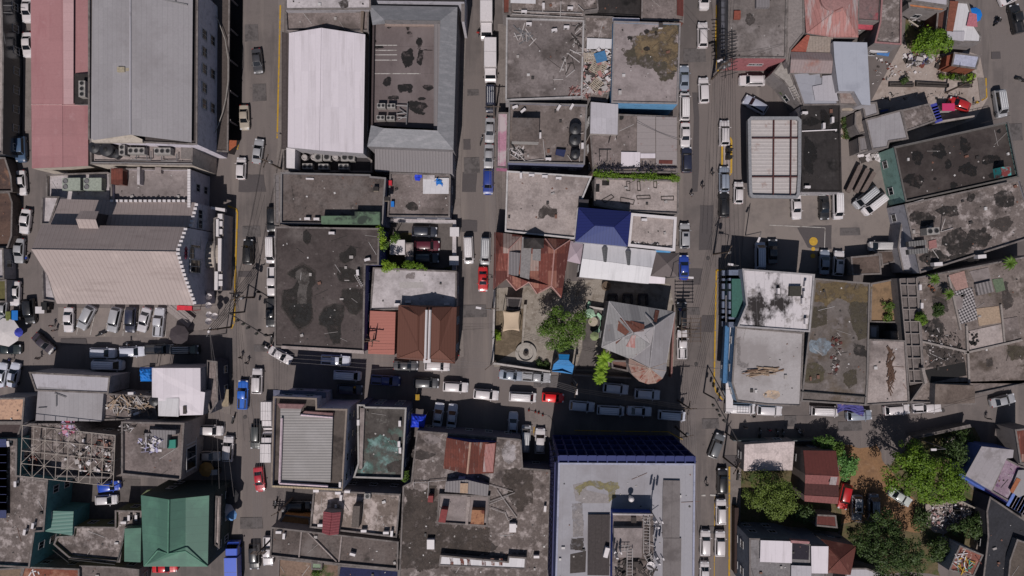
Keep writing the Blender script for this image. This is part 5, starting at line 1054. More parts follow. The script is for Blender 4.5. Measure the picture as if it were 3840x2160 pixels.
for u,v in ((766,468),(944,492)):
    q=P('C2',u,v,6.8);m=MB();m.mesh([(q.x-.6,q.y-1.1,5.7),(q.x+.6,q.y-1.1,5.7),(q.x+.6,q.y+1.1,5.7),(q.x-.6,q.y+1.1,5.7),(q.x,q.y-1.4,6.8),(q.x,q.y+1.1,6.8)],[(0,1,4),(1,2,5,4),(2,3,5),(3,0,4,5)]);m.build('roof_vent',surf('vent_grey',(104,104,106),.7,seams=(90,.3,.08,.5)),b)
def tent(t,pts,apex,ze,mat,label,name='tent_canopy'):
    q=[PT(t,p,ze) for p in pts];a=PT(t,apex,0);root=tag(empty(name,(a.x,a.y,0)),label,'canopy');m=MB()
    for i in range(len(q)):m.poly([tuple(q[i]),tuple(q[(i+1) % len(q)]),tuple(a)])
    c=m.build('canopy',mat,root);md=c.modifiers.new('t','SOLIDIFY');md.thickness=.04
    m=MB();[m.tube((p.x,p.y,0),tuple(p),.06) for p in q];m.build('post',STEEL,root);return root
tent('C2',[(1150,450),(1322,462),(1308,640),(1108,632)],(1232,538,5.2),3.8,surf('tent_grey',(96,88,88),.8,grain=.15),'dark grey square tent canopy beside the street')
tent('C2',[(496,368),(608,388),(582,545),(472,520)],(545,460,4.8),4.0,surf('tent_lilac',(160,146,156),.8,grain=.08),'pale lilac square tent left of the white metal roof')
pitched('small bright ribbed canopy under the grey tent','C2',[(1096,632,3.6),(1216,645,3.6),(1212,692,3.3),(1090,688,3.3)],[[(1096,632,3.6),(1216,645,3.6),(1212,692,3.3),(1090,688,3.3)]],metW,LG,z0=3.2,wins=False,cat='canopy',name='sheet_canopy')
# rusted red house
Lr=[('B2',1822,305,6.4),(500,362,6.4),(430,800,6.4),(358,708,7.6),(250,770,6.4),(188,678,7.4),(90,745,6.4),(18,655,7.4),('B2',1812,735,6.4)]
T1,T2=('B2',1930,420,8),(18,655,7.4)
b=pitched('old rust red patchwork roofed house with three ridges beside the garden','C2',Lr,[[('B2',1822,305,6.4),(-25,430-20,8),(18,655,7.4),('B2',1812,735,6.4)],[('B2',1822,305,6.4),(130,330,6.4),(38,428,8),(-25,410,8)],
     [(-25,410,8),(38,428,8),(32,620,7.6),(18,655,7.4)],[(130,330,6.6),(218,345,6.4),(215,660,6.5),(188,678,7.4),(110,640,6.6),(32,620,7.6),(38,428,8)],
     [(18,655,7.4),(32,620,7.6),(110,640,6.6),(188,678,7.4),(90,745,6.4)],[(218,345,6.4),(310,352,6.4),(380,440,8),(358,708,7.6),(250,770,6.4),(188,678,7.4),(215,660,6.5)],
     [(310,352,6.4),(500,362,6.4),(380,440,8)],[(500,362,6.4),(430,800,6.4),(358,708,7.6),(380,440,8)]],surf('metal_rust_patch',(112,62,54),.85,[((150,112,102),1.3,.58,.66,6,(2,.6)),((84,46,42),.25,.56,.64,7)],seams=(0,.5,.1,.4),panels=(0,1.5,2.9,.2),mosaic=(((150,132,126),.74),((86,46,42),.78),((134,90,78),.8)),grain=.25),(140,120,112))
patch(b,'C2',[(40,450,7.9),(125,462,7.1),(108,640,6.8),(34,620,7.6)],0,metG2,lift=.3,name='grey_sheets');patch(b,'C2',[(134,340),(212,350),(190,660),(120,640)],7.0,surf('sheet_grey_plain',(124,120,120)),lift=.2,th=.03,name='grey_sheets');patch(b,'C2',[(216,430),(278,430),(275,522),(214,515)],7.2,surf('sheet_grey_plain',(124,120,120)),lift=.35,th=.03,name='grey_sheets')
for a,c in (((38,428,8.1),(130,335,6.6)),((38,428,8.1),(30,640,7.6)),((380,440,8.1),(358,708,7.7)),((380,440,8.1),(312,352,6.6)),((380,440,8.1),(496,364,6.6)),((92,740,6.6),(188,678,7.5)),((188,678,7.5),(248,766,6.6)),((18,655,7.5),(90,740,6.6)),((358,708,7.7),(262,760,6.6)),((358,708,7.7),(428,790,6.6))):
    tubes_on(b,'C2',[(a,c)],.13,surf('ridge_pink',(160,122,116)),'ridge_cap')
q=P('C2',225,385,8.6);m=MB();m.mesh([(q.x-1.7,q.y-.8,7.6),(q.x+1.7,q.y-.8,7.6),(q.x+1.7,q.y+.8,7.6),(q.x-1.7,q.y+.8,7.6),(q.x,q.y+.8,8.9)],[(0,1,4),(1,2,4),(2,3,4),(3,0,4)]);m.build('roof_lantern',black,b)
# grey and rust house with round bay
E_=[(795,825,6),(1290,905,6),(1222,1340,6),(940,1262,6),(738,1172,6)];a1,a2,a3=(975,1062,8),(1138,1012,8),(1108,1150,7.6);cone=(1098,1330,7.6)
cp=[(1225,1290),(1222,1350),(1195,1405),(1145,1440),(1085,1447),(1020,1425),(965,1370),(942,1300),(945,1255)]
b=pitched('grey and rust patchwork hipped house with round conical bay at the street corner','C2',[(795,825,6),(1290,905,6),(1225,1290,6)]+[(u,v,6) for u,v in cp[1:]]+[(738,1172,6)],
    [dict(p=[E_[0],E_[1],a2,a1],m=0),dict(p=[E_[0],a1,E_[4]],m=0),dict(p=[a1,(960,1262,6),E_[4]],m=0),dict(p=[a1,a2,a3],m=1),dict(p=[a1,a3,(960,1262,6)],m=0),dict(p=[a2,E_[1],(1225,1290,6),cone,a3],m=1),dict(p=[a3,cone,(960,1262,6)],m=1)]+[dict(p=[(*cp[i],6),(*cp[i+1],6),cone],m=2 if i > 1 else 1) for i in range(len(cp)-1)],
    None,(132,124,124),mats=[surf('grey_patch_sheet',(134,132,133),.75,[((116,74,62),1.2,.66,.72,4,(2,.5))],seams=(8,.5,.08,.3),panels=(8,1.6,2.8,.08),mosaic=(((108,70,60),.88),((116,114,116),.8)),grain=.12),metG,surf('cone_rust',(140,118,110),.8,[((116,62,50),.7,.52,.58,8)],grain=.15)])
patch(b,'C2',[(870,950,7.0),(940,965,7.05),(1060,1000,7.6),(1055,1050,8),(968,1058,7.95)],0,surf('rust_block',(108,68,58),.85,[((156,140,132),1.2,.6,.64,3)],seams=(8,.5,.1,.3)),lift=.17,name='rust_sheets');patch(b,'C2',[(862,970,6.85),(945,1055,7.7),(885,1110,7.3),(842,1150,6.75)],0,surf('rust_block',(108,68,58)),lift=.2,name='rust_sheets');patch(b,'C2',[(965,1080,7.8),(1028,1085,7.8),(1000,1180,6.85),(920,1165,6.9)],0,rustP,lift=.2,name='rust_sheets');patch(b,'C2',[(1140,890,6.1),(1172,895,6.1),(1150,985,7.5),(1128,975,7.4)],0,surf('rust_block',(108,68,58)),lift=.2,name='rust_sheets')
for p,q in (((795,825,6.1),(975,1062,8.1)),((1290,905,6.1),(1138,1012,8.1)),((975,1062,8.1),(738,1172,6.1)),((1108,1150,7.7),(1065,1082,8)),((1108,1150,7.7),(960,1262,6.1)),((1138,1012,8.1),(1070,925,7)),((1138,1012,8.1),(1062,1075,8.0)),((1138,1012,8.1),(1100,1330,7.8)),((1290,905,6.1),(1225,1290,6.1)),((738,1172,6.1),(795,825,6.1))):tubes_on(b,'C2',[(p,q)],.1,surf('ridge_lt',(156,152,154)),'ridge_cap')
m=MB()
for u,v in cp:m.tube(P('C2',u,v,6.12),PT('C2',cone,0)+Vector((0,0,.15)),.06)
m.build('cone_rib',surf('rib_tan',(160,144,134)),b)
b=bld('reddish porch balcony behind the palms','C2',[(812,1270),(935,1275),(935,1355),(815,1330)],3,surf('balcony_red',(112,84,76),.9),GR,par=.6,wins=False,name='porch',cat='porch')
# garden: sail, fountain, gate, walls, umbrellas
m=MB();cn=[P('B2',1884,895,3.8),P('C2',122,895,3.4),P('C2',118,1050,3.8),P('B2',1880,1055,3.4)];n=10;vs=[]
for i in range(n+1):
    for j in range(n+1):
        s,t_=i/n,j/n;p=(cn[0]*(1-s)+cn[1]*s)*(1-t_)+(cn[3]*(1-s)+cn[2]*s)*t_;c=(cn[0]+cn[1]+cn[2]+cn[3])/4
        k=.16*(4*s*(1-s)*(abs(2*t_-1))**2+4*t_*(1-t_)*(abs(2*s-1))**2);p=p+(c-p)*k;vs.append((p.x,p.y,p.z-.25*16*s*(1-s)*t_*(1-t_)))
root=tag(empty('shade_sail',(cn[0].x,cn[0].y,0)),'cream four cornered shade sail stretched over the garden','shade sail');m.mesh(vs,[(i*(n+1)+j,(i+1)*(n+1)+j,(i+1)*(n+1)+j+1,i*(n+1)+j+1) for i in range(n) for j in range(n)]);o=m.build('canopy',surf('sail_cream',(184,164,142),.8,grain=.05),root,smooth=True);md=o.modifiers.new('t','SOLIDIFY');md.thickness=.02
m=MB();[m.tube((p.x,p.y,0),(p.x,p.y,p.z+.2),.06) for p in cn];m.build('post',STEEL,root)
q=P('C2',165,1218,.5);root=tag(empty('fountain',(q.x,q.y,0)),'round pale stone fountain ring in the garden corner','fountain');m=MB();m.lathe((q.x,q.y,0),[(1.9,0),(1.9,.5),(1.35,.55),(1.3,.2),(.1,.2)],32);m.build('basin',surf('stone_ring',(150,144,138),.9,[((104,98,90),1.2,.56,.62,4)],grain=.2),root);m=MB();m.lathe((q.x,q.y,.2),[(.5,0),(.45,.6),(.2,.7),(.1,1.1)],12);m.build('pedestal',stainM,root)
Bl=surf('gate_blue',(28,112,172),.6,seams=(88,.4,.08,.35),grain=.06)
bG=pitched('bright blue saddle shaped roof over the garden gate','C2',[(412,1225,3.6),(495,1228,3.6),(488,1268,3.7),(528,1308,3.4),(515,1372,3.4),(440,1352,4.0),(362,1352,3.4),(375,1298,3.4),(415,1262,3.7)],[[(412,1225,3.6),(495,1228,3.6),(488,1268,3.9),(415,1262,3.9)],[(375,1298,3.6),(415,1262,3.9),(488,1268,3.9),(528,1308,3.6)],[(375,1298,3.6),(528,1308,3.6),(515,1372,3.0),(362,1352,3.0)]],Bl,(150,146,144),wins=False,name='gate_house',cat='gate')
for lb,t,pts,z,c in (('white street wall below the garden','B2',[(1805,1285),('C2',350,1350),('C2',350,1362),(1805,1300)],1.8,(170,164,162)),('white side wall of the garden along the second street','B2',[(1812,740),(1828,740),(1815,1290),(1800,1290)],1.8,(170,164,162)),
                     ('low wall between the garden lawn and the gravel court','C2',[(150,850),(172,850),(145,1160),(132,1160)],1.2,(150,142,134)),('street wall with white pillars right of the blue gate','C2',[(530,1375),(960,1400),(960,1412),(528,1388)],1.6,(120,112,110)),
                     ('courtyard wall left of the round bay house','C2',[(645,860),(765,880),(762,895),(645,875)],1.4,(170,164,160)),('wall beside the round bay house along the main street','C2',[(1278,900),(1292,900),(1270,1400),(1258,1400)],1.6,(130,96,92))):
    q=[PT(t,p,z) for p in pts];m=MB();m.prism([(p.x,p.y) for p in q],0,z);tag(m.build('wall',W_(c),None,origin=(q[0].x,q[0].y,0)),lb,'wall',None,'thing')
mintp=(92,134,100)
for k,(u,v,s,lb) in enumerate(((650,918,.65,'round mint green table umbrella, uppermost in the side court'),(685,1090,.6,'round olive green umbrella, lowest in the side court'))):
    q=P('C2',u,v,2.2);inst(UMB,(q.x,q.y,0),.3*k,lb,'garden umbrellas',color=lin((150,178,154) if k == 0 else (120,132,96)),scale=(s,s,.9))
for k,(u,v,r) in enumerate(((655,890,200),(728,975,10),(722,1020,-30))):
    m=MB();c=P('C2',u,v,.5);rr=1.5
    for i in range(8):a0,a1=radians(r-50+i*12.5),radians(r-50+(i+1)*12.5);ctr=(c.x-rr*cos(radians(r)),c.y-rr*sin(radians(r)));m.prism([(ctr[0]+rr*cos(a0),ctr[1]+rr*sin(a0)),(ctr[0]+(rr+.55)*cos(a0),ctr[1]+(rr+.55)*sin(a0)),(ctr[0]+(rr+.55)*cos(a1),ctr[1]+(rr+.55)*sin(a1)),(ctr[0]+rr*cos(a1),ctr[1]+rr*sin(a1))],0,.5)
    tag(m.build('curved_bench',surf('bench_mint',(150,186,160)),None,origin=(c.x,c.y,0)),'curved mint green bench in the side court, %s of three' % ('upper','middle','lower')[k],'bench','curved benches')
m=MB();q=P('C2',672,978,.6);m.lathe((q.x,q.y,0),[(.1,0),(.1,.55),(.85,.6),(.85,.66)],16);tag(m.build('round_table',surf('table_cream',(160,150,136)),None,origin=(q.x,q.y,0)),'round cream table between the curved benches','table')
for k,(u,v) in enumerate(((820,800),(935,800),(1050,800))):m=MB();q=P('C2',u,v,.5);m.box((q.x,q.y+.6,.35),(1.6,.4,.7));m.box((q.x-.7,q.y-.4,.35),(.4,1.8,.7));m.box((q.x+.7,q.y-.4,.35),(.4,1.8,.7));tag(m.build('garden_booth',surf('booth_dark',(56,52,54)),None,origin=(q.x,q.y,0)),'dark U shaped seat in the shaded garden court, %s' % ('leftmost','middle one','rightmost')[k],'seat','U shaped seats')
q=P('C2',775,710,1);m=MB();m.lathe((q.x,q.y,0),[(.8,0),(.85,.9),(.6,.95),(.5,.6)],18);tag(m.build('round_planter',surf('planter_brown',(96,82,70)),None,origin=(q.x,q.y,0)),'round brown planter beside the garden path','planter')
box_blk=bld('small black topped hut by the shade sail','C2',[(20,795),(135,800),(110,895),(25,888)],2.4,surf('hut_net',(50,46,48)),GR,par=.05,wins=False,name='garden_hut',cat='hut')
# ---------------- blue lattice block ----------------
b=bld('big royal blue office block with lattice sunscreen facade and pale flat roof','C3',[(412,596),(1442,602),(1432,1620),(385,1620)],17,surf('roof_paleblue',(146,144,150),.85,[((130,126,130),.08,.5,.62,3)],seams=(-1,2.1,.05,.2),grain=.08),(84,94,150),par=.25,cop=W_((150,152,170)),wins=False)
NW,NE,SW=P('C3',412,596,17),P('C3',1442,602,17),P('C3',385,1620,17)
lat=surf('lattice_blue',(34,44,98),.6,grain=.1)
m=MB();n=14
for k in range(n+1):p=NW.lerp(NE,k/n);m.box((p.x,p.y+.55,9.3),(.22,1.1,15.4))
for k in range(5):z=1.8+k*3.7;a=(NW+NE)/2;m.box((a.x,a.y+.55,z),((NE-NW).length,1.14,.25),atan2(NE.y-NW.y,NE.x-NW.x))
m.build('sunscreen',lat,b)
m=MB()
for k in range(n*1):
    for f in range(4):p=NW.lerp(NE,(k+.5)/n);m.box((p.x,p.y+.02,3.7+f*3.7),(2.6,.06,2.2))
m.build('facade_glazing',PANE,b)
m=MB();nn=22
for k in range(nn):
    for f in range(4):
        a,c=NW.lerp(SW,k/nn),NW.lerp(SW,(k+1)/nn);z0,z1=1.8+f*3.7,5.5+f*3.7
        m.tube((a.x-.5,a.y,z0),(c.x-.5,c.y,z1),.11,n=4);m.tube((a.x-.5,a.y,z1),(c.x-.5,c.y,z0),.11,n=4)
for k in range(5):z=1.8+k*3.7;a=(NW+SW)/2;m.box((a.x-.5,a.y,z),(.2,(NW-SW).length,.16),atan2(NW.y-SW.y,NW.x-SW.x)-pi/2)
m.build('sunscreen',surf('lattice_navy',(34,38,84),.6),b)
zr=16.75
stain(b,'C3',[(540,790),(600,745),(700,730),(860,745),(860,790),(830,810),(840,850),(780,870),(790,820),(740,790),(640,785),(590,800),(570,850)],zr,surf('moss_ochre',(122,114,84),.95,[((140,136,124),.6,.55,.65,3)],grain=.25),2,.14)
patch(b,'C3',[(1200,722),(1326,725),(1322,1155),(1192,1155),(1195,820)],zr,surf('roof_panels',(112,106,106),.9,[((92,86,86),.3,.5,.6,4)],seams=(-1,2.1,.06,.4),grain=.15),lift=.3,th=.05,name='roof_panels');patch(b,'C3',[(1200,1160),(1336,1160),(1330,1600),(1195,1600)],zr,surf('roof_panels',(112,106,106)),lift=.2,th=.05,name='roof_panels')
stain(b,'C3',[(505,1165),(600,1165),(600,1260),(500,1250)],zr,stainM,3,.1);stain(b,'C3',[(510,900),(590,890),(600,1150),(515,1160)],zr,surf('stain_pale',(134,128,128),.9),4,.1);patch(b,'C3',[(500,1285),(620,1260),(615,1420),(498,1430)],zr,stainM,lift=.02,name='roof_panels')
patch(b,'C3',[(640,730),(520,760),(540,880),(600,900),(800,900),(800,840),(620,800)],zr,surf('stain_pale',(134,128,128),.9),lift=.004,name='worn_patch')
patch(b,'C3',[(632,980),(798,980),(792,1438),(628,1435)],zr,surf('dark_panel_roof',(66,60,60),.9,[((116,110,110),1.2,.66,.7,3,(4,.6))],seams=(-1,.9,.05,.4)),lift=.3,th=.1,name='dark_roof_deck')
q=W3('C3',[(822,978),(1130,985),(1128,1620),(815,1620)],19.1);c=sum(q,Vector())/4
m=MB();m.prism([(p.x,p.y) for p in q],16.6,19.1,0,1);m.build('plant_room',[surf('plant_blue',(40,66,150),.6),conc],b)
box_on(b,'C3',[(830,1088),(1048,1088),(1040,1310),(830,1310)],19.1,1.0,W_((140,134,134)),'roof_platform',concS);box_on(b,'C3',[(822,978),(1122,982),(1122,994),(822,990)],19.1,.5,concW,'parapet')
box_on(b,'C3',[(962,1010),(1000,1010),(1000,1048),(962,1048)],19.1,.5,concB,'roof_hatch',stainM)
heap('plant_clutter','C3',[(830,1320),(1120,1320),(1120,1449),(830,1449)],19.1,50,[stainD,stainM,stainM],'pipes and boxes cluttering the plant room roof',31,(.3,1.6),.7,lay='mix')
heap('cable_clutter','C3',[(1050,990),(1150,1030),(1130,1449),(1100,1449)],19.1,34,[stainL,STEEL,stainM],'antenna brackets along the right edge of the plant room',32,(.3,1.8),.8)
def ladder(t,pts,z,w_,label,col):
    m=MB();q=[P(t,u,v,z) for u,v in pts]
    for a,c in zip(q,q[1:]):
        d=(c-a).normalized();nn_=Vector((-d.y,d.x,0))*w_/2;m.tube(a+nn_,c+nn_,.06);m.tube(a-nn_,c-nn_,.06);k=int((c-a).length/.45)
        for i in range(k):p=a+(c-a)*((i+.5)/k);m.tube(p+nn_,p-nn_,.04)
    return tag(m.build('cable_ladder',col,None,origin=(q[0].x,q[0].y,z)),label,'cable tray')
ladder('C3',[(1078,1000),(1076,1280),(1115,1350)],19.8,.9,'long white cable ladder down the right of the plant room',stainL);ladder('C3',[(868,1240),(950,1240),(948,1449)],20.6,.8,'bent white cable ladder around the roof platform',stainL)
def antenna(t,u,v,z,h,label):
    q=P(t,u,v,z+h*.5);q.z=z;root=tag(empty('antenna_mast',q),label,'antenna');m=MB();m.tube(q,q+Vector((0,0,h)),.09);m.build('mast',STEEL,root)
    for k in range(3):a=k*2*pi/3+.4;m=MB();m.box(q+Vector((.55*cos(a),.55*sin(a),h-.9)),(.18,.35,1.9),a);m.tube(q+Vector((0,0,h-.6)),q+Vector((.5*cos(a),.5*sin(a),h-.6)),.04);m.build('antenna_panel',WHITE,root)
antenna('C3',1135,1000,16.8,6.8,'three panel antenna mast at the upper right corner of the plant room');antenna('C3',1155,1290,16.8,4.5,'antenna mast halfway down the right side of the plant room');antenna('C3',840,1240,16.8,5.2,'antenna mast on the left edge of the plant room')
q=P('C3',960,868,18);m=MB();m.lathe((q.x,q.y,16.8),[(.25,0),(.25,1.0),(.4,1.05),(.42,1.4),(.25,1.6),(.05,1.65)],18);tag(m.build('roof_ventilator',WHITE,None,origin=(q.x,q.y,16.8)),'round white ventilator above the plant room','ventilator')
q=P('C3',1108,1375,20);q.z=19.1;inst(DISH,q,.5,'white satellite dish at the lower right of the plant room')
acs('C3',zr,'the pale roof',[(770,1262,75,'white cooler at the left side of the blue plant room')],AC,'x',s=1.6)
bld('thin dark base wall of the car bay left of the blue block','C3',[(135,628),(352,640),(350,648),(135,636)],5,surf('dark_blue_wall',(36,40,84)),(36,40,84),par=0,wins=False,name='wall',cat='wall')
# ---------------- right blocks ----------------
b=bld('big weathered roof with pink south wall and dark signs on its street face','C1',[(1695,-90),('D1',225,-90),('D1',213,440),(1690,436)],6.6,surf('roof_weather',(104,98,96),.95,[((128,122,121),.2,.5,.6,7),((78,72,70),.35,.58,.66,8)],grain=.3),GR,par=.2,wins=False)
q=[P('C1',1712,437,6.4),P('D1',212,441,6.4)];m=MB();a,c=q;m.prism([(a.x,a.y-.12),(c.x,c.y-.12),(c.x,c.y+.1),(a.x,a.y+.1)],0,6.4);m.build('street_front',W_((150,94,98)),b)
for k in (.5,.62):p=a.lerp(c,k);window(b,(p.x,p.y-.13,3.4),0,1.1,.7)
box_on(b,'C1',[(1905,-20),(2005,-20),(2005,55),(1905,55)],6.4,.8,metG2,'roof_shed');box_on(b,'C1',[(1738,80),(1788,80),(1786,142),(1735,142)],6.4,.5,surf('rust_hatch',(124,68,56)),'roof_hatch')
stain(b,'C1',blob(1850,150,42,46),6.4,stainM,3)
m=MB();q=P('C1',1672,-90,4.5);q2=P('C1',1660,430,4.5);m.box(((q.x+q2.x)/2,(q.y+q2.y)/2,4.6),(1.3,abs(q.y-q2.y),.3));m.build('street_canopy',surf('canopy_slats',(84,84,92),.8,seams=(90,1.2,.3,.7)),b)
b=bld('long narrow grey sheet strip roof beside the weathered roof','D1',[(228,-90),(350,-90),(355,250),(252,375),(235,500),(215,460)],6.2,surf('strip_grey',(126,118,116),.8,seams=(90,1.2,.05,.2)),GR,par=.1)
b=pitched('large faded pink and rust hipped sheet roof near the top','D1',[(350,-90,6.4),(756,-90,6.4),(758,282,6.2),(568,282,6.2),(368,250,6.2)],[[(350,-90,6.4),(575,90,8),(368,250,6.2)],[(350,-90,6.4),(756,-90,6.4),(640,60,8),(575,90,8)],[(756,-90,6.4),(758,282,6.2),(640,60,8)],[(640,60,8),(758,282,6.2),(568,282,6.2),(368,250,6.2),(575,90,8)]],rustP,GR)
q=P('D1',600,-30,8.2);m=MB();m.lathe((q.x,q.y,6.4),[(2.6,0),(2.6,1.5),(2.4,1.6),(1,1.75)],24);m.build('round_drum',surf('drum_pink',(140,106,104),.9,[((112,92,90),.4,.5,.6,4)]),b)
b=pitched('tan and rust sheet roofs stepping down below the pink hipped roof','D1',[(372,262,6),(568,284,6),(566,402,5.6),(250,388,5.6)],[dict(p=[(372,262,6),(395,270,6),(365,395,5.6),(250,388,5.6)],m=1),dict(p=[(395,270,6),(568,284,6),(566,402,5.6),(365,395,5.6)],m=0)],None,GR,mats=[surf('sheet_tan',(136,124,116),.8,[((124,84,74),.5,.62,.7,3)],seams=(5,.5,.08,.3)),surf('sheet_redrust',(140,76,64),.85,seams=(60,.5,.08,.3))])
b=pitched('grey pink gabled sheet roof below the tan one','D1',[(250,395,5.8),(566,404,5.8),(568,470,6.6),(560,552,5.4),(246,548,5.4),(252,448,6.6)],[[(250,395,5.8),(566,404,5.8),(568,458,6.6),(252,448,6.6)],[(252,448,6.6),(568,458,6.6),(560,552,5.4),(246,548,5.4)]],surf('sheet_greypink',(132,118,118),.8,[((126,88,80),.3,.58,.7,5)],seams=(0,.5,.08,.3),grain=.15),GR)
b=bld('angled pale blue grey sheet roof at the corner of the filling station lot','D1',[(262,552),(382,540),(400,556),(480,546),(485,575),(562,568),(614,792),(348,795)],5,surf('sheet_bluegrey',(140,140,148),.7,seams=(80,1.6,.05,.25),panels=(80,3,3,.08),grain=.08),GR,par=.05)
patch(b,'D1',[(412,655),(484,640),(486,575),(562,570),(608,765),(432,762)],4.95,metL,lift=.2,th=.04,name='pale_sheet')
b=bld('slanting white capped wall strip with ladder beside the blue grey roof','D1',[(110,555),(180,470),(240,520),(345,790),(330,796),(200,620)],4.6,surf('strip_white',(144,138,134),.9),GR,par=.1)
ladder('D1',[(255,650),(300,745)],4.7,1.0,'pale ladder lying along the slanting wall strip',stainL)
b=pitched('long pale blue metal roof between the gabled roofs and the dirt lot','D1',[(572,315,7),(826,322,7),(852,795,6.4),(785,790,6.4),(728,690,6.4),(612,688,6.4),(580,450,7)],[[(572,315,7),(826,322,7),(852,795,6.4),(785,790,6.4),(728,690,6.5),(612,688,6.5),(580,450,6.8)]],surf('sheet_paleblue',(152,154,164),.6,[((140,142,152),.3,.55,.66,8)],seams=(3,2.4,.05,.2),grain=.05),LG)
bld('mixed tan patch roof hugging the pale blue metal roof','D1',[(590,500),(640,510),(640,690),(745,695),(740,745),(780,745),(785,795),(620,792)],5.2,surf('sheet_mixed',(136,124,120),.8,[((110,88,82),.4,.5,.6,8)],panels=(0,2.5,2.5,.1)),GR,par=.05)
b=bld('dark red bordered roof at the top','D1',[(758,-90),(940,-90),(922,166),(758,156)],6.4,surf('roof_redborder',(112,92,92),.9,[((146,66,78),.12,.53,.57,3),((84,78,78),.3,.56,.62,5)]),GR,par=.2)
b=bld('tall mottled grey pink roof with red left edge at the top','D1',[(942,-90),(1090,-90),(1085,338),(886,322),(925,165)],6.8,concM,GR,par=.25,cop=surf('edge_rose',(140,104,104)))
box_on(b,'D1',[(760,170),(920,180),(880,222),(760,215)],4.5,.4,surf('roof_rose',(160,72,84)),'red_lean_to');box_on(b,'D1',[(850,330),(925,335),(1000,350),(985,392),(905,392),(850,385)],3,.4,metWr,'lean_to');box_on(b,'D1',[(900,392),(1000,392),(990,425),(905,412)],2.4,.1,surf('sheet_blue',(70,112,166)),'blue_sheet')
b=bld('orange walled roofless yard building beside the leafy tree at the top','D1',[(1140,20),(1440,62),(1395,88),(1145,58)],4.5,surf('roof_orange',(166,112,76),.9,[((146,92,62),.4,.5,.6,2)]),GR,par=.05)
tubes_on(b,'D1',[((1145,80,3),(1355,98,3)),((1355,98,3),(1345,240,3)),((1140,150,3),(1215,200,3))],.14,surf('frame_cream',(156,146,136)),'frame_beam')
bld('pale sheet roofs at the very top beside the orange roof','D1',[(1150,-90),(1440,-90),(1440,50),(1165,10)],5,metL,GR,par=.05)
b=bld('rust brown and white sheet roof beside the upper right street','D1',[(1448,8),(1592,18),(1640,190),(1690,270),(1682,322),(1550,318),(1420,230)],5,metWr,GR,par=.05)
patch(b,'D1',[(1448,10),(1512,14),(1470,245),(1420,235)],4.95,surf('rust_brown',(116,70,56),.85,seams=(90,2.4,.1,.3)),lift=.2,th=.05,name='rust_sheets');patch(b,'D1',[(1592,100),(1645,112),(1652,208),(1570,202)],4.95,surf('rose_sheet',(164,100,110)),lift=.3,th=.05,name='rose_sheet');patch(b,'D1',[(1425,240),(1560,240),(1550,315),(1430,300)],4.95,metL,lift=.2,th=.05,name='pale_sheet')
bld('dark brown boarded shed beside the leafy tree','D1',[(1360,90),(1440,60),(1420,235),(1405,260),(1345,250)],4,surf('board_brown',(84,54,46),.9,seams=(0,.5,.08,.4)),(84,54,46),par=.05,wins=False)
q=P('D1',1655,102,3);m=MB();m.lathe((q.x,q.y,2.4),[(1.4,0),(1.2,.25),(.1,.5)],9);m.tube((q.x,q.y,0),(q.x,q.y,2.8),.05);tag(m.build('parasol',tarpB,None,origin=(q.x,q.y,0)),'bright blue parasol at the edge of the upper right street','umbrella')
b=bld('pale blue sheet shed with orange brown side at the end of the dirt lot','D1',[(1485,396),(1682,420),(1652,522),(1465,496)],3.2,surf('sheet_lilac',(160,162,180),.6),(120,70,50),par=.03,wins=False);box_on(b,'D1',[(1432,420),(1478,408),(1462,490),(1422,498)],0.0,2.4,surf('side_rust',(120,64,48)),'side_bay')
heap('scrap_heap','D1',[(1080,420),(1240,400),(1330,440),(1250,500),(1120,490)],0,130,[WHITE,stainL,stainM,plain('scrap_blue',(50,56,120)),rust,STEEL],'heap of scrap panels and furniture on the pale dirt lot',41,(.3,2.0),.8,lay='mix')
heap('scrap_heap','D1',[(1340,430),(1430,430),(1420,540),(1350,520)],0,60,[surf('scrap_wood',(150,130,112)),rust,stainM],'heap of brown timber scrap beside the blue sheet shed',42,(.3,1.4),.6,lay='mix')
heap('scattered_rubbish','D1',[(880,430),(1060,500),(1340,560),(1000,600),(860,640)],.02,70,[stainL,stainM,rust,WHITE],'rubbish scattered over the middle of the pale dirt lot',44,(.15,.8),.15,lay='mix')
heap('scattered_rubbish','D1',[(1000,690),(1600,690),(1500,740),(900,760)],.02,60,[stainL,stainM,dirtP,stainD],'rubbish along the lower side of the pale dirt lot',45,(.15,.7),.12,lay='mix')
heap('yard_scrap','D1',[(1160,110),(1330,120),(1320,230),(1150,220)],.02,60,[stainL,stainM,WHITE,rust],'scrap lying in the yard behind the bright tree',46,(.2,1.2),.4,lay='mix')
for k,(pts,lb) in enumerate((([(1000,622),(1185,622),(1182,652),(1000,648)],'low empty masonry planter, left of three in the dirt lot'),([(1202,614),(1448,628),(1448,656),(1202,646)],'low dark masonry planter, middle of three in the dirt lot'),([(1525,630),(1612,628),(1612,656),(1528,656)],'low dark masonry planter, right of three in the dirt lot'))):
    q=W3('D1',pts,.6);m=MB();xy=[Vector((p.x,p.y)) for p in q];xy=xy if area(xy) > 0 else xy[::-1];ii=inset(xy,.25)
    for i in range(4):a,c,ai,ci=xy[i],xy[(i+1) % 4],ii[i],ii[(i+1) % 4];m.poly([(a.x,a.y,0),(c.x,c.y,0),(c.x,c.y,.6),(a.x,a.y,.6)]);m.poly([(a.x,a.y,.6),(c.x,c.y,.6),(ci.x,ci.y,.6),(ai.x,ai.y,.6)]);m.poly([(ci.x,ci.y,0),(ai.x,ai.y,0),(ai.x,ai.y,.6),(ci.x,ci.y,.6)])
    m.poly([(p.x,p.y,.3) for p in ii],1);tag(m.build('masonry_planter',[stainM,soil if k == 0 else stainD],None,origin=(xy[0].x,xy[0].y,0)),lb,'planter','masonry planters')
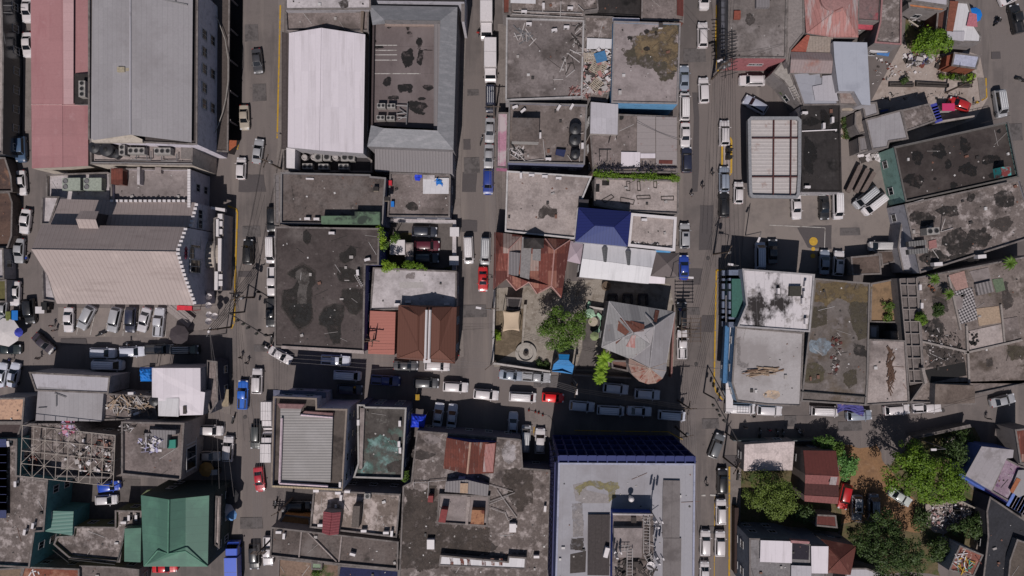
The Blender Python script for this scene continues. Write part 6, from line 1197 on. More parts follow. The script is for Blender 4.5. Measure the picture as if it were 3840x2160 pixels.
# filling station canopy
cz=5.6;pts=[(-48,882),(305,882),(330,905),(328,1300),('D2',318,20),('D2',300,48),('D2',-40,42),('C2',1855,20),('C1',1850,1400),('C1',1842,905)]
b=bld('filling station canopy of white ribbed sheets crossed by dark red beams','D1',pts,cz,surf('canopy_ribs_white',(174,167,166),.6,[((132,104,96),.5,.58,.68,4)],seams=(90,.62,.14,.5),grain=.14,bump=.4),surf('fascia',(112,112,116),.5),par=.5,z0=4.6,th=.45,wins=False,name='station_canopy',cat='canopy',cop=surf('fascia_grey',(128,128,132),.5))
for u in (125,255):tubes_on(b,'D1',[((u,890,5.5),(u-5,1480,5.5))],.13,surf('beam_red',(76,42,40),.8),'beam')
for v in (1042,1335):tubes_on(b,'D1',[((-40,v,5.45),(320,v,5.45))],.12,surf('beam_red',(76,42,40),.8),'beam')
m=MB();[m.tube((P('D1',u,v,cz).x,P('D1',u,v,cz).y,0),(P('D1',u,v,cz).x,P('D1',u,v,cz).y,5),.25,n=10) for u in (40,240) for v in (1040,1340)];m.build('column',WHITE,b)
b=bld('black stained flat roof of the filling station shop','D1',[(330,800),(622,800),(636,1449),('D2',340,-2)],5,black,LG,par=.12)
tubes_on(b,'D1',[((335,990,5.1),(600,978,5.1))],.12,WHITE,'vent_pipe');acs('D1',4.88,'the black shop roof',[(358,852,0),(568,905,90),(502,950,90),(378,1412,0)])
for k,(u,v,a,c) in enumerate(((385,1180,60,150),(505,890,45,70),(400,920,70,40),(590,960,40,50))):stain(b,'D1',blob(u,v,a,c,12,k),4.88,stainV,k,.2,lift=.01+k*.002)
# pump island with yellow kerb
q=P('C1',1682,1178,.2);root=tag(empty('pump_island',(q.x,q.y,0)),'yellow kerbed pump island with dark dispensers beside the main street','pump island');m=MB();N_=24
def obl(r,l):return [(q.x+r*cos(2*pi*i/N_),q.y+r*sin(2*pi*i/N_)+(l if i < N_/2 else -l)) for i in range(N_)]
o1,o2=obl(1.0,2.6),obl(.65,2.6)
for i in range(N_):j=(i+1) % N_;m.poly([(*o1[i],.0),(*o1[j],.0),(*o1[j],.2),(*o1[i],.2)]);m.poly([(*o1[i],.2),(*o1[j],.2),(*o2[j],.2),(*o2[i],.2)])
m.build('kerb',YEL,root);m=MB();m.poly([(*p,.18) for p in o2]);m.build('island_top',concB,root)
for dy in (-.4,.9):m=MB();m.box((q.x+.1,q.y+dy,.95),(.8,.6,1.6));m.box((q.x+.6,q.y+dy+.2,1.3),(.5,.15,.15));m.build('dispenser',BLACK,root)
for k,(pts,z,mt,lb) in enumerate((([(788,782),(900,770),(916,860),(812,892)],4.6,metG,'small square grey roof north of the grey workshop roofs'),([(815,902),(1085,830),(1110,930),(1140,1048),(995,1070),(985,1115),(866,1130),(842,1020)],5,metG,'large plain grey workshop roof beside the black tilted roof'),([(1088,832),(1298,782),(1350,912),(1122,992)],4.4,concM,'pale mottled roof with blue striped right edge'),([(762,1040),(840,1020),(868,1130),(770,1150)],3.6,metG2,'narrow grey lean-to at the foot of the workshop roof'))):
    b=bld(lb,'D1',pts,z,mt,GR,par=.08,wins=False)
    if k == 2:
        m=MB();a,c=P('D1',1306,790,4.4),P('D1',1348,915,4.4)
        for i in range(6):p=a.lerp(c,(i+.5)/6);m.box((p.x+.5,p.y,4.35),(1.3,.8,.12),-1.25+pi/2)
        m.build('blue_edge_sheet',surf('edge_cobalt',(58,62,140)),b)
bld('blue sheet lean-to in the shade of the workshop roof','D1',[(918,822),(1000,812),(996,842),(918,862)],3,surf('sheet_cobalt',(60,72,130)),GR,par=.02,wins=False)
bld('cream topped low shed left of the workshop roof','D1',[(625,812),(720,800),(785,798),(720,850),(630,848)],3.4,surf('cream_top',(150,138,126)),GR,par=.05,wins=False)
bld('narrow tan stepped roofs left of the workshop roof','D1',[(738,850),(795,830),(812,895),(822,1000),(770,1010),(735,940)],3.8,surf('sheet_tan2',(126,116,110),.8,panels=(20,1.5,1.5,.12)),GR,par=.05,wins=False)
heap('rubbish','D1',[(750,1160),(940,1150),(940,1210),(760,1215)],0,40,[WHITE,stainL,stainM],'white chest and rubbish below the workshop roof',43,(.3,2),.5,lay='x')
m=MB();q=P('D1',1330,820,1);pk_=tag(empty('market_stall',(q.x+2,q.y,0)),'bright pink topped stall beside the pale mottled roof','stall');m.box((q.x+2,q.y,1.0),(2.0,1.1,1.8));m.build('body',stainL,pk_);m=MB();m.box((q.x+2,q.y,2.0),(2.2,1.3,.1));m.build('top',plain('hot_pink',(180,50,96)),pk_)
for k,(u,lb) in enumerate(((735,'left'),(790,'middle'),(840,'right'))):
    a,c=P('D1',u-50+k*5,1449,1.2),P('D1',u+45,1250+k*25,1.2);m=MB();d=c-a;m.box(((a.x+c.x)/2,(a.y+c.y)/2,1.0),(d.length,.8,.5),atan2(d.y,d.x));tag(m.build('steel_bench',surf('steel_brown',(104,92,88),.8),None,origin=(a.x,a.y,0)),'long brown steel trough in the station lot, %s of three' % lb,'trough','brown steel troughs')
# black tilted roof, mint wall
b=bld('large tilted black stained roof with mint green west wall','D1',[(1032,1112),(1892,922),(1975,1335),('D2',1120,75)],5.4,surf('roof_charcoal',(54,48,47),.95,[((72,66,64),.2,.5,.65,4)],grain=.25),(128,160,152),par=.4,cop=W_((92,88,86)),mx=4)
for k,(u,v,a,c) in enumerate(((1360,1150,70,55),(1200,1190,52,50),(1565,1110,52,60),(1190,1365,75,55),(1590,1290,80,60),(1755,1205,78,36),(1440,1245,24,40),(1820,990,18,18),(1780,1330,40,22),(1480,1400,30,34),(1337,1355,14,12))):stain(b,'D1',blob(u,v,a,c,13,k+5),5.0,stainV,k,.28)
m=MB()
for k in range(22):a,c=P('D1',1032,1108,5.9),P('D1',1892,918,5.9);p=a.lerp(c,k/21);m.tube((p.x,p.y,5.4),(p.x,p.y,5.9),.04)
m.tube(a,c,.04);a,c=P('D1',1892,918,5.9),P('D1',1975,1330,5.9);[m.tube((a.lerp(c,k/10).x,a.lerp(c,k/10).y,5.4),a.lerp(c,k/10),.04) for k in range(11)];m.tube(a,c,.04);m.build('railing',STEEL,b)
box_on(b,'D1',[(1838,1262),(1912,1255),(1918,1322),(1850,1335)],5.0,2.0,surf('box_teal',(60,150,150),.8,[((110,50,50),.3,.52,.54,3)]),'teal_cabin')
b=bld('broad stained concrete roof with white west wall and black puddle stains','D2',[(1112,92),(1985,-95),(2120,330),(1228,612)],5.8,concM,(160,158,166),par=.4,mx=5)
for k,(u,v,a,c) in enumerate(((1240,205,100,60),(1447,145,90,48),(1860,60,76,70),(1500,390,130,95),(1670,350,95,90),(1615,42,32,40),(1330,500,110,55),(1840,240,100,60),(1550,500,130,30))):stain(b,'D2',blob(u,v,a,c,13,k+2),5.4,stainD if k != 7 else stainM,k,.2,lift=.006+k*.002)
acs('D2',5.4,'the puddle stained roof',[(1290,300,5,'dark four fan cooler on the puddle stained roof')],CH2,'x',s=1.25);acs('D2',5.4,'the lower edge of the puddle stained roof',[(1352,545,5),(1680,488,5)],AC,'wide white air conditioner',s=1.5)
for k,(a,c) in enumerate((((1140,375),(1275,360)),((1140,435),(1285,420)))):box_on(b,'D2',[a,c,(c[0]+5,c[1]+40),(a[0]+5,a[1]+38)],5.4,.9,surf('rack_ribs',(110,108,108),.7,seams=(5,.45,.2,.7)),'rib_rack')
patch(b,'D2',[(1288,372),(1345,358),(1352,420),(1292,432)],5.4,surf('sheet_pinkrust',(140,100,98)),lift=.15,th=.04,name='pink_sheet');tubes_on(b,'D2',[((1385,300,5.6),(1478,272,5.6)),((1320,430,5.7),(1368,500,5.7)),((1418,200,6.5),(1385,298,5.6)),((1185,75,5.8),(1255,55,5.8))],.07,stainL,'rod')
b=bld('slim white fronted stair strip between the forecourt and the puddle stained roof','D2',[(1085,240),(1125,240),(1165,400),(1225,605),(1100,605),(1060,420)],3.6,surf('stair_white',(150,146,150),.9),LG,par=.1,wins=False)
b=bld('small brown square shed roof on the forecourt','D2',[(705,490),(925,470),(935,620),(718,628)],2.8,surf('roof_shed',(92,80,74),.9,[((72,62,56),.4,.5,.6,3)]),GR,par=.03,wins=False)
bld('brown ramp roof beside the square shed on the forecourt','D2',[(880,450),(1042,440),(1035,530),(940,555),(930,470)],1.6,surf('roof_shed',(92,80,74)),GR,par=.03,wins=False,name='ramp',cat='ramp')
b=bld('white ribbed roof with black mould stains on the corner block with green windows','C2',[(1800,580),('D2',432,622),('D2',396,1056),('C2',1762,1016),('C2',1830,850)],8.6,surf('mould_white',(190,184,187),.85,[((44,40,40),.16,.54,.57,12,(1,.7)),((120,114,112),.3,.58,.62,5)],seams=(3,1.5,.07,.35),grain=.08),(130,136,150),par=.2,cop=W_((150,146,148)),mx=10)
acs('D2',8.4,'the mould stained ribbed roof',[(160,748,90),(366,692,80),(356,770,90),(345,822,90),(368,975,90)]);box_on(b,'D2',[(245,710),(335,710),(330,788),(242,786)],8.4,.6,surf('moss_box',(58,56,50)),'roof_hatch')
m=MB()
for k,v in enumerate((620,660,700,780,860,910,950,990)):q=P('C2',1772,v,6);m.box((q.x-1.0,q.y,6),(1.6,1.4,.8));m.box((q.x-1.4,q.y,3),(1.2,1.4,.7))
m.build('balcony',W_((104,112,132)),b);m=MB();q=P('C2',1775,800,5.5);m.box((q.x-.8,q.y,4.5),(1.8,6.5,5));m.build('green_bay',surf('bay_green',(52,92,84),.6),b)
b=bld('pale smudged concrete roof on the street corner with blue white front','C2',[(1748,1018),('D2',352,1062),('D3',328,168),('C3',1990,160),('C3',1760,132),('C2',1720,1440)],7,surf('roof_smudge',(158,153,154),.92,[((136,130,130),.1,.5,.6,5),((108,100,96),.22,.62,.70,6),((176,158,142),.3,.66,.74,7)],grain=.14),(126,152,178),par=.1)
stain(b,'C2',[(1755,1110),(1785,1090),(1780,1280),(1830,1300),(1850,1290),(1845,1320),(1800,1330),(1755,1310)],6.9,surf('stain_soft',(124,118,118),.9),2,.1);stain(b,'D3',blob(110,80,65,36,10,3),6.9,surf('stain_peach',(184,162,142),.9),3,.1)
heap('timber_pile','D2',[(0,1330),(155,1325),(160,1365),(0,1390),(-70,1370),(-60,1340)],6.9,34,[surf('timber',(104,82,68)),surf('scrap_wood',(150,130,112))],'pile of brown poles on the pale corner roof',51,(1.2,3.2),.3,ang=(4,14))
tubes_on(b,'C2',[((1685,1010,5),(1665,1440,5))],.5,surf('blue_ledge',(70,110,150)),'street_ledge')
m=MB();q=P('C2',1700,1220,4.4);m.box((q.x,q.y,4.4),(1.2,20,.25));m.build('street_canopy',WHITE,b)
b=bld('long roof with brown moss borders and a grey middle strip','D2',[(436,652),(850,688),(832,1449),('D3',818,162),('D3',330,130)],7.2,surf('roof_moss',(98,92,89),.95,[((80,68,52),.12,.5,.6,8),((124,118,118),.35,.58,.68,9)],grain=.3),GR,par=.2,cop=W_((112,106,104)))
stain(b,'D2',[(440,670),(850,700),(840,820),(720,860),(690,830),(610,800),(560,830),(520,870),(470,830),(420,840)],7,surf('moss_brown',(98,84,62),.95,[((124,108,82),.7,.55,.65,5)],grain=.3),5,.14)
stain(b,'D2',[(405,850),(520,870),(525,1000),(440,1030),(400,1030)],7,stainOd,6,.1,lift=.01);stain(b,'D2',[(690,840),(835,830),(830,1110),(760,1120),(700,1000)],7,stainOd,7,.14,lift=.012);stain(b,'D2',[(350,1310),(440,1290),(510,1350),(500,1420),(420,1449),(345,1440)],7,surf('moss_dark',(78,72,58),.95),8,.1,lift=.012)
stain(b,'D2',[(650,1370),(740,1340),(755,1430),(690,1500),(650,1440)],7,stainOd,9,.14,lift=.012);stain(b,'D2',[(400,1120),(520,1100),(560,1180),(480,1230),(390,1190)],7,surf('chalk_blue',(120,130,140),.95,[((104,98,96),.5,.5,.6,3)]),9,.2,lift=.008);stain(b,'D2',[(720,1150),(810,1160),(810,1260),(740,1240)],7,stainD,9,.25,lift=.008)
tubes_on(b,'D3',[((330,55,7.3),(820,95,7.3))],.12,BLACK,'gutter')
heap('debris_line','D2',[(560,1060),(640,1060),(600,1400),(550,1400)],7,60,[stainL,rustD,stainM],'line of chalky debris along the middle of the moss bordered roof',52,(.2,1),.1,lay='mix')
b=bld('narrow yard roof with brown earth and climbing greens','D2',[(858,690),(1060,652),(1066,985),(850,985)],3,surf('yard_earth',(130,106,82),.95,[((96,80,64),.4,.5,.6,4)],grain=.2),GR,par=.2,wins=False)
bld('two small grey shed roofs at the end of the brown earth yard','D2',[(848,1010),(912,1010),(912,1105),(848,1100)],3.6,metG,GR,par=.03,wins=False);bld('small tan ribbed shed roof beside the concrete frame strip','D2',[(1008,1050),(1100,1055),(1100,1112),(1010,1105)],3.6,surf('sheet_tan2',(126,116,110)),GR,par=.03,wins=False)
bld('pale roof with a dead vine streak beside the concrete frame strip','D2',[(846,1112),(1118,1122),('D3',1148,142),('D3',818,162)],6.8,concB,GR,par=.15)
heap('dead_vine','D2',[(985,1180),(1015,1180),(1030,1449),(1000,1560),(985,1449)],6.7,90,[surf('vine_brown',(84,64,54))],'dry brown vine streak on the pale roof',53,(.3,2.0),.1,ang=(90,40))
b=tag(empty('building',tuple(P('D2',1150,1050,0))),'unfinished strip of bare concrete beams and dark slabs between two roofs','building');b.location.z=0
m=MB();q=W3('D2',[(1070,652),(1205,648),(1250,1440),(1150,1460)],5.6);m.prism([(p.x,p.y) for p in q],0,5.6,1,0);m.build('slab',[surf('slab_grey',(104,96,94),.9,[((82,76,74),.5,.5,.6,3)]),W_(GR)],b)
tubes_on(b,'D2',[((1075,655,5.9),(1150,1440,5.9)),((1200,650,5.9),(1250,1440,5.9)),((1130,655,5.9),(1185,1440,5.9))]+[((1075+k*9,700+k*92,5.9),(1205+k*5.5,700+k*92,5.9)) for k in range(9)],.12,surf('beam_conc',(122,114,111)),'beam')
b=bld('sprawling ruined roof terrace with tile patches, pots and plants','D2',[(1205,645),(2120,470),(2120,1449),('D3',2120,-20),('D3',1645,80),('D3',1645,155),('D3',1150,140),(1255,1440)],5.9,surf('roof_ruin',(114,105,101),.95,[((74,66,60),.25,.52,.6,7),((146,137,132),.4,.58,.66,8),((88,82,66),.7,.64,.7,9)],grain=.35,bump=.4),GR,par=.3,mx=6)
zz=5.6;chk=NT('checker_tiles');ck=chk.n('ShaderNodeTexChecker');ck.inputs['Scale'].default_value=3.0;mp=chk.n('ShaderNodeMapping');mp.inputs['Rotation'].default_value=(0,0,radians(18));chk.l(chk.pos(),mp.inputs[0]);chk.l(mp.outputs[0],ck.inputs[0]);ck.inputs[1].default_value=(*lin((150,144,144)),1);ck.inputs[2].default_value=(*lin((58,54,56)),1);chk.l(ck.outputs[0],chk.b.inputs['Base Color'])
for nm,pts,mt in (('pink_tiles',[(1440,630),(1560,595),(1590,720),(1500,745)],surf('tile_pink',(148,118,111),.8,[((140,100,96),.9,.6,.66,3)])),('checker_tiles',[(1490,750),(1620,720),(1665,960),(1530,1000)],chk.m),('peach_tiles',[(1650,880),(1820,860),(1838,985),(1672,1012)],surf('tile_peach',(152,132,114),.8,[((142,120,104),1.2,.56,.6,3)])),('green_tiles',[(1770,660),(1850,650),(1870,740),(1800,760)],surf('tile_green',(92,104,84),.8,[((70,84,68),1.4,.58,.62,3)])),
                    ('cream_slab',[(1590,1050),(1845,995),(1870,1140),(1600,1195)],concB),('grey_slab',[(1600,600),(1740,570),(1770,690),(1650,710)],concS),('grey_slab',[(1850,960),(1960,940),(1985,1100),(1875,1130)],conc),('pale_slab',[(1480,780),(1550,790),(1545,880),(1500,885)],concS)):
    PK=globals().get('PK',0)+1;patch(b,'D2',pts,zz,mt,lift=.02,th=.05+.006*PK,name=nm)
box_on(b,'D2',[(1650,695),(1765,668),(1788,752),(1668,782)],zz,.6,surf('rib_cover',(124,118,118),.8,seams=(14,.6,.3,.7)),'rib_cover')
for pts in ([(1235,1120),(1590,1200),(1590,1215),(1235,1135)],[(1560,1210),(2000,1110),(2003,1125),(1563,1225)],[(1575,1010),(1590,1008),(1610,1440),(1595,1440)],[(1180+1420-1160,640),(1452,638),(1545,1040),(1533,1043)],[(1835,850),(1848,848),(1875,1130),(1862,1132)]):box_on(b,'D2',pts,zz,.35,surf('low_wall',(136,128,124)),'low_wall')
box_on(b,'D2',[(1262,1345),(1568,1282),(1580,1385),(1300,1440)],zz,.02,stainV,'roof_well');box_on(b,'D2',[(1240,1330),(1262,1325),(1285,1440),(1265,1449)],zz,1.0,surf('low_wall',(136,128,124)),'low_wall');box_on(b,'D3',[(1345,0),(1640,12),(1645,145),(1338,155)],zz,1.6,W_(GR),'stair_roof',surf('roof_brownplain',(90,80,74),.9,[((108,98,92),.3,.5,.6,3)]))
for k,p in enumerate(([(1230,980),(1330,960),(1420,1010),(1400,1100),(1300,1090)],[(1320,780),(1400,800),(1440,900),(1380,960),(1330,880)],[(1850,680),(1900,700),(1930,860),(1870,890),(1830,800)],[(1880,1170),(2060,1150),(2080,1230),(1920,1270)],[(1720,1260),(1770,1255),(1765,1320),(1725,1315)],[(1250,1120),(1540,1180),(1560,1300),(1280,1320)])):stain(b,'D2',p,zz,[stainD,stainM,stainM,stainOd,stainM,stainM][k],k+3,.25)
heap('pots','D2',[(1290,700),(1345,740),(1330,770),(1285,720)],zz,14,[stainD,surf('terracotta',(120,80,62))],'cluster of dark flowerpots near the palm on the ruined terrace',61,(.4,.7),.3,lay='x');heap('pots','D2',[(1580,1060),(1650,1050),(1680,1170),(1600,1170)],zz,22,[stainD,stainV],'black pots in the corner of the cream slab',62,(.4,.8),.3,lay='x')
heap('rubble','D2',[(1250,1000),(1540,1050),(1560,1280),(1270,1300)],zz,130,[stainD,stainM,stainL],'loose rubble over the lower part of the ruined terrace',63,(.2,.9),.1,lay='mix')
acs('D2',zz,'the left edge of the ruined terrace',[(1228,720,90),(1240,858,90)])
# bottom right
b=pitched('patched white sheet roof on the corner above the big tree','C3',[(1815,455,4),('D3',280,432,4),('D3',262,650,3.8),('C3',1808,655,3.8)],[[(1815,455,4),('D3',280,432,4),('D3',262,650,3.8),('C3',1808,655,3.8)]],surf('sheet_white_patch',(184,170,168),.7,[((150,138,136),.5,.56,.62,3),((110,70,58),.5,.68,.7,5)],seams=(2,1.2,.07,.25),panels=(2,2.4,3,.1)),GR)
b=pitched('dark rust red roof of the yard house stepped in four strips','D3',[(345,502,5),(592,506,5),(614,692,6.4),(612,760,5.4),(612,850,6),(606,902,5),(355,882,5),(352,835,6),(358,748,5.4),(360,680,6.4)],[dict(p=[(345,502,5),(592,506,5),(614,692,6.4),(360,680,6.4)],m=0),dict(p=[(360,680,6.4),(614,692,6.4),(612,760,5.4),(358,748,5.4)],m=1),dict(p=[(358,748,5.4),(612,760,5.4),(612,850,6),(352,835,6)],m=2),dict(p=[(352,835,6),(612,850,6),(606,902,5),(355,882,5)],m=1)],None,(100,90,86),mats=[surf('rr1',(96,50,46),.85,[((76,40,38),.3,.5,.6,3)],seams=(0,.6,.06,.3),grain=.2),surf('rr2',(116,72,70),.85,seams=(0,.6,.06,.3)),surf('rr3',(84,52,50),.85,seams=(0,.6,.06,.3))])
patch(b,'D3',[(548,690),(600,688),(585,758),(535,755)],6,surf('sheet_palegrey',(150,140,140)),lift=.35,th=.04,name='pale_sheet');ladder('D3',[(318,560),(338,760)],1.6,1.2,'row of white framed steps along the yard house',stainL)
b=bld('small rust red gabled shed below the red car','D3',[(442,985),(592,992),(604,1086),(438,1070)],3,rustD,GR,par=.03,wins=False)
b=bld('grey walled block with white and grey roof panels at the bottom','D3',[(-60,1165),(252,1175),(398,1210),(526,1215),(520,1580),(-60,1580)],8.4,surf('roof_greyp',(124,120,122),.8,[((100,96,98),.3,.56,.62,4)],seams=(0,1.2,.05,.2)),(100,106,118),par=.2,mx=8)
patch(b,'D3',[(15,1170),(252,1178),(250,1342),(10,1332)],8.2,metW,lift=.5,th=.1,name='white_sheets');patch(b,'D3',[(395,1214),(525,1216),(520,1420),(398,1418)],8.2,metW,lift=.5,th=.1,name='white_sheets');box_on(b,'D3',[(255,1200),(392,1212),(388,1328),(250,1322)],8.2,.06,surf('terrace_black',(40,36,46)),'terrace_floor');patch(b,'D3',[(248,1360),(400,1366),(396,1500),(245,1500)],8.2,metL,lift=.4,th=.1,name='pale_sheet');box_on(b,'D3',[(255,1180),(395,1190),(392,1208),(255,1200)],8.2,.9,surf('wall_rose',(150,110,112)),'rose_wall')
EX=[(482,1172,5),(742,1222,5),(700,1438,5),(524,1420,5)]
pitched('large dark rust red hipped roof at the bottom beside the trees','D3',EX,[[EX[0],EX[1],(620,1320,6.8)],[EX[1],EX[2],(620,1320,6.8)],[EX[2],EX[3],(620,1320,6.8)],[EX[3],EX[0],(620,1320,6.8)]],surf('rust_maroon',(92,52,46),.85,[((124,84,74),.4,.56,.64,3)],seams=(20,.6,.06,.3)),GR)
bld('pale grey roof at the bottom edge beside the dark trees','D3',[(675,1390),(820,1390),(1000,1450),(1000,1580),(640,1580)],4,metL,GR,par=.03,wins=False)
b=bld('brown grey sheet walls along the street above the big tree','D3',[(1180,398),(1604,306),(1612,325),(1200,410)],2.4,surf('sheet_wall_top',(70,74,76),.8),(84,84,88),par=.02,wins=False,name='sheet_fence',cat='fence')
b=pitched('pale grey stepped roof beside the narrow lane at the right','D3',[(1690,470,5),(1932,496,5),(1925,556,5),(1880,560,5),(1762,806,4.8),(1568,690,4.8)],[[(1690,470,5),(1932,496,5),(1925,556,5),(1880,560,5),(1762,806,4.8),(1568,690,4.8)]],surf('sheet_ltgrey',(146,140,144),.7,[((124,118,120),.3,.54,.6,5)],seams=(-30,1.2,.05,.25),panels=(-30,3.6,4,.1),grain=.1),(70,90,150))
b=bld('purple trimmed balcony house with blue and white striped awnings','D3',[(1870,560),(1990,620),(2080,640),(2100,900),(2020,960),(1765,810)],4.6,surf('roof_purple',(134,116,130),.8,[((96,60,96),.35,.54,.58,5),((160,156,164),.4,.6,.66,6)]),(96,60,110),par=.2)
m=MB();a,c=P('D3',1880,840,3.4),P('D3',2060,940,3.4)
for i in range(9):p=a.lerp(c,(i+.5)/9);m.box((p.x,p.y,4.7),(1.0,3.2,.1),-.5,i % 2)
m.build('striped_awning',[surf('awning_blue',(96,116,176)),surf('awning_white',(176,164,172))],b)
patch(b,'D3',[(1955,645),(2060,640),(2060,800),(1960,850),(1895,800)],4.4,metG,lift=.4,th=.1,name='grey_sheets');patch(b,'D3',[(1940,700),(1970,715),(1910,820),(1888,800)],4.4,surf('roof_orange2',(140,88,62)),lift=.55,th=.05,name='rust_sheets')
m=MB();a,c=P('D3',1530,690,3),P('D3',2080,1010,3);d=c-a;m.box(((a.x+c.x)/2,(a.y+c.y)/2,1.3),(d.length,.35,2.6),atan2(d.y,d.x));tag(m.build('wall',surf('wall_blue',(70,92,160),.8),None,origin=(a.x,a.y,0)),'long blue painted wall along the lane at the lower right','wall',None,'thing')
b=bld('rust red roof slice at the right edge above the purple house','D3',[(1945,345),(2080,330),(2080,610),(1985,600)],5,rust,GR,par=.05,wins=False)
b=bld('pale path side terrace with steps left of the rust red slice','D3',[(1840,350),(1940,330),(1975,560),(1930,560),(1890,480)],1.2,surf('terrace_path',(112,104,98),.95),GR,par=.1,wins=False,name='terrace',cat='terrace')
b=bld('dark charcoal roofed block across the lane at the lower right','D3',[(1755,850),(2100,1080),(2100,1220),(1960,1170),(1900,1330),(1850,1580),(1690,1580),(1740,1150),(1730,960)],4,surf('roof_darkgrey',(46,46,52),.8,seams=(-35,.8,.06,.4)),(60,58,64),par=.08,mx=4)
bld('brown concrete roof at the bottom right corner','D3',[(1960,1172),(2100,1222),(2100,1580),(1880,1580),(1905,1330)],5,surf('roof_brcorner',(84,76,70),.9),GR,par=.1,wins=False)
b=bld('small rust patch roofed house with white window wall near the bottom right','D3',[(1528,1218),(1705,1290),(1632,1452),(1445,1405)],5,surf('rust_debris',(122,76,66),.85,[((164,150,142),.8,.58,.6,3)],panels=(30,1.6,1.6,.2)),(150,150,160),par=.05,mx=6)
heap('roof_debris','D3',[(1500,1260),(1680,1320),(1600,1449),(1480,1390)],4.98,50,[stainL,WHITE,plain('teal_bits',(40,130,110)),YEL,rustD],'planks and coloured bits on the rust patch roof',71,(.3,2),.25)
heap('demolition_rubble','D3',[(1290,930),(1500,900),(1640,960),(1560,1040),(1400,1110),(1300,1040)],0,380,[stainL,concB,stainM,WHITE,rustP],'field of demolition rubble below the big tree',72,(.15,.9),.5,lay='mix');heap('demolition_rubble','D3',[(1400,400),(1530,360),(1560,440),(1460,500),(1390,470)],0,110,[stainL,dirtP,stainM],'small rubble heap behind the street fence',73,(.15,.8),.3,lay='mix')
m=MB();q=P('D3',1520,968,1);m.box((q.x,q.y,.6),(1.2,.9,.12));[m.box((q.x+dx,q.y+dy,.3),(.1,.1,.6)) for dx in (-.5,.5) for dy in (-.35,.35)];m.box((q.x,q.y+.4,.9),(1.2,.08,.6));tag(m.build('wooden_bench',stainD,None,origin=(q.x,q.y,0)),'dark wooden bench lying on the demolition rubble','bench')
for lb,t,pts,z,c in (('low sheet fence along the street below the parked vans','D3',[(-180,425),(640,425),(640,432),(-180,432)],2.2,(84,90,92)),('boundary wall between the orange yard and the bottom houses','D3',[(-80,1065),(640,1150),(640,1160),(-80,1075)],2.0,(110,108,110)),('curved wall edge of the rubble lot along the lane','D3',[(1540,880),(1730,975),(1725,985),(1535,890)],1.2,(140,132,124)),('concrete post wall from the rubble lot to the bottom','D3',[(1690,1100),(1705,1105),(1665,1250),(1650,1245)],1.8,(120,110,104)),('white planked fence strip beside the last parked cars','C3',[(1825,1150),(1870,1150),(1865,1560),(1820,1560)],2.4,(134,124,118)),('dark brown gutter wall beside the pavement at the bottom','C3',[(1742,935),(1772,935),(1762,1430),(1740,1430)],2.0,(56,42,40)),('sheet wall on the far side of the pale dirt lot','D1',[(1350,915),(1640,870),(1640,882),(1350,930)],2.6,(150,140,136))):
    q=[PT(t,p,z) for p in pts];m=MB();m.prism([(p.x,p.y) for p in q],0,z);tag(m.build('wall',W_(c),None,origin=(q[0].x,q[0].y,0)),lb,'wall',None,'thing')
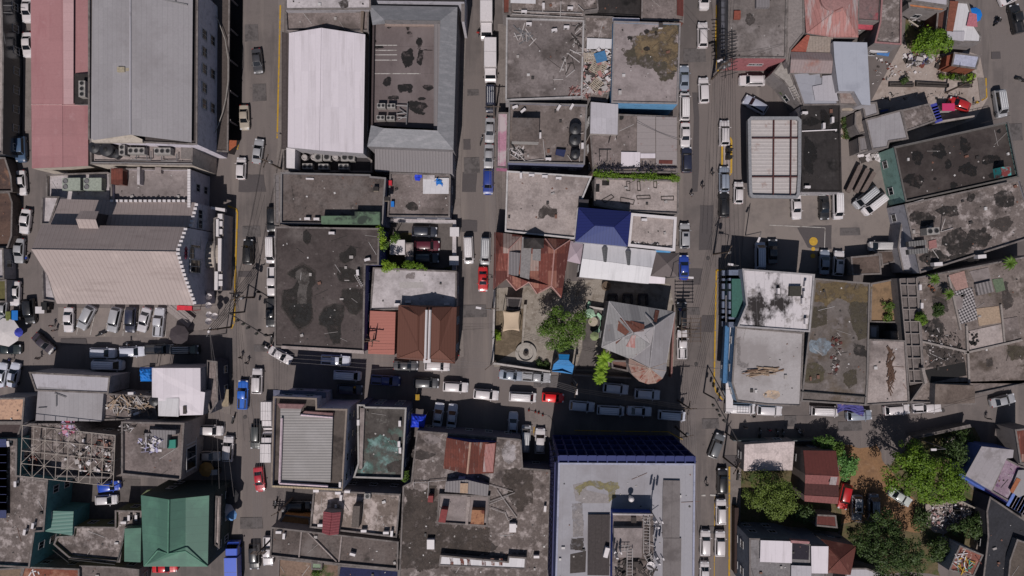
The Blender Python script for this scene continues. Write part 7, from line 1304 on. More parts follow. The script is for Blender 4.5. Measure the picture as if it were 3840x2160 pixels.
# ---------------- vehicles: kind, sheet, u, v, heading degrees, colour, label[, length scale] ----------------
WH=(196,190,192);SI=(150,150,154);SB=(128,136,150);GY=(92,94,98);DG=(60,60,64);BK=(26,26,29);NV=(32,36,56);BL=(30,54,132);RD=(178,24,28);MR=(84,24,38);BG=(156,146,134)
cars=[
 ('sedan','A1',200,72,-90,WH,'white sedan at the top of the narrow left street, half under the pink roof'),('sedan','A1',203,335,-88,WH,'white sedan second from the top in the narrow left street beside the pink roof'),
 ('suv','A1',152,1125,-88,(62,84,112),'slate blue suv alone in the narrow left street'),('sedan','A1',155,1378,-86,WH,'white sedan beside the cream terrace in the left street'),
 ('sedan','A1',1940,458,-84,DG,'dark grey sedan driving in the wide street beside the tall grey block'),('sedan','A1',1842,885,-88,BG,'beige sedan parked at the arcade end of the brown canopy'),
 ('sedan','A1',1945,1140,82,SI,'silver grey sedan under the pole wires at the left street crossing'),('hatch','A1',1818,1270,88,WH,'white hatchback with dark rear glass below the beige sedan'),
 ('van','B1',1790,745,-90,NV,'dark navy van parked behind the white box truck'),('sedan','B1',1785,980,-92,SI,'silver sedan beside the pink canopies, upper of two'),('sedan','B1',1778,1180,-92,SI,'silver sedan beside the pink canopies, lower of two'),('suv','B1',1773,1372,-91,BL,'bright blue suv below the two silver sedans'),
 ('suv','C1',1512,-25,-90,WH,'white suv cut by the top edge in the main street'),('rails','C1',1500,262,90,WH,'white suv with red rear strip near the top of the main street'),('sedan','C1',1362,587,90,SB,'blue grey sedan parked beside the ochre stained roof'),
 ('van','C1',1364,800,90,WH,'white minivan parked beside the sky blue wall'),('sedan','C1',1370,1017,-90,WH,'white sedan parked between the white minivan and the navy suv'),('suv','C1',1380,1205,90,NV,'dark navy suv parked next to the creeper end'),
 ('suv','C1',1508,680,92,WH,'white suv driving mid street beside the ochre stained roof'),('rails','C1',1665,1003,90,WH,'white suv with roof rails above the yellow pump island'),('suv','C1',1663,1350,90,SB,'blue grey suv with red tail lamps below the yellow pump island'),
 ('hatch','C2',1772,5,89,WH,'white hatchback left of the station canopy'),('suv','C2',1663,95,90,BK,'black suv below the blue grey one by the station canopy'),('rails','C1',1873,607,180,WH,'white wagon parked across under the pink wall'),
 ('suv','C1',1898,790,150,(84,94,124),'blue grey suv parked slantwise above the station canopy'),('pickup','D1',1958,140,102,BK,'black open backed suv at the upper right edge'),('sedan','D1',1925,-25,25,WH,'white sedan cut by the top edge at the upper right'),
 ('van','D1',1835,783,-81,SI,'silver minivan in the street at the right edge'),('hatch','D1',1528,785,160,(166,30,32),'red roofed car half in the wall shadow on the dirt lot'),
 ('sedan','D2',297,112,-88,WH,'white sedan tucked under the station canopy edge'),('sedan','D2',508,115,-88,BK,'black sedan beside the white van in the station lot'),('van','D2',608,105,-89,WH,'white van parked upright in the station lot'),
 ('van','D2',818,42,220,SI,'silver van parked slantwise, upper of the two'),('van','D2',885,95,218,WH,'white van parked slantwise, lower of the two'),('van','D2',945,410,180,(164,160,160),'grey white van against the white stair strip'),
 ('van','D2',22,478,90,(88,96,150),'blue grey van in the corner shadow of the station lot'),('sedan','D2',118,450,90,DG,'dark grey sedan hidden in the corner shadow of the station lot'),('sedan','D2',510,530,88,SB,'silver blue sedan in the station lot beside the yellow discs'),('sunroof','D2',614,538,86,WH,'white suv with black sunroof at the lower edge of the station lot'),
 ('sunroof','C2',1365,330,90,SI,'silver suv with black sunroof beside the white edged roof'),('sedan','C2',1360,570,90,(28,58,144),'vivid blue sedan beside the dark grey tent'),('suv','C2',1342,925,90,BK,'black suv with glowing red tail lamps beside the round bay house'),('pickup','C2',1345,1150,90,WH,'white van like pickup below the black suv in the main street'),
 ('van','B2',1625,440,-88,WH,'white van in the second street opposite the car courtyard'),('van','B2',1753,447,-92,SI,'silver grey van beside the rust red house'),('sedan','B2',1733,658,-90,RD,'bright red sedan in the second street'),
 ('van','B2',132,436,-89,WH,'white van at the upper left of the ring stained roof'),('pickup','B2',142,676,-90,WH,'white pickup beside the ring stained roof'),('pickup','B2',133,912,-90,BK,'black pickup beside the ring stained roof'),('suv','B2',140,205,-90,BK,'black suv mostly hidden beside the lichen streaked roof'),
 ('sedan','B2',202,1232,-30,WH,'white sedan turning at the corner below the ring stained roof'),('pickup','B2',622,1270,-3,(112,124,158),'blue grey pickup in the shade along the front of the ring stained roof'),('van','B2',712,1385,-3,(96,106,146),'blue grey van in the middle of the shaded main street'),
 ('sedan','B2',1150,1310,-1,DG,'dark grey sedan parked below the brown twin hipped roof'),('suv','B2',1388,1312,-2,WH,'white suv half under the brown twin hipped roof'),('pickup','B2',1000,1422,-4,(36,52,118),'deep blue pickup in the main street'),('suv','B2',1305,1442,-2,DG,'dark grey suv right of the deep blue pickup'),
 ('suv','B3',1527,22,-3,WH,'white suv left of the three white ones queued in the main street'),('suv','B3',1757,80,-5,WH,'white suv in the middle of the three queued in the main street'),('van','C3',143,98,-3,WH,'white silver minivan right of the three queued, next to the red hatchback'),('hatch','C3',370,103,-4,(216,16,22),'small bright red hatchback in the main street'),
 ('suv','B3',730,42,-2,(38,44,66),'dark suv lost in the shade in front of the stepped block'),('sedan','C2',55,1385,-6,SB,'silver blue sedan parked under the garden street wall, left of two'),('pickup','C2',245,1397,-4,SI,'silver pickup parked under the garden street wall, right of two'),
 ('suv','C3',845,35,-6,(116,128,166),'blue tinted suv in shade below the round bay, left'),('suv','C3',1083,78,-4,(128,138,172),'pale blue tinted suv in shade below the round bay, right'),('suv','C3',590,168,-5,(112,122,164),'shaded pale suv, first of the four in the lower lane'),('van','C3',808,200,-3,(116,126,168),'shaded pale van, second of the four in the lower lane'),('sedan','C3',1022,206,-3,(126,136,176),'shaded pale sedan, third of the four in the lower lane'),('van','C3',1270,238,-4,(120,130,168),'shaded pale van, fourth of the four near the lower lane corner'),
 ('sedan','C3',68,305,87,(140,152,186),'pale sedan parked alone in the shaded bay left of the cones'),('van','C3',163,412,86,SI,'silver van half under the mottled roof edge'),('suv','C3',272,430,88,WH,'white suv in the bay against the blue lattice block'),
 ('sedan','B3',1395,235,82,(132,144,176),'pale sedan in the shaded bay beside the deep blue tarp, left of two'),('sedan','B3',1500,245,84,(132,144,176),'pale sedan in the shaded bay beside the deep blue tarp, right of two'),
 ('suv','C3',1605,467,69,GY,'dark grey suv turning at the lower right crossing'),('suv','C3',1648,731,89,BK,'black suv parked first along the yellow kerb at the bottom'),('rails','C3',1638,964,90,WH,'white suv parked second along the yellow kerb at the bottom'),('suv','C3',1520,1200,89,WH,'white suv in the street beside the lower kerb, left of the pair'),('suv','C3',1630,1204,89,WH,'white suv at the lower kerb, right of the pair'),('hatch','C3',1515,1425,89,WH,'white hatchback cut by the bottom edge in the main street'),
 ('rack','C3',1783,183,-2,WH,'white van with roof rack below the pale corner roof',1.1),('suv','D3',92,200,-3,WH,'white suv right of the van with the roof rack'),('van','D3',510,205,-2,WH,'white van parked under the moss bordered roof'),('suv','D3',770,236,3,SB,'silver blue suv partly under a purple cloth'),('suv','D3',1055,195,4,WH,'white suv with an open door below the dead vine roof'),('pickup','D3',1282,178,3,WH,'white pickup below the concrete beam strip'),('sedan','D3',1858,125,14,SI,'silver sedan at the curve near the right edge'),
 ('suv','D3',660,852,-103,(170,20,24),'glossy red suv beside the dark rust red yard house'),('sunroof','D3',752,935,-91,SI,'silver car with black sunroof on the orange earth yard'),('van','D3',878,930,90,(110,112,122),'grey van shaded by the tree on the orange earth yard'),('sedan','D3',1080,855,-32,(176,180,176),'pale car sticking out from under the big tree'),
 ('sedan','A2',186,220,-97,WH,'white sedan beside the white porch of the beige hall'),('sedan','A2',140,442,-93,SI,'silver grey sedan left of the ridge of the beige hall'),('sedan','A2',110,766,-92,WH,'white sedan lower left of the beige hall'),('suv','A2',220,900,-84,BK,'black suv near the market tents at the left'),
 ('sedan','A2',515,965,-91,WH,'white sedan first from the left in the bays below the beige hall'),('suv','A2',648,948,-117,SI,'silver suv second in the bays below the beige hall, parked slantwise'),('suv','A2',862,965,-103,SI,'silver suv third in the bays below the beige hall'),('suv','A2',985,965,-93,NV,'navy blue suv fourth in the bays below the beige hall'),('sedan','A2',1085,965,-105,(176,172,176),'pale silver sedan fifth in the bays below the beige hall'),('pickup','A2',1198,983,85,(172,172,178),'pale pickup sixth in the bays below the beige hall'),
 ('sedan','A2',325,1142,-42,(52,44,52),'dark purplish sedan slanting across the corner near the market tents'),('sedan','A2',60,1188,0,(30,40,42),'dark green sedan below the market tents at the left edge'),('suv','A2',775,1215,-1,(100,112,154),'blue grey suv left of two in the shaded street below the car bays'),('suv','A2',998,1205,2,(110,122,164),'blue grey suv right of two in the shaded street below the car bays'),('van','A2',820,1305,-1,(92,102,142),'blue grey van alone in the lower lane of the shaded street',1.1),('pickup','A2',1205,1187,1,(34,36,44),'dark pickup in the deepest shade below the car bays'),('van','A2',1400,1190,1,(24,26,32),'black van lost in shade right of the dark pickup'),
 ('sedan','A2',98,1382,78,(112,122,156),'blue grey sedan at the lower left, right of the pair'),('sedan','A2',5,1382,80,(108,118,152),'blue grey sedan at the left edge, left of the pair'),('suv','A2',1872,452,88,BK,'black suv in the wide street beside the beige hall'),('suv','A2',1940,1428,88,WH,'white suv in the wide street right of the blue pickup'),('pickup','A3',1833,80,88,(36,96,190),'bright blue pickup near the left street crossing'),
 ('suv','A3',1588,350,-2,WH,'white suv parked crosswise right of the shed roof, upper of two'),('suv','A3',1720,490,86,WH,'white suv parked upright beside the two crosswise cars'),('sedan','A3',1568,546,0,(184,170,160),'white and tan sedan parked crosswise, lower of two'),('suv','A3',1930,395,-92,(58,62,62),'dark grey suv in the wide street at the lower left'),('sedan','A3',1955,722,-83,(172,16,40),'glossy crimson sedan in the wide street'),('hatch','A3',820,775,8,(24,70,176),'blue hatchback in the sunken court beside the teal block'),('hatch','A3',800,876,2,(190,186,190),'small white hatchback in the sunken court beside the teal block'),
 ('suv','A3',1918,1305,-88,(34,34,38),'black suv under the wire pole at the bottom left street'),('sedan','A3',1240,1388,2,(190,20,34),'red car peeking out below the green gabled roof'),('suv','B3',345,922,0,(26,28,32),'black suv in the orange walled courtyard'),('pickup','B3',112,1262,-90,WH,'white pickup parked by the long dark roof at the bottom'),
 ('suv','B2',1292,298,-2,(38,42,54),'dark grey suv uppermost of the three in the walled courtyard'),('suv','B2',1312,405,0,MR,'maroon suv in the middle of the three in the walled courtyard'),('suv','B2',1305,500,2,(26,40,52),'near black suv lowest of the three in the walled courtyard'),
 ('sedan','A2',12,870,85,SI,'silver car half hidden at the left edge beside the market'),]
LT={'sedan':'sedans','hatch':'hatchbacks','suv':'sport utility vehicles','sunroof':'sport utility vehicles','rails':'sport utility vehicles','van':'vans and minivans','rack':'vans and minivans','pickup':'pickups'}
for c in cars:
    if not c:continue
    k,t,u,v,hd,col,lb=c[:7];s=c[7] if len(c) > 7 else 1.0
    z=.9;p=P(t,u,v,z);p.z=.13 if (t,u) in (('C3',1648),('C3',1638),('C3',1630)) else .012
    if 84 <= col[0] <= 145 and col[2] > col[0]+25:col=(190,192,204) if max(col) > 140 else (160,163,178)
    cc=lin(col);inst(V[k],p,radians(hd),lb,'parked and driving '+LT[k],color=tuple(x*.95 for x in cc),scale=(s,s,s))
TR=make_truck(7.2,5.0,2.2,3.1);TR2=make_truck(5.2,3.2,1.95,2.6);TR3=make_truck(9.5,6.8,2.2,3.1)
for pr_,t,u,v,hd,col,lb in ((TR,'B1',1790,460,-90,WH,'white box truck alone behind the longer one at the top of the second street'),(TR3,'B1',1760,90,-90,WH,'long white box truck cut by the top edge of the second street'),(TR2,'B3',112,240,-90,WH,'white box truck, upper of two beside the stepped block'),(TR2,'B3',108,470,90,WH,'white box truck, lower of two beside the stepped block')):
    p=P(t,u,v,1.5);p.z=.012;inst(pr_,p,radians(hd),lb,None,color=lin(col))
# blue truck with dump box at the bottom
p=P('A3',1760,1350,1.5);p.z=.012;TB=make_truck(7.4,5.0,2.3,2.7,'cargo_truck');c=inst(TB,p,radians(91),'blue two section truck at the bottom of the wide street',None,color=lin((58,88,190)))
# motorcycles
for t,u,v,r,col,lb in (('B1',1722,1062,75,DG,'dark motorcycle beside the silver sedans in the second street'),('D1',1810,160,60,BK,'motorcycle riding in the upper right street'),('D1',1985,600,-20,BK,'motorcycle at the right edge of the frame'),('A2',760,1075,20,BK,'motorcycle parked below the bays of the beige hall'),('B2',95,1168,-30,WH,'white scooter left of the turning white sedan'),('B2',140,1110,80,BK,'dark scooter beside the corner of the ring stained roof'),
    ('A3',1762,265,75,BK,'dark motorcycle in the street above the crosswise cars'),('D3',20,370,85,BK,'motorcycle in shade by the street fence, first of three'),('D3',150,378,95,BK,'motorcycle in shade by the street fence, second of three'),('D3',190,380,80,BK,'motorcycle in shade by the street fence, third of three'),('D3',320,365,130,SI,'silver motorcycle on the pavement right of the shaded ones'),('A2',205,505,70,BL,'motorcycle with blue load beside the silver grey sedan'),('C3',1765,690,80,BK,'motorcycle against the fence beside the black suv'),('B3',170,905,80,BK,'motorcycle at the gate of the orange courtyard')):
    p=P(t,u,v,.5);p.z=.012;inst(MOTO,p,radians(r),lb,'motorcycles and scooters',color=lin(col))
PEOPLE=[('B1',1697,250,80,(150,40,40),(40,44,60),'person in red top walking beside the long white truck','walk'),('C1',1575,1310,110,(40,42,48),(30,30,34),'person in dark clothes walking right of the navy suv','walk'),('C1',1500,1405,-80,(46,40,40),(50,50,60),'person in dark clothes crossing in the middle of the main street','walk'),
 ('C2',1418,20,-70,(150,146,150),(40,40,44),'person in pale shirt walking beside the traced roof','walk'),('C2',1632,690,60,(60,62,66),(34,34,40),'person in grey walking on the yellow edged pavement','walk'),('B2',1545,1232,90,(176,24,34),(30,30,34),'person in bright red top by the corner of the brown hipped roof','stand'),('A2',965,1142,0,(150,150,156),(50,52,60),'person in pale shirt walking in the shaded street','walk'),
 ('A2',1862,1290,60,(40,40,44),(30,30,34),'person in dark clothes left of two crossing by the corner pole','walk'),('A2',1815,1250,60,(60,50,46),(40,40,50),'person in brown crossing by the corner pole','walk'),('C3',1530,760,110,(40,46,52),(120,116,120),'person in dark top striding left of the parked black suv','walk'),('C3',1885,245,120,(36,36,40),(40,44,50),'person walking behind the van with the roof rack','walk'),('C3',1825,330,90,(50,44,46),(36,38,46),'person standing left on the pavement by the fence','stand'),
 ('D3',95,350,90,(150,30,60),(30,30,38),'person in crimson top by the shaded motorcycles','stand'),('D3',332,355,80,(46,46,50),(170,166,170),'person in dark top and white trousers by the silver motorcycle','walk'),('D3',1745,262,90,(52,50,50),(40,40,48),'person standing on the far pavement by the lane','stand'),('A2',80,1240+20,10,(60,60,110),(36,36,44),'person in blue at the lower left by the shaded sedans','stand'),('A2',285,1255,20,(110,100,96),(40,40,44),'person in tan walking under the slanting dark sedan','walk'),
 ('D1',1650,775,30,(176,140,40),(60,60,70),'person in yellow top by the corner of the dirt lot','stand'),('A2',390,1010,60,(150,110,104),(50,50,60),'person in rose shirt at the stall left of the car bays','stand'),('A2',410,1045,120,(110,90,84),(46,46,54),'person in brown shirt at the stall left of the car bays','stand'),('C3',1630,120,40,(60,56,120),(36,36,44),'person in purple top at the curved kerb of the corner','walk'),('D1',1818,162,60,(40,40,44),(120,124,150),'rider on the motorcycle in the upper right street','stand')]
for t,u,v,r,s,tr,lb,ps in PEOPLE:
    p=P(t,u,v,.9);p.z=.14 if t == 'C2' and u == 1632 else .012;make_person(p,radians(r),s,tr,lb,ps)
for k,(u,v) in enumerate(((188,200),(237,212),(262,220),(293,236))):p=P('C3',u,v,.3);p.z=.135;inst(CONE,p,0,'red traffic cone beside the bay left of the blue block, %s from the left' % ORD[k],'traffic cones')
# market and street furniture at the left, umbrellas
for t,u,v,s,col,lb in (('A2',35,1060,1.9,(184,178,178),'big white market umbrella at the left edge'),('A2',1345,1078,1.3,(58,52,56),'dark umbrella with red edge on the pavement below the stairs'),('A3',1552,648,1.0,(150,110,60),'colourful small umbrella behind the crosswise cars'),('A3',1705,960,1.0,(172,166,170),'white umbrella beside the street ledge of the green roof'),('A3',1738,992,.8,(90,130,176),'pale blue umbrella beside the white one by the green roof'),('A2',128,1060,.65,(52,60,150),'blue umbrella beside the big white market one'),('A3',1728,850,1.2,(40,40,44),'black umbrella by the street ledge of the green roof')):
    q=P(t,u,v,2.3);inst(UMB,(q.x,q.y,0),.2,lb,'street umbrellas',color=lin(col),scale=(s,s,1))
for t,u,v,w_,l_,mt,lb in (('A2',132,930,1.1,1.7,tarpB,'bright blue covered market stall'),('A2',82,935,.9,1.6,surf('stall_olive',(104,110,60)),'olive green covered market stall left of the blue one'),('A2',320,890,1.6,1.2,WHITE,'white topped stall at the corner of the low terrace'),('A2',350,860,1.0,1.4,BLACK,'black stall box at the corner of the low terrace'),('A3',1620,658,1.6,.9,stainL,'pale stall table behind the small colourful umbrella'),('B3',1243,95,.7,1.0,YEL,'tiny yellow stall beside the verdigris roof'),('A3',1712,100,1.2,3.0,surf('stall_cream',(150,136,116)),'cream stall counter beside the blue pickup')):
    q=P(t,u,v,1.2);root=tag(empty('market_stall',(q.x,q.y,0)),lb,'stall');m=MB();m.box((q.x,q.y,.6),(w_*.9,l_*.9,1.1));m.build('counter',stainM,root)
    m=MB();m.mesh([(q.x-w_/2,q.y-l_/2,1.9),(q.x+w_/2,q.y-l_/2,1.9),(q.x+w_/2,q.y+l_/2,1.9),(q.x-w_/2,q.y+l_/2,1.9),(q.x,q.y-l_/2,2.2),(q.x,q.y+l_/2,2.2)],[(0,4,5,3),(4,1,2,5),(0,1,4),(2,3,5)]);m.build('cover',mt,root);m=MB();[m.tube((q.x+a*w_/2.1,q.y+b_*l_/2.1,0),(q.x+a*w_/2.1,q.y+b_*l_/2.1,1.9),.03) for a in (-1,1) for b_ in (-1,1)];m.build('post',STEEL,root)
m=MB();q=P('D3',700,175,2);rnd=random.Random(3);vs=[];n=10
for i in range(n):
    for j in range(n):vs.append((q.x-2.2+4.6*i/(n-1)+rnd.uniform(-.1,.1),q.y-1.1+2.0*j/(n-1)+.6*sin(i*.5),1.9+rnd.uniform(-.15,.15)))
m.mesh(vs,[(i*n+j,(i+1)*n+j,(i+1)*n+j+1,i*n+j+1) for i in range(n-1) for j in range(n-1)]);tag(m.build('cloth_cover',surf('cloth_purple',(72,70,128),.9,[((140,112,124),.7,.56,.6,3)]),None,origin=(q.x,q.y,1.9)),'purple blue cloth thrown over the silver blue suv','cloth')
m=MB();cs=[P('A2',1255,870,.0),P('A2',1440,1020,.0)];d=(cs[1]-cs[0]);nr=Vector((-d.y,d.x,0)).normalized()
for k in range(7):a=cs[0]+nr*(k*.32-.2);c=cs[1]+nr*(k*.32-.2);m.box(((a.x+c.x)/2,(a.y+c.y)/2,.1+k*.09),(d.length*.9,.3,.18+k*.02),atan2(d.y,d.x))
m.tube(cs[0]+Vector((0,.9,1.1)),cs[1]+Vector((0,.9,1.1)),.05);m.tube(cs[0]+Vector((.9,1.5,1.3)),cs[1]+Vector((.9,1.5,1.3)),.05);tag(m.build('stairs',surf('stair_stone',(136,128,126)),None,origin=cs[0]),'diagonal pale steps with railings below the red awning','stairs')
# ---------------- trees, plants ----------------
def leafmat(key,a,b,c):
    N=NT(key);f=N.ramp(N.noise(.35,3,4),.35,.65);g=N.ramp(N.noise(1.8,5,4),.35,.7)
    cur=N.mix(g,N.mix(f,tuple(x*.8 for x in lin(a)),lin(b)),lin(c));N.l(cur,N.b.inputs['Base Color']);N.b.inputs['Roughness'].default_value=.55;N.b.inputs['Specular IOR Level'].default_value=.25;MC[key]=N.m;return N.m
G1=leafmat('leaf_mid',(50,70,26),(68,92,32),(86,110,40));G2=leafmat('leaf_bright',(50,74,18),(74,100,24),(98,124,32));G3=leafmat('leaf_dark',(34,48,24),(48,66,30),(64,82,38));G4=leafmat('leaf_lime',(78,106,20),(98,124,26),(118,142,40))
BARK=surf('bark',(84,70,60),.95,grain=.3)
def leaves(m,c,r,n,ls,rnd,flat=.75):
    for k in range(n):
        th=rnd.uniform(0,2*pi);cz=rnd.uniform(-.35,1);rr=(rnd.random()**.25)*r;s_=(max(0,1-cz*cz))**.5
        p=Vector((c[0]+rr*s_*cos(th),c[1]+rr*s_*sin(th),c[2]+rr*cz*flat))
        nrm=Vector((s_*cos(th),s_*sin(th),cz+.5))+Vector((rnd.gauss(0,.55),rnd.gauss(0,.55),rnd.gauss(0,.4)));nrm.normalize()
        a=nrm.orthogonal().normalized();a.rotate(Matrix.Rotation(rnd.uniform(0,6.28),3,nrm));b=nrm.cross(a);L=ls*rnd.uniform(.6,1.25)
        m.poly([p-a*L*.5,p+b*L*.3,p+a*L*.5+nrm*L*.08,p-b*L*.3])
def tree(name,t,outline,zc,hr,label,mat,nl=34,per=150,ls=.42,lr=(.7,1.6),seed=1,cat='tree',group=None):
    'outline: crown outline read at height zc'
    rnd=random.Random(seed);q=W3(t,outline,zc);c=sum(q,Vector())/len(q);base=(c.x,c.y,0)
    root=tag(empty(name,base),label,cat,group);m=MB();br=MB()
    R_=max((p-c).length for p in q);tr=max(.12,R_*.05);tz=zc*.45
    br.tube((c.x,c.y,0),(c.x+.1,c.y,tz),tr,tr*.75,n=9)
    tops=[]
    for k in range(nl):
        i=rnd.randrange(len(q));a=q[i].lerp(q[(i+1) % len(q)],rnd.random());f=rnd.random()**.5*.97;p=c.lerp(a,f)
        r=lr[0]+(lr[1]-lr[0])*rnd.random()**1.6;z=zc+hr*(1-f*f)*.9-r*.5+rnd.uniform(-1.1,.7)*min(1,hr*.6);tops.append((p.x,p.y,z));leaves(m,(p.x,p.y,z),r,int(per*(r/lr[1])**2)+10,ls,rnd)
    for p in tops[::3]:
        mid=Vector(((p[0]+c.x)/2,(p[1]+c.y)/2,tz+(p[2]-tz)*.45));br.tube((c.x,c.y,tz*.9),mid,tr*.5,tr*.3,n=6);br.tube(mid,p,tr*.3,tr*.1,n=5)
    br.build('trunk',BARK,root);m.build('crown',mat,root);return root
tree('leafy_tree','C2',[(450,870),(520,890),(560,920),(625,900),(640,985),(600,1030),(610,1075),(560,1120),(520,1200),(450,1210),(400,1185),(340,1170),(320,1110),(245,1040),(300,1010),(325,960),(330,900),(390,870)],6.2,2.6,'single round leafy tree in the gravel garden',G1,100,150,.30,(.5,1.2),3)
tree('leafy_tree','D3',[(1170,440),(1230,480),(1250,570),(1320,590),(1450,580),(1530,640),(1550,740),(1590,800),(1520,890),(1400,920),(1270,900),(1190,850),(1080,820),(990,800),(960,700),(930,600),(1040,560),(1060,480)],7,2.8,'huge bright green tree in the lower right yard',G2,150,190,.36,(.6,1.5),4)
tree('leafy_tree','D3',[(110,690),(200,720),(280,790),(325,860),(270,920),(240,1000),(120,1010),(30,950),(-80,900),(-90,780),(-40,700),(40,680)],6.2,2.4,'yellow green round tree between the white sheet roof and the rust house',leafmat('leaf_yellowgreen',(64,80,30),(82,98,38),(100,116,50)),100,150,.28,(.5,1.25),5)
tree('leafy_tree','D3',[(800,1120),(900,1060),(1040,1100),(1180,1150),(1250,1260),(1260,1400),(1200,1560),(980,1560),(880,1400),(810,1290),(760,1180)],6.5,2.4,'broad dark green tree at the bottom right of the rust roof',G3,120,170,.34,(.6,1.4),6)
tree('leafy_tree','D3',[(860,920),(960,950),(1040,1000),(1050,1080),(960,1110),(840,1090),(800,1000)],5,1.6,'dark tree shading the grey van on the orange yard',G3,14,170,.42,(.9,1.6),7)
tree('leafy_tree','D3',[(1380,500),(1480,440),(1600,430),(1620,500),(1560,600),(1500,620),(1400,580)],4,1.2,'dark shrubby tree behind the huge bright tree',G3,26,150,.4,(.8,1.5),8)
tree('bushy_tree','D3',[(630,510),(700,500),(755,560),(740,640),(690,690),(640,720),(612,650),(610,560)],3.2,1.2,'round leaved bush along the edge of the orange yard',leafmat('leaf_fresh',(56,92,44),(74,112,54),(92,130,66)),26,130,.42,(.7,1.2),9)
tree('bushy_tree','D3',[(455,430),(520,400),(570,420),(565,480),(510,490),(460,470)],3.2,.8,'small bush behind the street fence above the rust house',leafmat('leaf_fresh2',(56,88,36),(74,104,42),(92,120,56)),14,120,.36,(.6,1.0),10)
tree('bushy_tree','D3',[(580,460),(640,460),(640,540),(600,550),(570,500)],3,.8,'small bush between the street fence and the round leaved bush',G1,10,120,.36,(.6,1.0),11)
tree('bushy_tree','D3',[(290,940),(400,950),(430,1010),(370,1050),(290,1030),(260,980)],3.6,1.0,'dark bush beside the yellow green tree',G3,16,130,.36,(.7,1.2),12)
tree('bushy_tree','D3',[(1470,1060),(1600,1050),(1750,980),(1730,1100),(1690,1160),(1560,1160),(1470,1120)],2.4,.8,'dark bush at the lower right of the rubble field',G3,26,120,.38,(.7,1.2),13)
tree('bushy_tree','D3',[(1310,1170),(1450,1180),(1460,1280),(1420,1330),(1320,1320),(1270,1240)],2.6,.9,'dark bush above the rust patch roofed house',G3,22,120,.38,(.7,1.2),14)
tree('bushy_tree','D3',[(1200,950),(1300,960),(1310,1100),(1220,1120),(1190,1040)],1.6,.5,'low straggly bush at the left of the rubble field',G3,20,90,.36,(.5,1.0),15)
tree('bushy_tree','D3',[(1400,300+60),(1530,340),(1640,370),(1640,440),(1580,480),(1500,450)],1.6,.5,'low green scrub behind the street fence',G3,20,70,.36,(.5,.9),16)
tree('leafy_tree','D1',[(1200,250),(1290,220),(1350,260),(1420,240),(1460,330),(1400,380),(1300,385),(1200,365),(1180,300)],4.2,1.4,'bright green tree beside the orange walled yard at the top',G2,34,170,.4,(.8,1.5),17)
for k,(pts,mt,lb) in enumerate((([(1390,570),(1470,565),(1485,595),(1400,605)],G2,'bright low shrub in the planter row of the dirt lot'),([(1490,560),(1570,560),(1580,605),(1500,610)],G3,'grey green shrub in the middle of the planter row'),([(1590,550),(1645,560),(1640,605),(1580,605)],G4,'lime green shrub at the right end of the planter row'),([(1100,585),(1140,590),(1135,620),(1105,620)],G3,'small shrub at the left empty planter'))):
    tree('shrub','D1',pts,.9,.4,lb,mt,8,80,.28,(.35,.6),20+k,'shrub')
tree('shrub','D1',[(650,850),(700,860),(695,1050),(645,1060)],.5,.3,'weeds in the narrow strip beside the black shop roof',G3,26,40,.25,(.3,.6),25,'shrub');tree('shrub','D1',[(180,670),(210,680),(240,740),(200,745)],1.4,.4,'brown green bush at the foot of the slanting wall strip',G3,8,70,.28,(.35,.6),26,'shrub')
for k,(t,pts,z,lb) in enumerate((('B2',[(940,265),(985,262),(985,420),(955,420)],8.4,'bright shrub at the upper left corner of the car courtyard'),('B2',[(962,335),(1110,320),(1075,365),(985,425),(960,420)],6.2,'low green shrub above the square white box'),('B2',[(965,515),(1080,528),(1080,590),(970,590)],6.6,'bright shrub at the lower left corner of the car courtyard'),('B2',[(1080,532),(1330,545),(1330,580),(1080,590)],5.2,'strip of grass along the lower wall of the car courtyard'),('D2',[(955,800),(1010,800),(1045,900),(1020,970),(975,960),(945,870)],3.6,'green climbing plant in the brown earth yard roof'),('D2',[(1215,910),(1265,930),(1265,985),(1215,980)],6.2,'small green plant at the left of the ruined terrace'),('D2',[(1340,860),(1400,850),(1400,930),(1345,930)],6,'low weeds in the middle of the ruined terrace'),('D3',[(700,1120),(800,1110),(820,1300),(740,1300)],1.2,'low undergrowth left of the broad dark tree'),('C2',[(245,1280),(335,1290),(330,1325),(250,1325)],.6,'low shrub in the bed along the garden street wall'),('B2',[(1825,1060),(1855,1060),(1855,1100),(1825,1100)],1.2,'small lime shrub on the garden side wall'),('B3',[(1125,660),(1155,660),(1150,715),(1122,715)],6.0,'small green plant on the corner of the verdigris roof'),('B3',[(450,1400),(510,1400),(505,1449),(448,1449)],3.4,'weeds below the pale green sheet roof'))):
    tree('shrub',t,pts,z,.4,lb,[G4,G1,G4,G2,G1,G2,G3,G3,G3,G4,G1,G1][k],16,75,.28,(.35,.7),40+k,'shrub')
# creeper along the wall
def vine(t,path,z,wd,label,mat,n=900,seed=1):
    rnd=random.Random(seed);m=MB();q=[P(t,u,v,z) for u,v in path]
    for k in range(n):
        i=rnd.randrange(len(q)-1);p=q[i].lerp(q[i+1],rnd.random())+Vector((0,rnd.gauss(0,wd*(.6+.5*sin(i*2.1+rnd.random()))),rnd.uniform(-.6,.3)));leaves(m,tuple(p),.18,2,.26,rnd)
    return tag(m.build('creeper',mat,None,origin=q[0]),label,'creeper')
vine('C1',[(675,1305),(760,1318),(860,1325),(960,1328),(1060,1330),(1160,1335),(1260,1340),(1325,1345)],6.3,.38,'long green creeper along the wall below the patchwork roof',G2,1700,5)
vine('C1',[(700,1268),(800,1260),(900,1265),(1000,1262),(1100,1268),(1200,1262),(1300,1265)],6.0,.5,'dark dead creeper hanging over the lower edge of the patchwork roof',surf('vine_dark',(40,40,52),.9,grain=.3),1500,6)
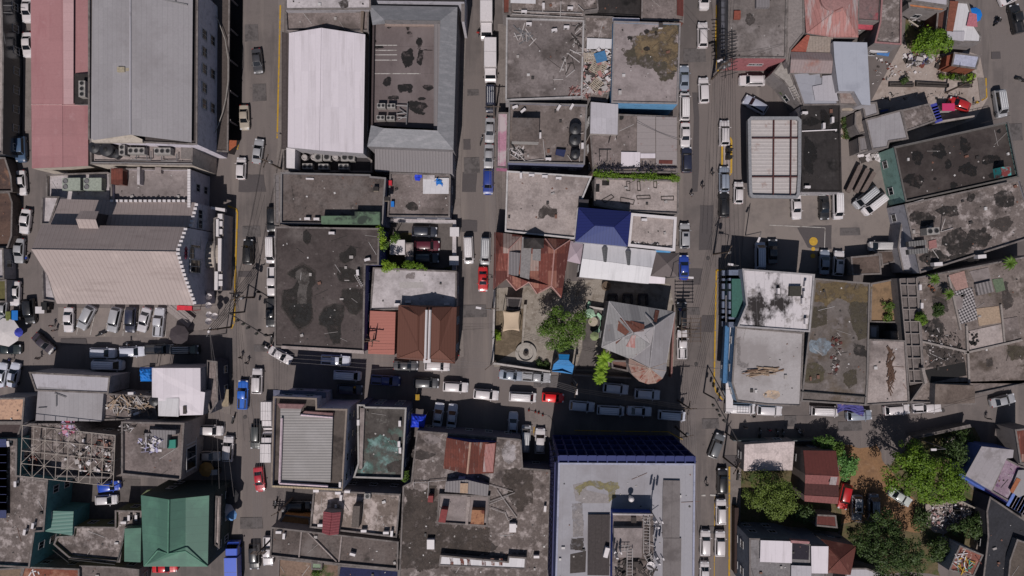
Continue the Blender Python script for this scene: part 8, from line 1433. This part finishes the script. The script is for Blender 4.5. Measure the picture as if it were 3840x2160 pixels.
def palm(t,u,v,z,r,label,seed,mat):
    rnd=random.Random(seed);q=P(t,u,v,z);root=tag(empty('palm',(q.x,q.y,0)),label,'palm','palms');m=MB();m.tube((q.x,q.y,0),(q.x,q.y,z),.14,.1,n=8);m.build('trunk',BARK,root);m=MB();nf=12
    for k in range(nf):
        a=2*pi*k/nf+rnd.uniform(-.15,.15);R_=r*rnd.uniform(.75,1.1);pr_=None
        for j in range(9):
            f=j/8;p=Vector((q.x+R_*f*cos(a),q.y+R_*f*sin(a),z+.7*sin(f*2.6)-.7*f*f*r*.5));
            if pr_ is not None:
                d=(p-pr_).normalized();sd=Vector((-d.y,d.x,0)).normalized();wl=r*.15*sin(pi*min(1,f*.9+.1))
                for s in (-1,1):m.poly([pr_,p,p+d*wl*.5+sd*s*wl-Vector((0,0,.12)),pr_+d*wl*.2+sd*s*wl*.85-Vector((0,0,.12))] if s > 0 else [p,pr_,pr_+d*wl*.2+sd*s*wl*.85-Vector((0,0,.12)),p+d*wl*.5+sd*s*wl-Vector((0,0,.12))])
            pr_=p
    m.build('crown',mat,root)
PG=leafmat('leaf_palm',(70,98,26),(96,124,34),(122,148,48))
palm('C2',758,1258,4.2,1.9,'bright palm beside the round bay house, uppermost of three',1,PG);palm('C2',735,1335,3.8,1.7,'bright palm beside the round bay house, middle of three',2,PG);palm('C2',722,1405,3.6,1.6,'bright palm beside the round bay house, lowest of three',3,PG)
for k,(u,v,r,lb) in enumerate(((1330,655,1.3,'bright potted palm at the top of the ruined terrace'),(1440,770,1.2,'potted palm beside the checkered tiles'),(1905,535,1.5,'potted palm at the right end of the ruined terrace'),(1240,945,.9,'small potted palm at the left edge of the ruined terrace'))):palm('D2',u,v,7.0,r,lb,10+k,G1)
# ---------------- poles, lines, lamps ----------------
def pole(t,u,v,h,label,arms=((0,0),),rack=0,zt=None):
    q=P(t,u,v,h);root=tag(empty('utility_pole',(q.x,q.y,0)),label,'utility pole');m=MB();m.tube((q.x,q.y,0),(q.x,q.y,h),.18,.12,n=10);m.build('pole',POLE,root)
    for ang,dz in arms:m=MB();c,s=cos(radians(ang)),sin(radians(ang));m.box((q.x,q.y,h-.5-dz),(2.4,.12,.14),radians(ang));[m.tube((q.x+c*k,q.y+s*k,h-.45-dz),(q.x+c*k,q.y+s*k,h-.2-dz),.06) for k in (-1.1,-.5,.5,1.1)];m.build('crossarm',POLE,root)
    for k in range(rack):a=2.1*k;m=MB();m.lathe((q.x+.5*cos(a),q.y+.5*sin(a),h-2.4),[(.28,0),(.3,.05),(.3,.9),(.1,1.0)],12);m.build('transformer',STEEL,root)
    return q
PO={}
for key,t,u,v,h,lb,arms,rk in (('a','A2',1768,800,9,'utility pole beside the red awning corner of the beige hall',((80,0),(20,.8)),2),('b','A2',1582,1042,9,'corner utility pole with white lamp head below the beige hall',((0,0),),0),('c','B1',75,1205,9,'utility pole in the street left of the machine yard',((-15,0),(70,.7)),1),('d','C1',1700,460,10,'big transformer pole with many crossarms by the pink wall',((20,0),(25,.6),(110,1.2)),3),
    ('e','C2',1700,450,9,'leaning grey utility pole by the dark corner of the station lot',((60,0),),1),('f','C2',1412,1040,9,'utility pole carrying a wide lattice crossarm in the main street',((0,0),(0,.9),(90,.4)),0),('g','C3',1410,190,9,'utility pole at the lower crossing beside the shaded lane',((0,0),(80,.7)),0),('h','C3',1385,400,8.5,'utility pole at the upper right corner of the blue block',((10,0),),1),('i','A3',1935,1290,9,'utility pole over the black suv at the bottom',((0,0),(0,.5),(0,1.0)),1),
    ('j','B2',838,1130,8.5,'utility pole at the corner of the salmon roof',((0,0),(75,.6)),0),('k','B2',895,1120,8.5,'brown double crossarm pole over the salmon roof',((-10,0),(80,.5)),0),('l','B2',1790,1310,8.5,'utility pole at the lower corner of the garden wall',((40,0),),0),('m','D1',1640,600,8,'pale pole leaning by the planter row',((80,0),),0),('n','C3',545,50,9,'white lamp and cable pole by the shaded suvs',((80,0),),0),
    ('o','B1',1812,800,8.5,'utility pole at the stair house corner in the second street',((0,0),),0),('p','B3',175,975,8.5,'utility pole at the gate of the orange courtyard',((30,0),),1),('q','C3',1765,640,8,'slim pole by the fence next to the parked black suv',((60,0),),0),('r','B2',1800,880,8,'slim pole on the garden side wall',((0,0),),0)):
    PO[key]=pole(t,u,v,h,lb,arms,rk)
m=MB();q=PO['f']
for k in range(7):m.box((q.x+.1,q.y-1.9+k*.62,q.z-.2),(3.4,.09,.12))
for s in (-1.5,0,1.6):m.box((q.x+s,q.y,q.z-.1),(.1,4.2,.12))
tag(m.build('cable_rack',POLE,None,origin=q),'wide dark lattice rack on the pole in the main street','cable rack')
m=MB();q=PO['d']
for k in range(12):m.box((q.x+.6+.1*(k % 3),q.y+5.4-k*.62,7.4),(3.0,.1,.1),radians(5+k))
for s in (0.2,1.4):m.box((q.x+s,q.y+2,7.3),(.1,8,.1))
tag(m.build('cable_rack',CABLE,None,origin=q),'stacked dark cable racks beside the transformer pole','cable rack')
def wire(a,b,label,sag=.5,r=.02,n=10,mat=CABLE,off=(0,0,0)):
    a=Vector(a)+Vector(off);b=Vector(b)+Vector(off);m=MB();pv=None
    for i in range(n+1):
        f=i/n;p=a.lerp(b,f);p.z -= sag*4*f*(1-f)
        if pv is not None:m.tube(pv,p,r,n=4,caps=False)
        pv=p
    return tag(m.build('power_line',mat,None,origin=a),label,'power line','overhead power lines')
def wp(t,u,v,z=8.5):return P(t,u,v,z)
CP=plain('cable_pale',(120,114,114),.6)
W_L=[]
for k in range(4):wire(wp('C1',1640+k*26,-80),PO['d'],'line from the top edge down to the transformer pole, %s from left' % ORD[k],off=(k*.35-.5,0,0))
for k in range(7):wire(PO['d'],wp('C2',1600+k*24,560+k*5),'line fanning down from the transformer pole to the station lot corner, %s from left' % ORD[k],off=(k*.3-.9,0,0))
for k in range(5):wire(PO['e'],PO['g'],'line running down the main street below the station lot, %s from left' % ORD[k],off=(k*.4-.8,k*.2,-k*.1))
for k in range(5):wire(PO['g'],wp('C3',1440+k*14,1520),'line running down past the blue block, %s from left' % ORD[k],mat=CP,off=(k*.3-.6,0,0))
for k in range(4):wire(PO['b'],wp('A3',1600+k*55,760+k*30),'line from the corner pole down the wide street, %s from left' % ORD[k],mat=CP if k % 2 else CABLE)
for k in range(6):wire(PO['i'],wp('A3',1905+k*16,-60,8.8),'line running down the wide street to the bottom pole, %s from left' % ORD[k],mat=CP,off=(k*.2-.5,0,0))
for k in range(3):wire(wp('B2',60,1215+k*28),wp('B2',850,1262+k*34),'line along the front of the ring stained roof, %s from top' % ORD[k],mat=CP)
for k in range(3):wire(wp('B2',850,1262+k*34),PO['l'],'line along the front of the brown hipped roof, %s from top' % ORD[k],mat=CP,off=(0,.4-.3*k,0))
for k in range(4):wire(PO['l'],PO['n'],'line along the garden street wall, %s from top' % ORD[k],mat=CP,off=(0,.5-.3*k,0))
for k in range(3):wire(PO['n'],PO['g'],'line over the shaded suvs, %s from top' % ORD[k],off=(0,.4-.3*k,0))
for k in range(5):wire(PO['o'],PO['r'],'line down the second street beside the pink canopies, %s from left' % ORD[k],mat=CP,off=(k*.25-.5,0,0))
for k in range(3):wire(PO['r'],PO['l'],'line beside the garden side wall, %s from left' % ORD[k],mat=CP,off=(k*.25-.3,0,0))
for k in range(3):wire(wp('B1',70,1205),PO['a'],'line crossing the wide street to the hall corner, %s from top' % ORD[k],off=(0,.4*k,0))
for k in range(5):wire(PO['a'],PO['b'],'thick dark bundle cable beside the hall entrance, %s from left' % ORD[k],r=.05,off=(k*.2-.4,0,-k*.4))
for k in range(4):wire(PO['a'],wp('A2',1770,560,7.5),'thick dark cable in front of the hall entrance block, %s from left' % ORD[k],r=.05,off=(k*.25-.5,0,0))
wire(wp('A2',2000,20),wp('A2',1780,760),'long diagonal line across the wide street beside the black suv');wire(wp('A2',1980,-40),PO['a'],'second diagonal line across the wide street beside the black suv')
wire(PO['d'],wp('D1',205,330,6.8),'drop line from the transformer pole over the weathered roof');wire(wp('C1',1370,90,8),PO['d'],'line crossing the main street to the transformer pole');wire(PO['g'],wp('D3',-80,190),'line along the right hand street, first');wire(wp('D3',-80,240),wp('D3',1200,240,8),'line along the right hand street over the parked vans');wire(wp('D3',1200,240,8),wp('D3',1900,40,8),'line rising along the curve at the right');wire(wp('C1',1000,920,7),wp('C1',1330,1060,7),'thin drop line across the patchwork roof',r=.03);wire(wp('D1',1690,930,6),wp('D1',1910,870,7),'drop line to the black tilted roof',r=.03)
# signals on span wires
for key,(t1,a,t2,b_),n_,pts in (('left',('A2',(1730,915),'B2',(95,1085)),5,[('A2',1795,968),('A2',1835,995),('A2',1875,1022),('A2',1935,1068),('A2',1958,1042),('B2',92,1078)]),('right',('C3',(1590,110),'C3',(1765,430)),4,[('C3',1580,158),('C3',1610,195),('C3',1630,235),('C3',1660,275)])):
    A_,B_=P(t1,*a,6.8),P(t2,*b_,6.8);m=MB();m.tube(A_,B_,.09,n=6);[m.tube((p.x,p.y,0),p,.14,n=8) for p in (A_,B_)];root=tag(m.build('signal_gantry',CABLE,None,origin=(A_.x,A_.y,0)),'dark traffic signal gantry spanning the %s crossing' % key,'signal gantry')
    for k,(t,u,v) in enumerate(pts):p=P(t,u,v,6.1);inst(SIG,p,radians((-35 if key == 'left' else -60)+90*(k % 2)),'traffic light hanging over the %s crossing, %s from top' % (key,ORD[k]),'traffic lights')
def lamp(t,u,v,du,dv,label):
    a=P(t,u,v,8);b_=P(t,u+du,v+dv,8.3);root=tag(empty('street_lamp',(a.x,a.y,0)),label,'street lamp');m=MB();m.tube((a.x,a.y,0),a,.1,.07,n=8);m.tube(a,b_,.05);m.build('post',STEEL,root);m=MB();d=(b_-a).normalized();m.box(b_,(.9,.35,.18),atan2(d.y,d.x));m.build('lamp_head',WHITE,root)
for a in (('C2',1300,642,110,5,'street lamp with white head reaching over the vivid blue sedan'),('B2',1790,890,-90,-15,'street lamp reaching over the second street by the garden wall'),('C2',1770,555,-60,-8,'street lamp at the corner of the mould stained roof'),('D3',1420,490,-90,5,'white headed lamp among the dark shrubs'),('C1',1690,440,-60,18,'short street lamp on the pink wall corner'),('C3',548,0,0,60,'white street lamp over the lower lane, left of the suvs'),('A2',1560,1090,22,-46,'street lamp with round white head below the hall corner'),('D2',30,300,-20,60,'pale lamp over the shaded corner of the station lot')):lamp(*a)
for k,(u,v) in enumerate(((1552,765),(1590,790),(1588,855),(1592,925),(1588,975),(1635,935))):
    p=P('A2',u,v,3.2);p.z=0;inst(DISH,p,k*1.1,'white dish lamp by the pole cluster below the hall corner, %s from top' % ORD[k],'round white dishes',scale=(.9,.9,5))
# things nobody placed
for o in list(sc.objects):
    if o.parent is None and o.type == 'EMPTY' and o.name.split('.')[0] in ('sedan','hatchback','sport_utility_vehicle','minivan','pickup_truck','air_conditioner','rooftop_chiller','garden_umbrella','water_tank','satellite_dish','traffic_light','traffic_cone','motorcycle','pallet') and 'label' not in o:
        for ch in [c for c in sc.objects if c.parent == o]:
            for g in [c for c in sc.objects if c.parent == ch]:bpy.data.objects.remove(g)
            bpy.data.objects.remove(ch)
        bpy.data.objects.remove(o)
